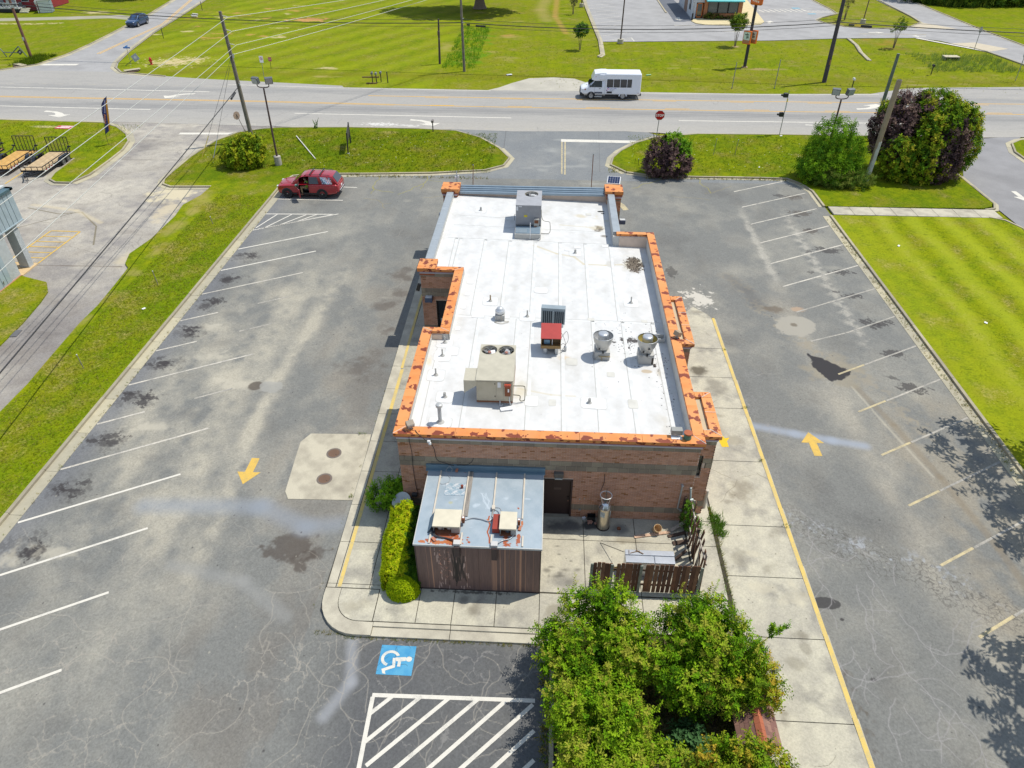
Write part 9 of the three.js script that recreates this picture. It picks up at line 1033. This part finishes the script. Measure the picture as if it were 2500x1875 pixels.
{ reseed(330); const lit = (name,label,x,z,m) => one(name,label,'litter',place(rbox(rr(0.14,0.3),0.03,rr(0.1,0.2),0.008,0,0,0),x,0.13,z,rr(-0.3,0.3),R()*3),m); const wP = M([0.78,0.78,0.78],0.7); lit('litter','white scrap of litter on the left verge beside the oil-marked stalls',-23.9,-35.5,wP); lit('litter','white scrap of litter on the right island near the road kerb',22.2,-70.2,wP); lit('litter','white scrap of litter on the right island near the feathery sapling',18.2,-61.5,wP); lit('litter','white scrap of litter on the right lawn near its path',24.4,-46.5,wP); lit('litter','white scrap of litter in the middle of the right lawn',25.6,-36.5,wP); one('litter','white scrap of litter on the far verge left of the gravel apron','litter',rbox(0.7,0.05,0.3,0.01,-5.2,0.03,-92.6,0.1,0.4),wP); one('litter','pale scrap of litter on the far verge behind the shuttle bus','litter',rbox(0.4,0.05,0.3,0.01,5.4,0.03,-93,0.1,0.6),wP); one('litter','green bottle litter on the far verge right of the shuttle bus','litter',rod([11.6,0.03,-93.2],[12.2,0.04,-93.4],0.06,0.05,8),M([0.2,0.55,0.3],0.4)); }
// far lot lamps and the orange pole sign
const farLamp = (label,x,z,h,r,f) => { const t = thing('far_lamp',label,'lamp post',[x,0,z]); obj('footing',cyl(f,f*1.05,0.55,0,0,0,16),M(ph(214,206,184),0.9),t); obj('pole',rod([0,0.5,0],[0.15,h,0],r,r*0.8,10),lampPole,t); obj('lamp_head',rbox(0.6,0.16,0.3,0.03,0.15,h,0.2),poleDark,t); }; farLamp('dark lamp post on a pale footing at the near corner of the far lot',9.69,-111.4,8.5,0.1,0.42); farLamp('thin lamp post on the brownish far island',49.48,-128.5,7,0.08,0.4); farLamp('lamp post footing at the top edge beside the far lot kerb',4.9,-141,8,0.09,0.36);
{ const t = thing('pole_sign','tall dark pole carrying two orange-framed sign boxes and a rounded orange sign above','pole sign',[24.55,-0.05,-98.2]); const og = M([0.72,0.16,0.02],0.45),dk = M([0.035,0.03,0.045],0.5); obj('pole',rod([0,0,0],[0.02,8.4,0],0.2,0.17,14),dk,t); for (const [x,z,r] of [[-0.42,0.35,0.75],[0.42,-0.1,0.75]]) { const b = obj('sign_box',place(rbox(1.05,1.5,0.3,0.04,0,0,0),x,3.55,z,0,-r),og,t); const f = faceGeo(0.88,1.24,0,0,0.153); f.applyMatrix4(new THREE.Matrix4().makeRotationY(-r)); f.translate(x,3.55,z); obj('sign_face',f,signFace(0.88,1.24,(c,w,h) => { c.fillStyle = '#cfdccf'; c.fillRect(0,0,w,h*0.72); c.fillStyle = '#b07a5a'; c.fillRect(0,h*0.72,w,h*0.28); c.fillStyle = '#54665c'; c.fillRect(w*0.2,h*0.18,w*0.6,h*0.1); c.fillRect(w*0.45,h*0.1,w*0.12,h*0.5); c.fillRect(w*0.6,h*0.36,w*0.2,h*0.2); }),b); }
  const hd = obj('sign_head',place(rbox(1.5,1.3,0.5,0.2,0,0,0),0.02,7.75,0.1,0,-0.6),og,t); const f = faceGeo(1.1,0.9,0,0,0.253); f.applyMatrix4(new THREE.Matrix4().makeRotationY(-0.6)); f.translate(0.02,7.75,0.1); obj('sign_face',f,signFace(1.1,0.9,(c,w,h) => { c.fillStyle = '#e8733a'; c.fillRect(0,0,w,h); c.fillStyle = '#f2e4d2'; for (let i = 0; i < 4; i++) c.fillRect(w*(0.1+i*0.2),h*(0.52+i*0.05),w*0.13,h*0.22); }),hd); obj('base_plate',cyl(0.35,0.4,0.1,0,0,0,14),M(ph(190,160,120),0.9),t); }

// ---------------------------------------------------------------- buildings at the edges
{
  const t = thing('fast_food_building','brown and white fast food building with teal awning at the top edge','building',[0,0,0]); const bw = M(ph(206,140,96),0.85),wh = M([0.62,0.64,0.66],0.7),brk = M([0.3,0.19,0.14],0.9),teal = M([0.02,0.42,0.45],0.5),dk = M([0.02,0.02,0.022],0.5),gl = P([0.06,0.075,0.06],0.04,0,{ clearcoat: 1 }),orr = M([0.7,0.2,0.04],0.5);
  obj('wall',[span(24.5,30.6,0,0.85,-130.85,-130.6),span(24.5,25.02,0.85,2.7,-130.85,-130.6),span(29.94,30.6,0.85,2.7,-130.85,-130.6),span(24.5,30.6,2.7,5.2,-130.9,-130.6),span(30.35,30.6,0,5.2,-146,-130.85),span(24.5,24.75,0,5.2,-131.4,-130.85)],bw,t); obj('white_wall',[span(22.7,24.5,2.3,5.2,-131.6,-131.3),span(22.7,22.95,0,5.2,-133,-131.4),span(22.7,22.95,0,0.9,-134.8,-133),span(22.7,22.95,2.4,5.2,-134.8,-133),span(22.7,22.95,0,5.2,-136.6,-134.8),span(22.96,23.3,0,2.3,-131.6,-131.3)],wh,t); obj('brick_wall',[span(22.7,22.95,0,5.2,-140,-136.6),span(22.7,30.6,0,5.2,-146.2,-146)],brk,t); obj('grey_wall',span(22.7,22.95,0,5.2,-146,-140),M([0.55,0.57,0.6],0.8),t); obj('roof',span(22.72,30.58,5.0,5.15,-146,-130.9),M([0.6,0.6,0.58],0.8),t);
  for (const [a,b] of [[25.05,26.62],[26.7,28.3],[28.38,29.92]]) { const w = obj('window',[span(a,b,0.86,0.93,-130.75,-130.57),span(a,b,2.63,2.7,-130.75,-130.57),span(a,a+0.06,0.93,2.63,-130.75,-130.57),span(b - 0.06,b,0.93,2.63,-130.75,-130.57)],dk,t); obj('pane',span(a+0.05,b - 0.05,0.92,2.64,-130.72,-130.68),gl,w); }
  for (const z of [-133.5,-134.3]) { const w = obj('window',span(22.66,22.72,0.9,2.4,z - 0.32,z+0.32),dk,t); obj('pane',span(22.65,22.662,0.96,2.34,z - 0.26,z+0.26),gl,w); }
  const d = obj('door',[span(23.36,23.5,0.06,2.25,-131.4,-131.3),span(24.24,24.38,0.06,2.25,-131.4,-131.3),span(23.36,24.38,2.12,2.25,-131.4,-131.3),span(23.36,24.38,0.06,0.26,-131.4,-131.3)],orr,t); obj('pane',span(23.5,24.24,0.26,2.12,-131.37,-131.34),gl,d); obj('notice',box(0.22,0.3,0.01,23.0,1.1,-131.29),M([0.6,0.62,0.64],0.6),t);
  obj('awning',[place(profile([[0,2.7],[1.1,2.66],[1.1,2.78],[0,3.5]],6.0),27.6,0,-130.59,0,-Math.PI/2)],teal,t); obj('bollard',cyl(0.13,0.13,1.1,22.45,0,-128.9,12),dk,t);
  struct('concrete_apron',prism([[22.3,-128.2],[22.7,-126.5],[24,-125.4],[27.5,-125.1],[31,-125.5],[32.9,-126.3],[33.9,-128.4],[35.6,-150],[31.2,-150],[31.2,-132.5],[22.5,-130]],-0.05,0.1),M(ph(244,226,178),0.95)); struct('lane_kerb',span(19.0,19.25,-0.05,0.1,-150,-135.8),kerbM[0]);
  const hg = thing('foundation_shrubs','low green planting along the foot of the brown fast food wall','shrub',[26.2,0.1,-130.2]); reseed(341); leaves('foliage',hg,sprigs.broad,crownSpots([[0,0.2,0,1.4,0.35,0.3],[-0.8,0.25,0,0.8,0.4,0.3],[2.8,0.12,0,1,0.2,0.25]],260,[[0.05,0.1,0.015],[0.12,0.18,0.02],[0.2,0.12,0.05]],{ shell: 0.8 })); obj('planting_bed',box(6,0.06,0.6,1.4,0.01,0),M([0.16,0.1,0.06],1),hg);
}
{
  const t = thing('metal_building','pale blue ribbed metal building with a white stucco column at the left edge','building',[0,0,0]); const pb = M(ph(196,214,224),0.5,0.1),st = new THREE.MeshStandardMaterial({ color: col(ph(222,228,230)),roughness: 0.9,map: grime,bumpMap: fineBump,bumpScale: 0.02 }),dk = M(ph(96,128,140),0.5,0.1),gv = M([0.12,0.15,0.17],0.6);
  obj('wall',[span(-46,-33.95,0,4.9,-39.4,-39.3),span(-34.1,-33.95,0,4.9,-39.3,-14),span(-46,-45.9,0,4.9,-39.3,-14)],st,t); obj('stucco_panel',span(-33.95,-33.9,0.05,2.95,-39.35,-38.45),st,t); for (let i = 0; i < 12; i++) { const z = -38.43+i*0.42; obj('wall_panel',rspan(-33.95,-33.88,0.05,2.95,z,z+0.39,0.012),pb,t); obj('groove',span(-33.95,-33.93,0.05,2.95,z+0.39,z+0.42),gv,t); } obj('base_board',span(-33.96,-33.8,0,0.08,-39.3,-20),M(ph(206,150,110),0.9),t);
  for (let i = 0; i < 26; i++) { const z = -41.3+i*0.42; obj('fascia_panel',rspan(-33.9,-33.78,3.0,4.95,z,z+0.385,0.012),pb,t); obj('groove',span(-33.9,-33.84,3.0,4.95,z+0.385,z+0.42),gv,t); } obj('soffit',span(-46,-33.85,2.98,3.06,-41.3,-14),M([0.6,0.64,0.66],0.6),t); obj('fascia_end',span(-46,-33.8,3.0,4.95,-41.4,-41.31),pb,t); obj('fascia_trim',rspan(-33.9,-33.74,2.96,3.04,-41.4,-14,0.012),pb,t); obj('parapet_cap',[rspan(-34.1,-33.68,4.95,5.12,-41.5,-14,0.02),rspan(-46,-33.68,4.95,5.12,-41.52,-41.2,0.02)],dk,t); obj('roof',span(-46,-34.1,4.7,4.8,-41.2,-14),M([0.6,0.6,0.58],0.7),t); obj('roof_junk',[rbox(0.5,0.12,0.6,0.02,-34.4,5.16,-41.2),rbox(0.3,0.1,0.4,0.02,-34.8,5.2,-41.0)],M([0.6,0.62,0.62],0.5),t); obj('column',rspan(-34.55,-33.92,0.05,2.98,-40.82,-40.35,0.01),st,t); obj('hose_bib',[rod([-33.87,0.25,-37.7],[-33.82,0.5,-37.7],0.02),ball(0.03,-33.82,0.5,-37.7)],steelM,t);
  struct('porch_slab',prism([[-46,-41.0],[-33.75,-41.0],[-33.75,-39.3],[-46,-39.3]],-0.05,0.06),M(ph(240,208,160),0.95)); NG('grass_patch',[[-33.8,-39.25],[-33,-38.95],[-31.7,-38.5],[-30.9,-37.3],[-30.6,-36],[-30.25,-33.6],[-30.1,-31.3],[-30.1,6],[-33.8,6]],0.06); one('rubber_mat','dark rubber mat at the edge of the drive by the left building grass','mat',[rbox(0.55,0.03,0.7,0.01,-30.1,0.02,-32.6,0,0.1)],M([0.12,0.12,0.13],0.9));
}
{
  const t = thing('porch_house','red house with a cluttered white-railed porch at the top left corner','house',[-92,0,-131]); const redW = M([0.3,0.03,0.035],0.8),whW = M([0.6,0.63,0.64],0.7),gry = M([0.28,0.31,0.33],0.8),dk = M([0.02,0.022,0.025],0.8);
  obj('wall',[box(10,3.2,0.2,-1,1.6,-1.6),box(0.2,3.2,8,3.9,1.6,-5.6),box(0.2,3.2,8,-6,1.6,-5.6)],redW,t); obj('side_panel',[box(3.4,3.0,0.06,-4.2,1.6,-1.46)],gry,t); obj('roof',[place(box(11.5,0.15,5.4,0,0,0),-1,4.0,-3.5,0.32),place(box(11.5,0.15,5,0,0,0),-1,4.0,-8.1,-0.34)],M([0.16,0.15,0.15],0.9),t); const dk1 = obj('porch_deck',box(7.6,0.16,2.2,-2.6,0.62,-0.4),M([0.55,0.56,0.54],0.8),t); for (let i = 0; i < 12; i++) obj('baluster',box(0.06,0.7,0.06,-6.2+i*0.6,1.05,0.6),whW,dk1); obj('porch_rail',[box(7.4,0.08,0.08,-2.7,1.42,0.6),box(7.4,0.06,0.06,-2.7,0.8,0.6)],whW,dk1); for (const x of [-6,-3,0,1.1]) obj('porch_post',box(0.12,2.6,0.12,x,1.9,0.65),whW,t); obj('porch_skirt',box(7.6,0.5,0.06,-2.6,0.28,0.62),dk,t); obj('door',box(0.95,2.05,0.06,-1,1.75,-1.46),M([0.5,0.52,0.54],0.6),t); const w = obj('window',box(1.3,1.1,0.06,1.4,1.9,-1.46),whW,t); obj('pane',box(1.14,0.94,0.03,1.4,1.9,-1.42),carGlass,w); obj('porch_step',[box(1.4,0.16,0.4,2.0,0.1,0.7),box(1.4,0.16,0.4,2.0,0.3,0.35),box(1.4,0.16,0.4,2.0,0.5,0)],M([0.66,0.64,0.5],0.8),t);
  const pile = thing('porch_clutter','dark bins and household clutter standing on the porch of the red house','clutter',[-94,0.7,-131]); reseed(350); obj('bins',[0,1,2,3,4,5,6].map((i) => rbox(rr(0.3,0.6),rr(0.4,0.9),rr(0.3,0.5),0.04,-3+i*1.0,0.4,rr(-0.6,0.2))),M([0.05,0.07,0.085],0.7),pile); obj('chairs',[rbox(0.5,0.08,0.5,0.02,1.2,0.45,0.2),rbox(0.5,0.6,0.06,0.02,1.2,0.8,-0.05),box(0.05,0.45,0.05,1.0,0.22,0.4),box(0.05,0.45,0.05,1.4,0.22,0.4)],M([0.5,0.52,0.5],0.6),pile);
  const c = thing('garden_shed','small white-fronted blue-grey shed right of the red porch house','shed',[-86.6,0,-131.4],0.35); obj('front_wall',box(1.8,1.9,0.08,0,0.95,0.9),M([0.62,0.66,0.68],0.7),c); obj('side_wall',[box(0.08,1.9,1.8,0.9,0.95,0),box(0.08,1.9,1.8,-0.9,0.95,0),box(1.8,1.9,0.08,0,0.95,-0.9)],M([0.24,0.31,0.36],0.7),c); obj('roof',place(box(2.1,0.08,2.1,0,0,0),0,1.95,0,0.06),M([0.4,0.42,0.43],0.7),c); obj('corner_post',rod([-1.1,0,1.1],[-1.1,2.4,1.1],0.05),whW,c); obj('meter',rbox(0.3,0.5,0.12,0.02,-1.1,1.6,1.18),whW,c);
}
renderer.render(scene,camera);
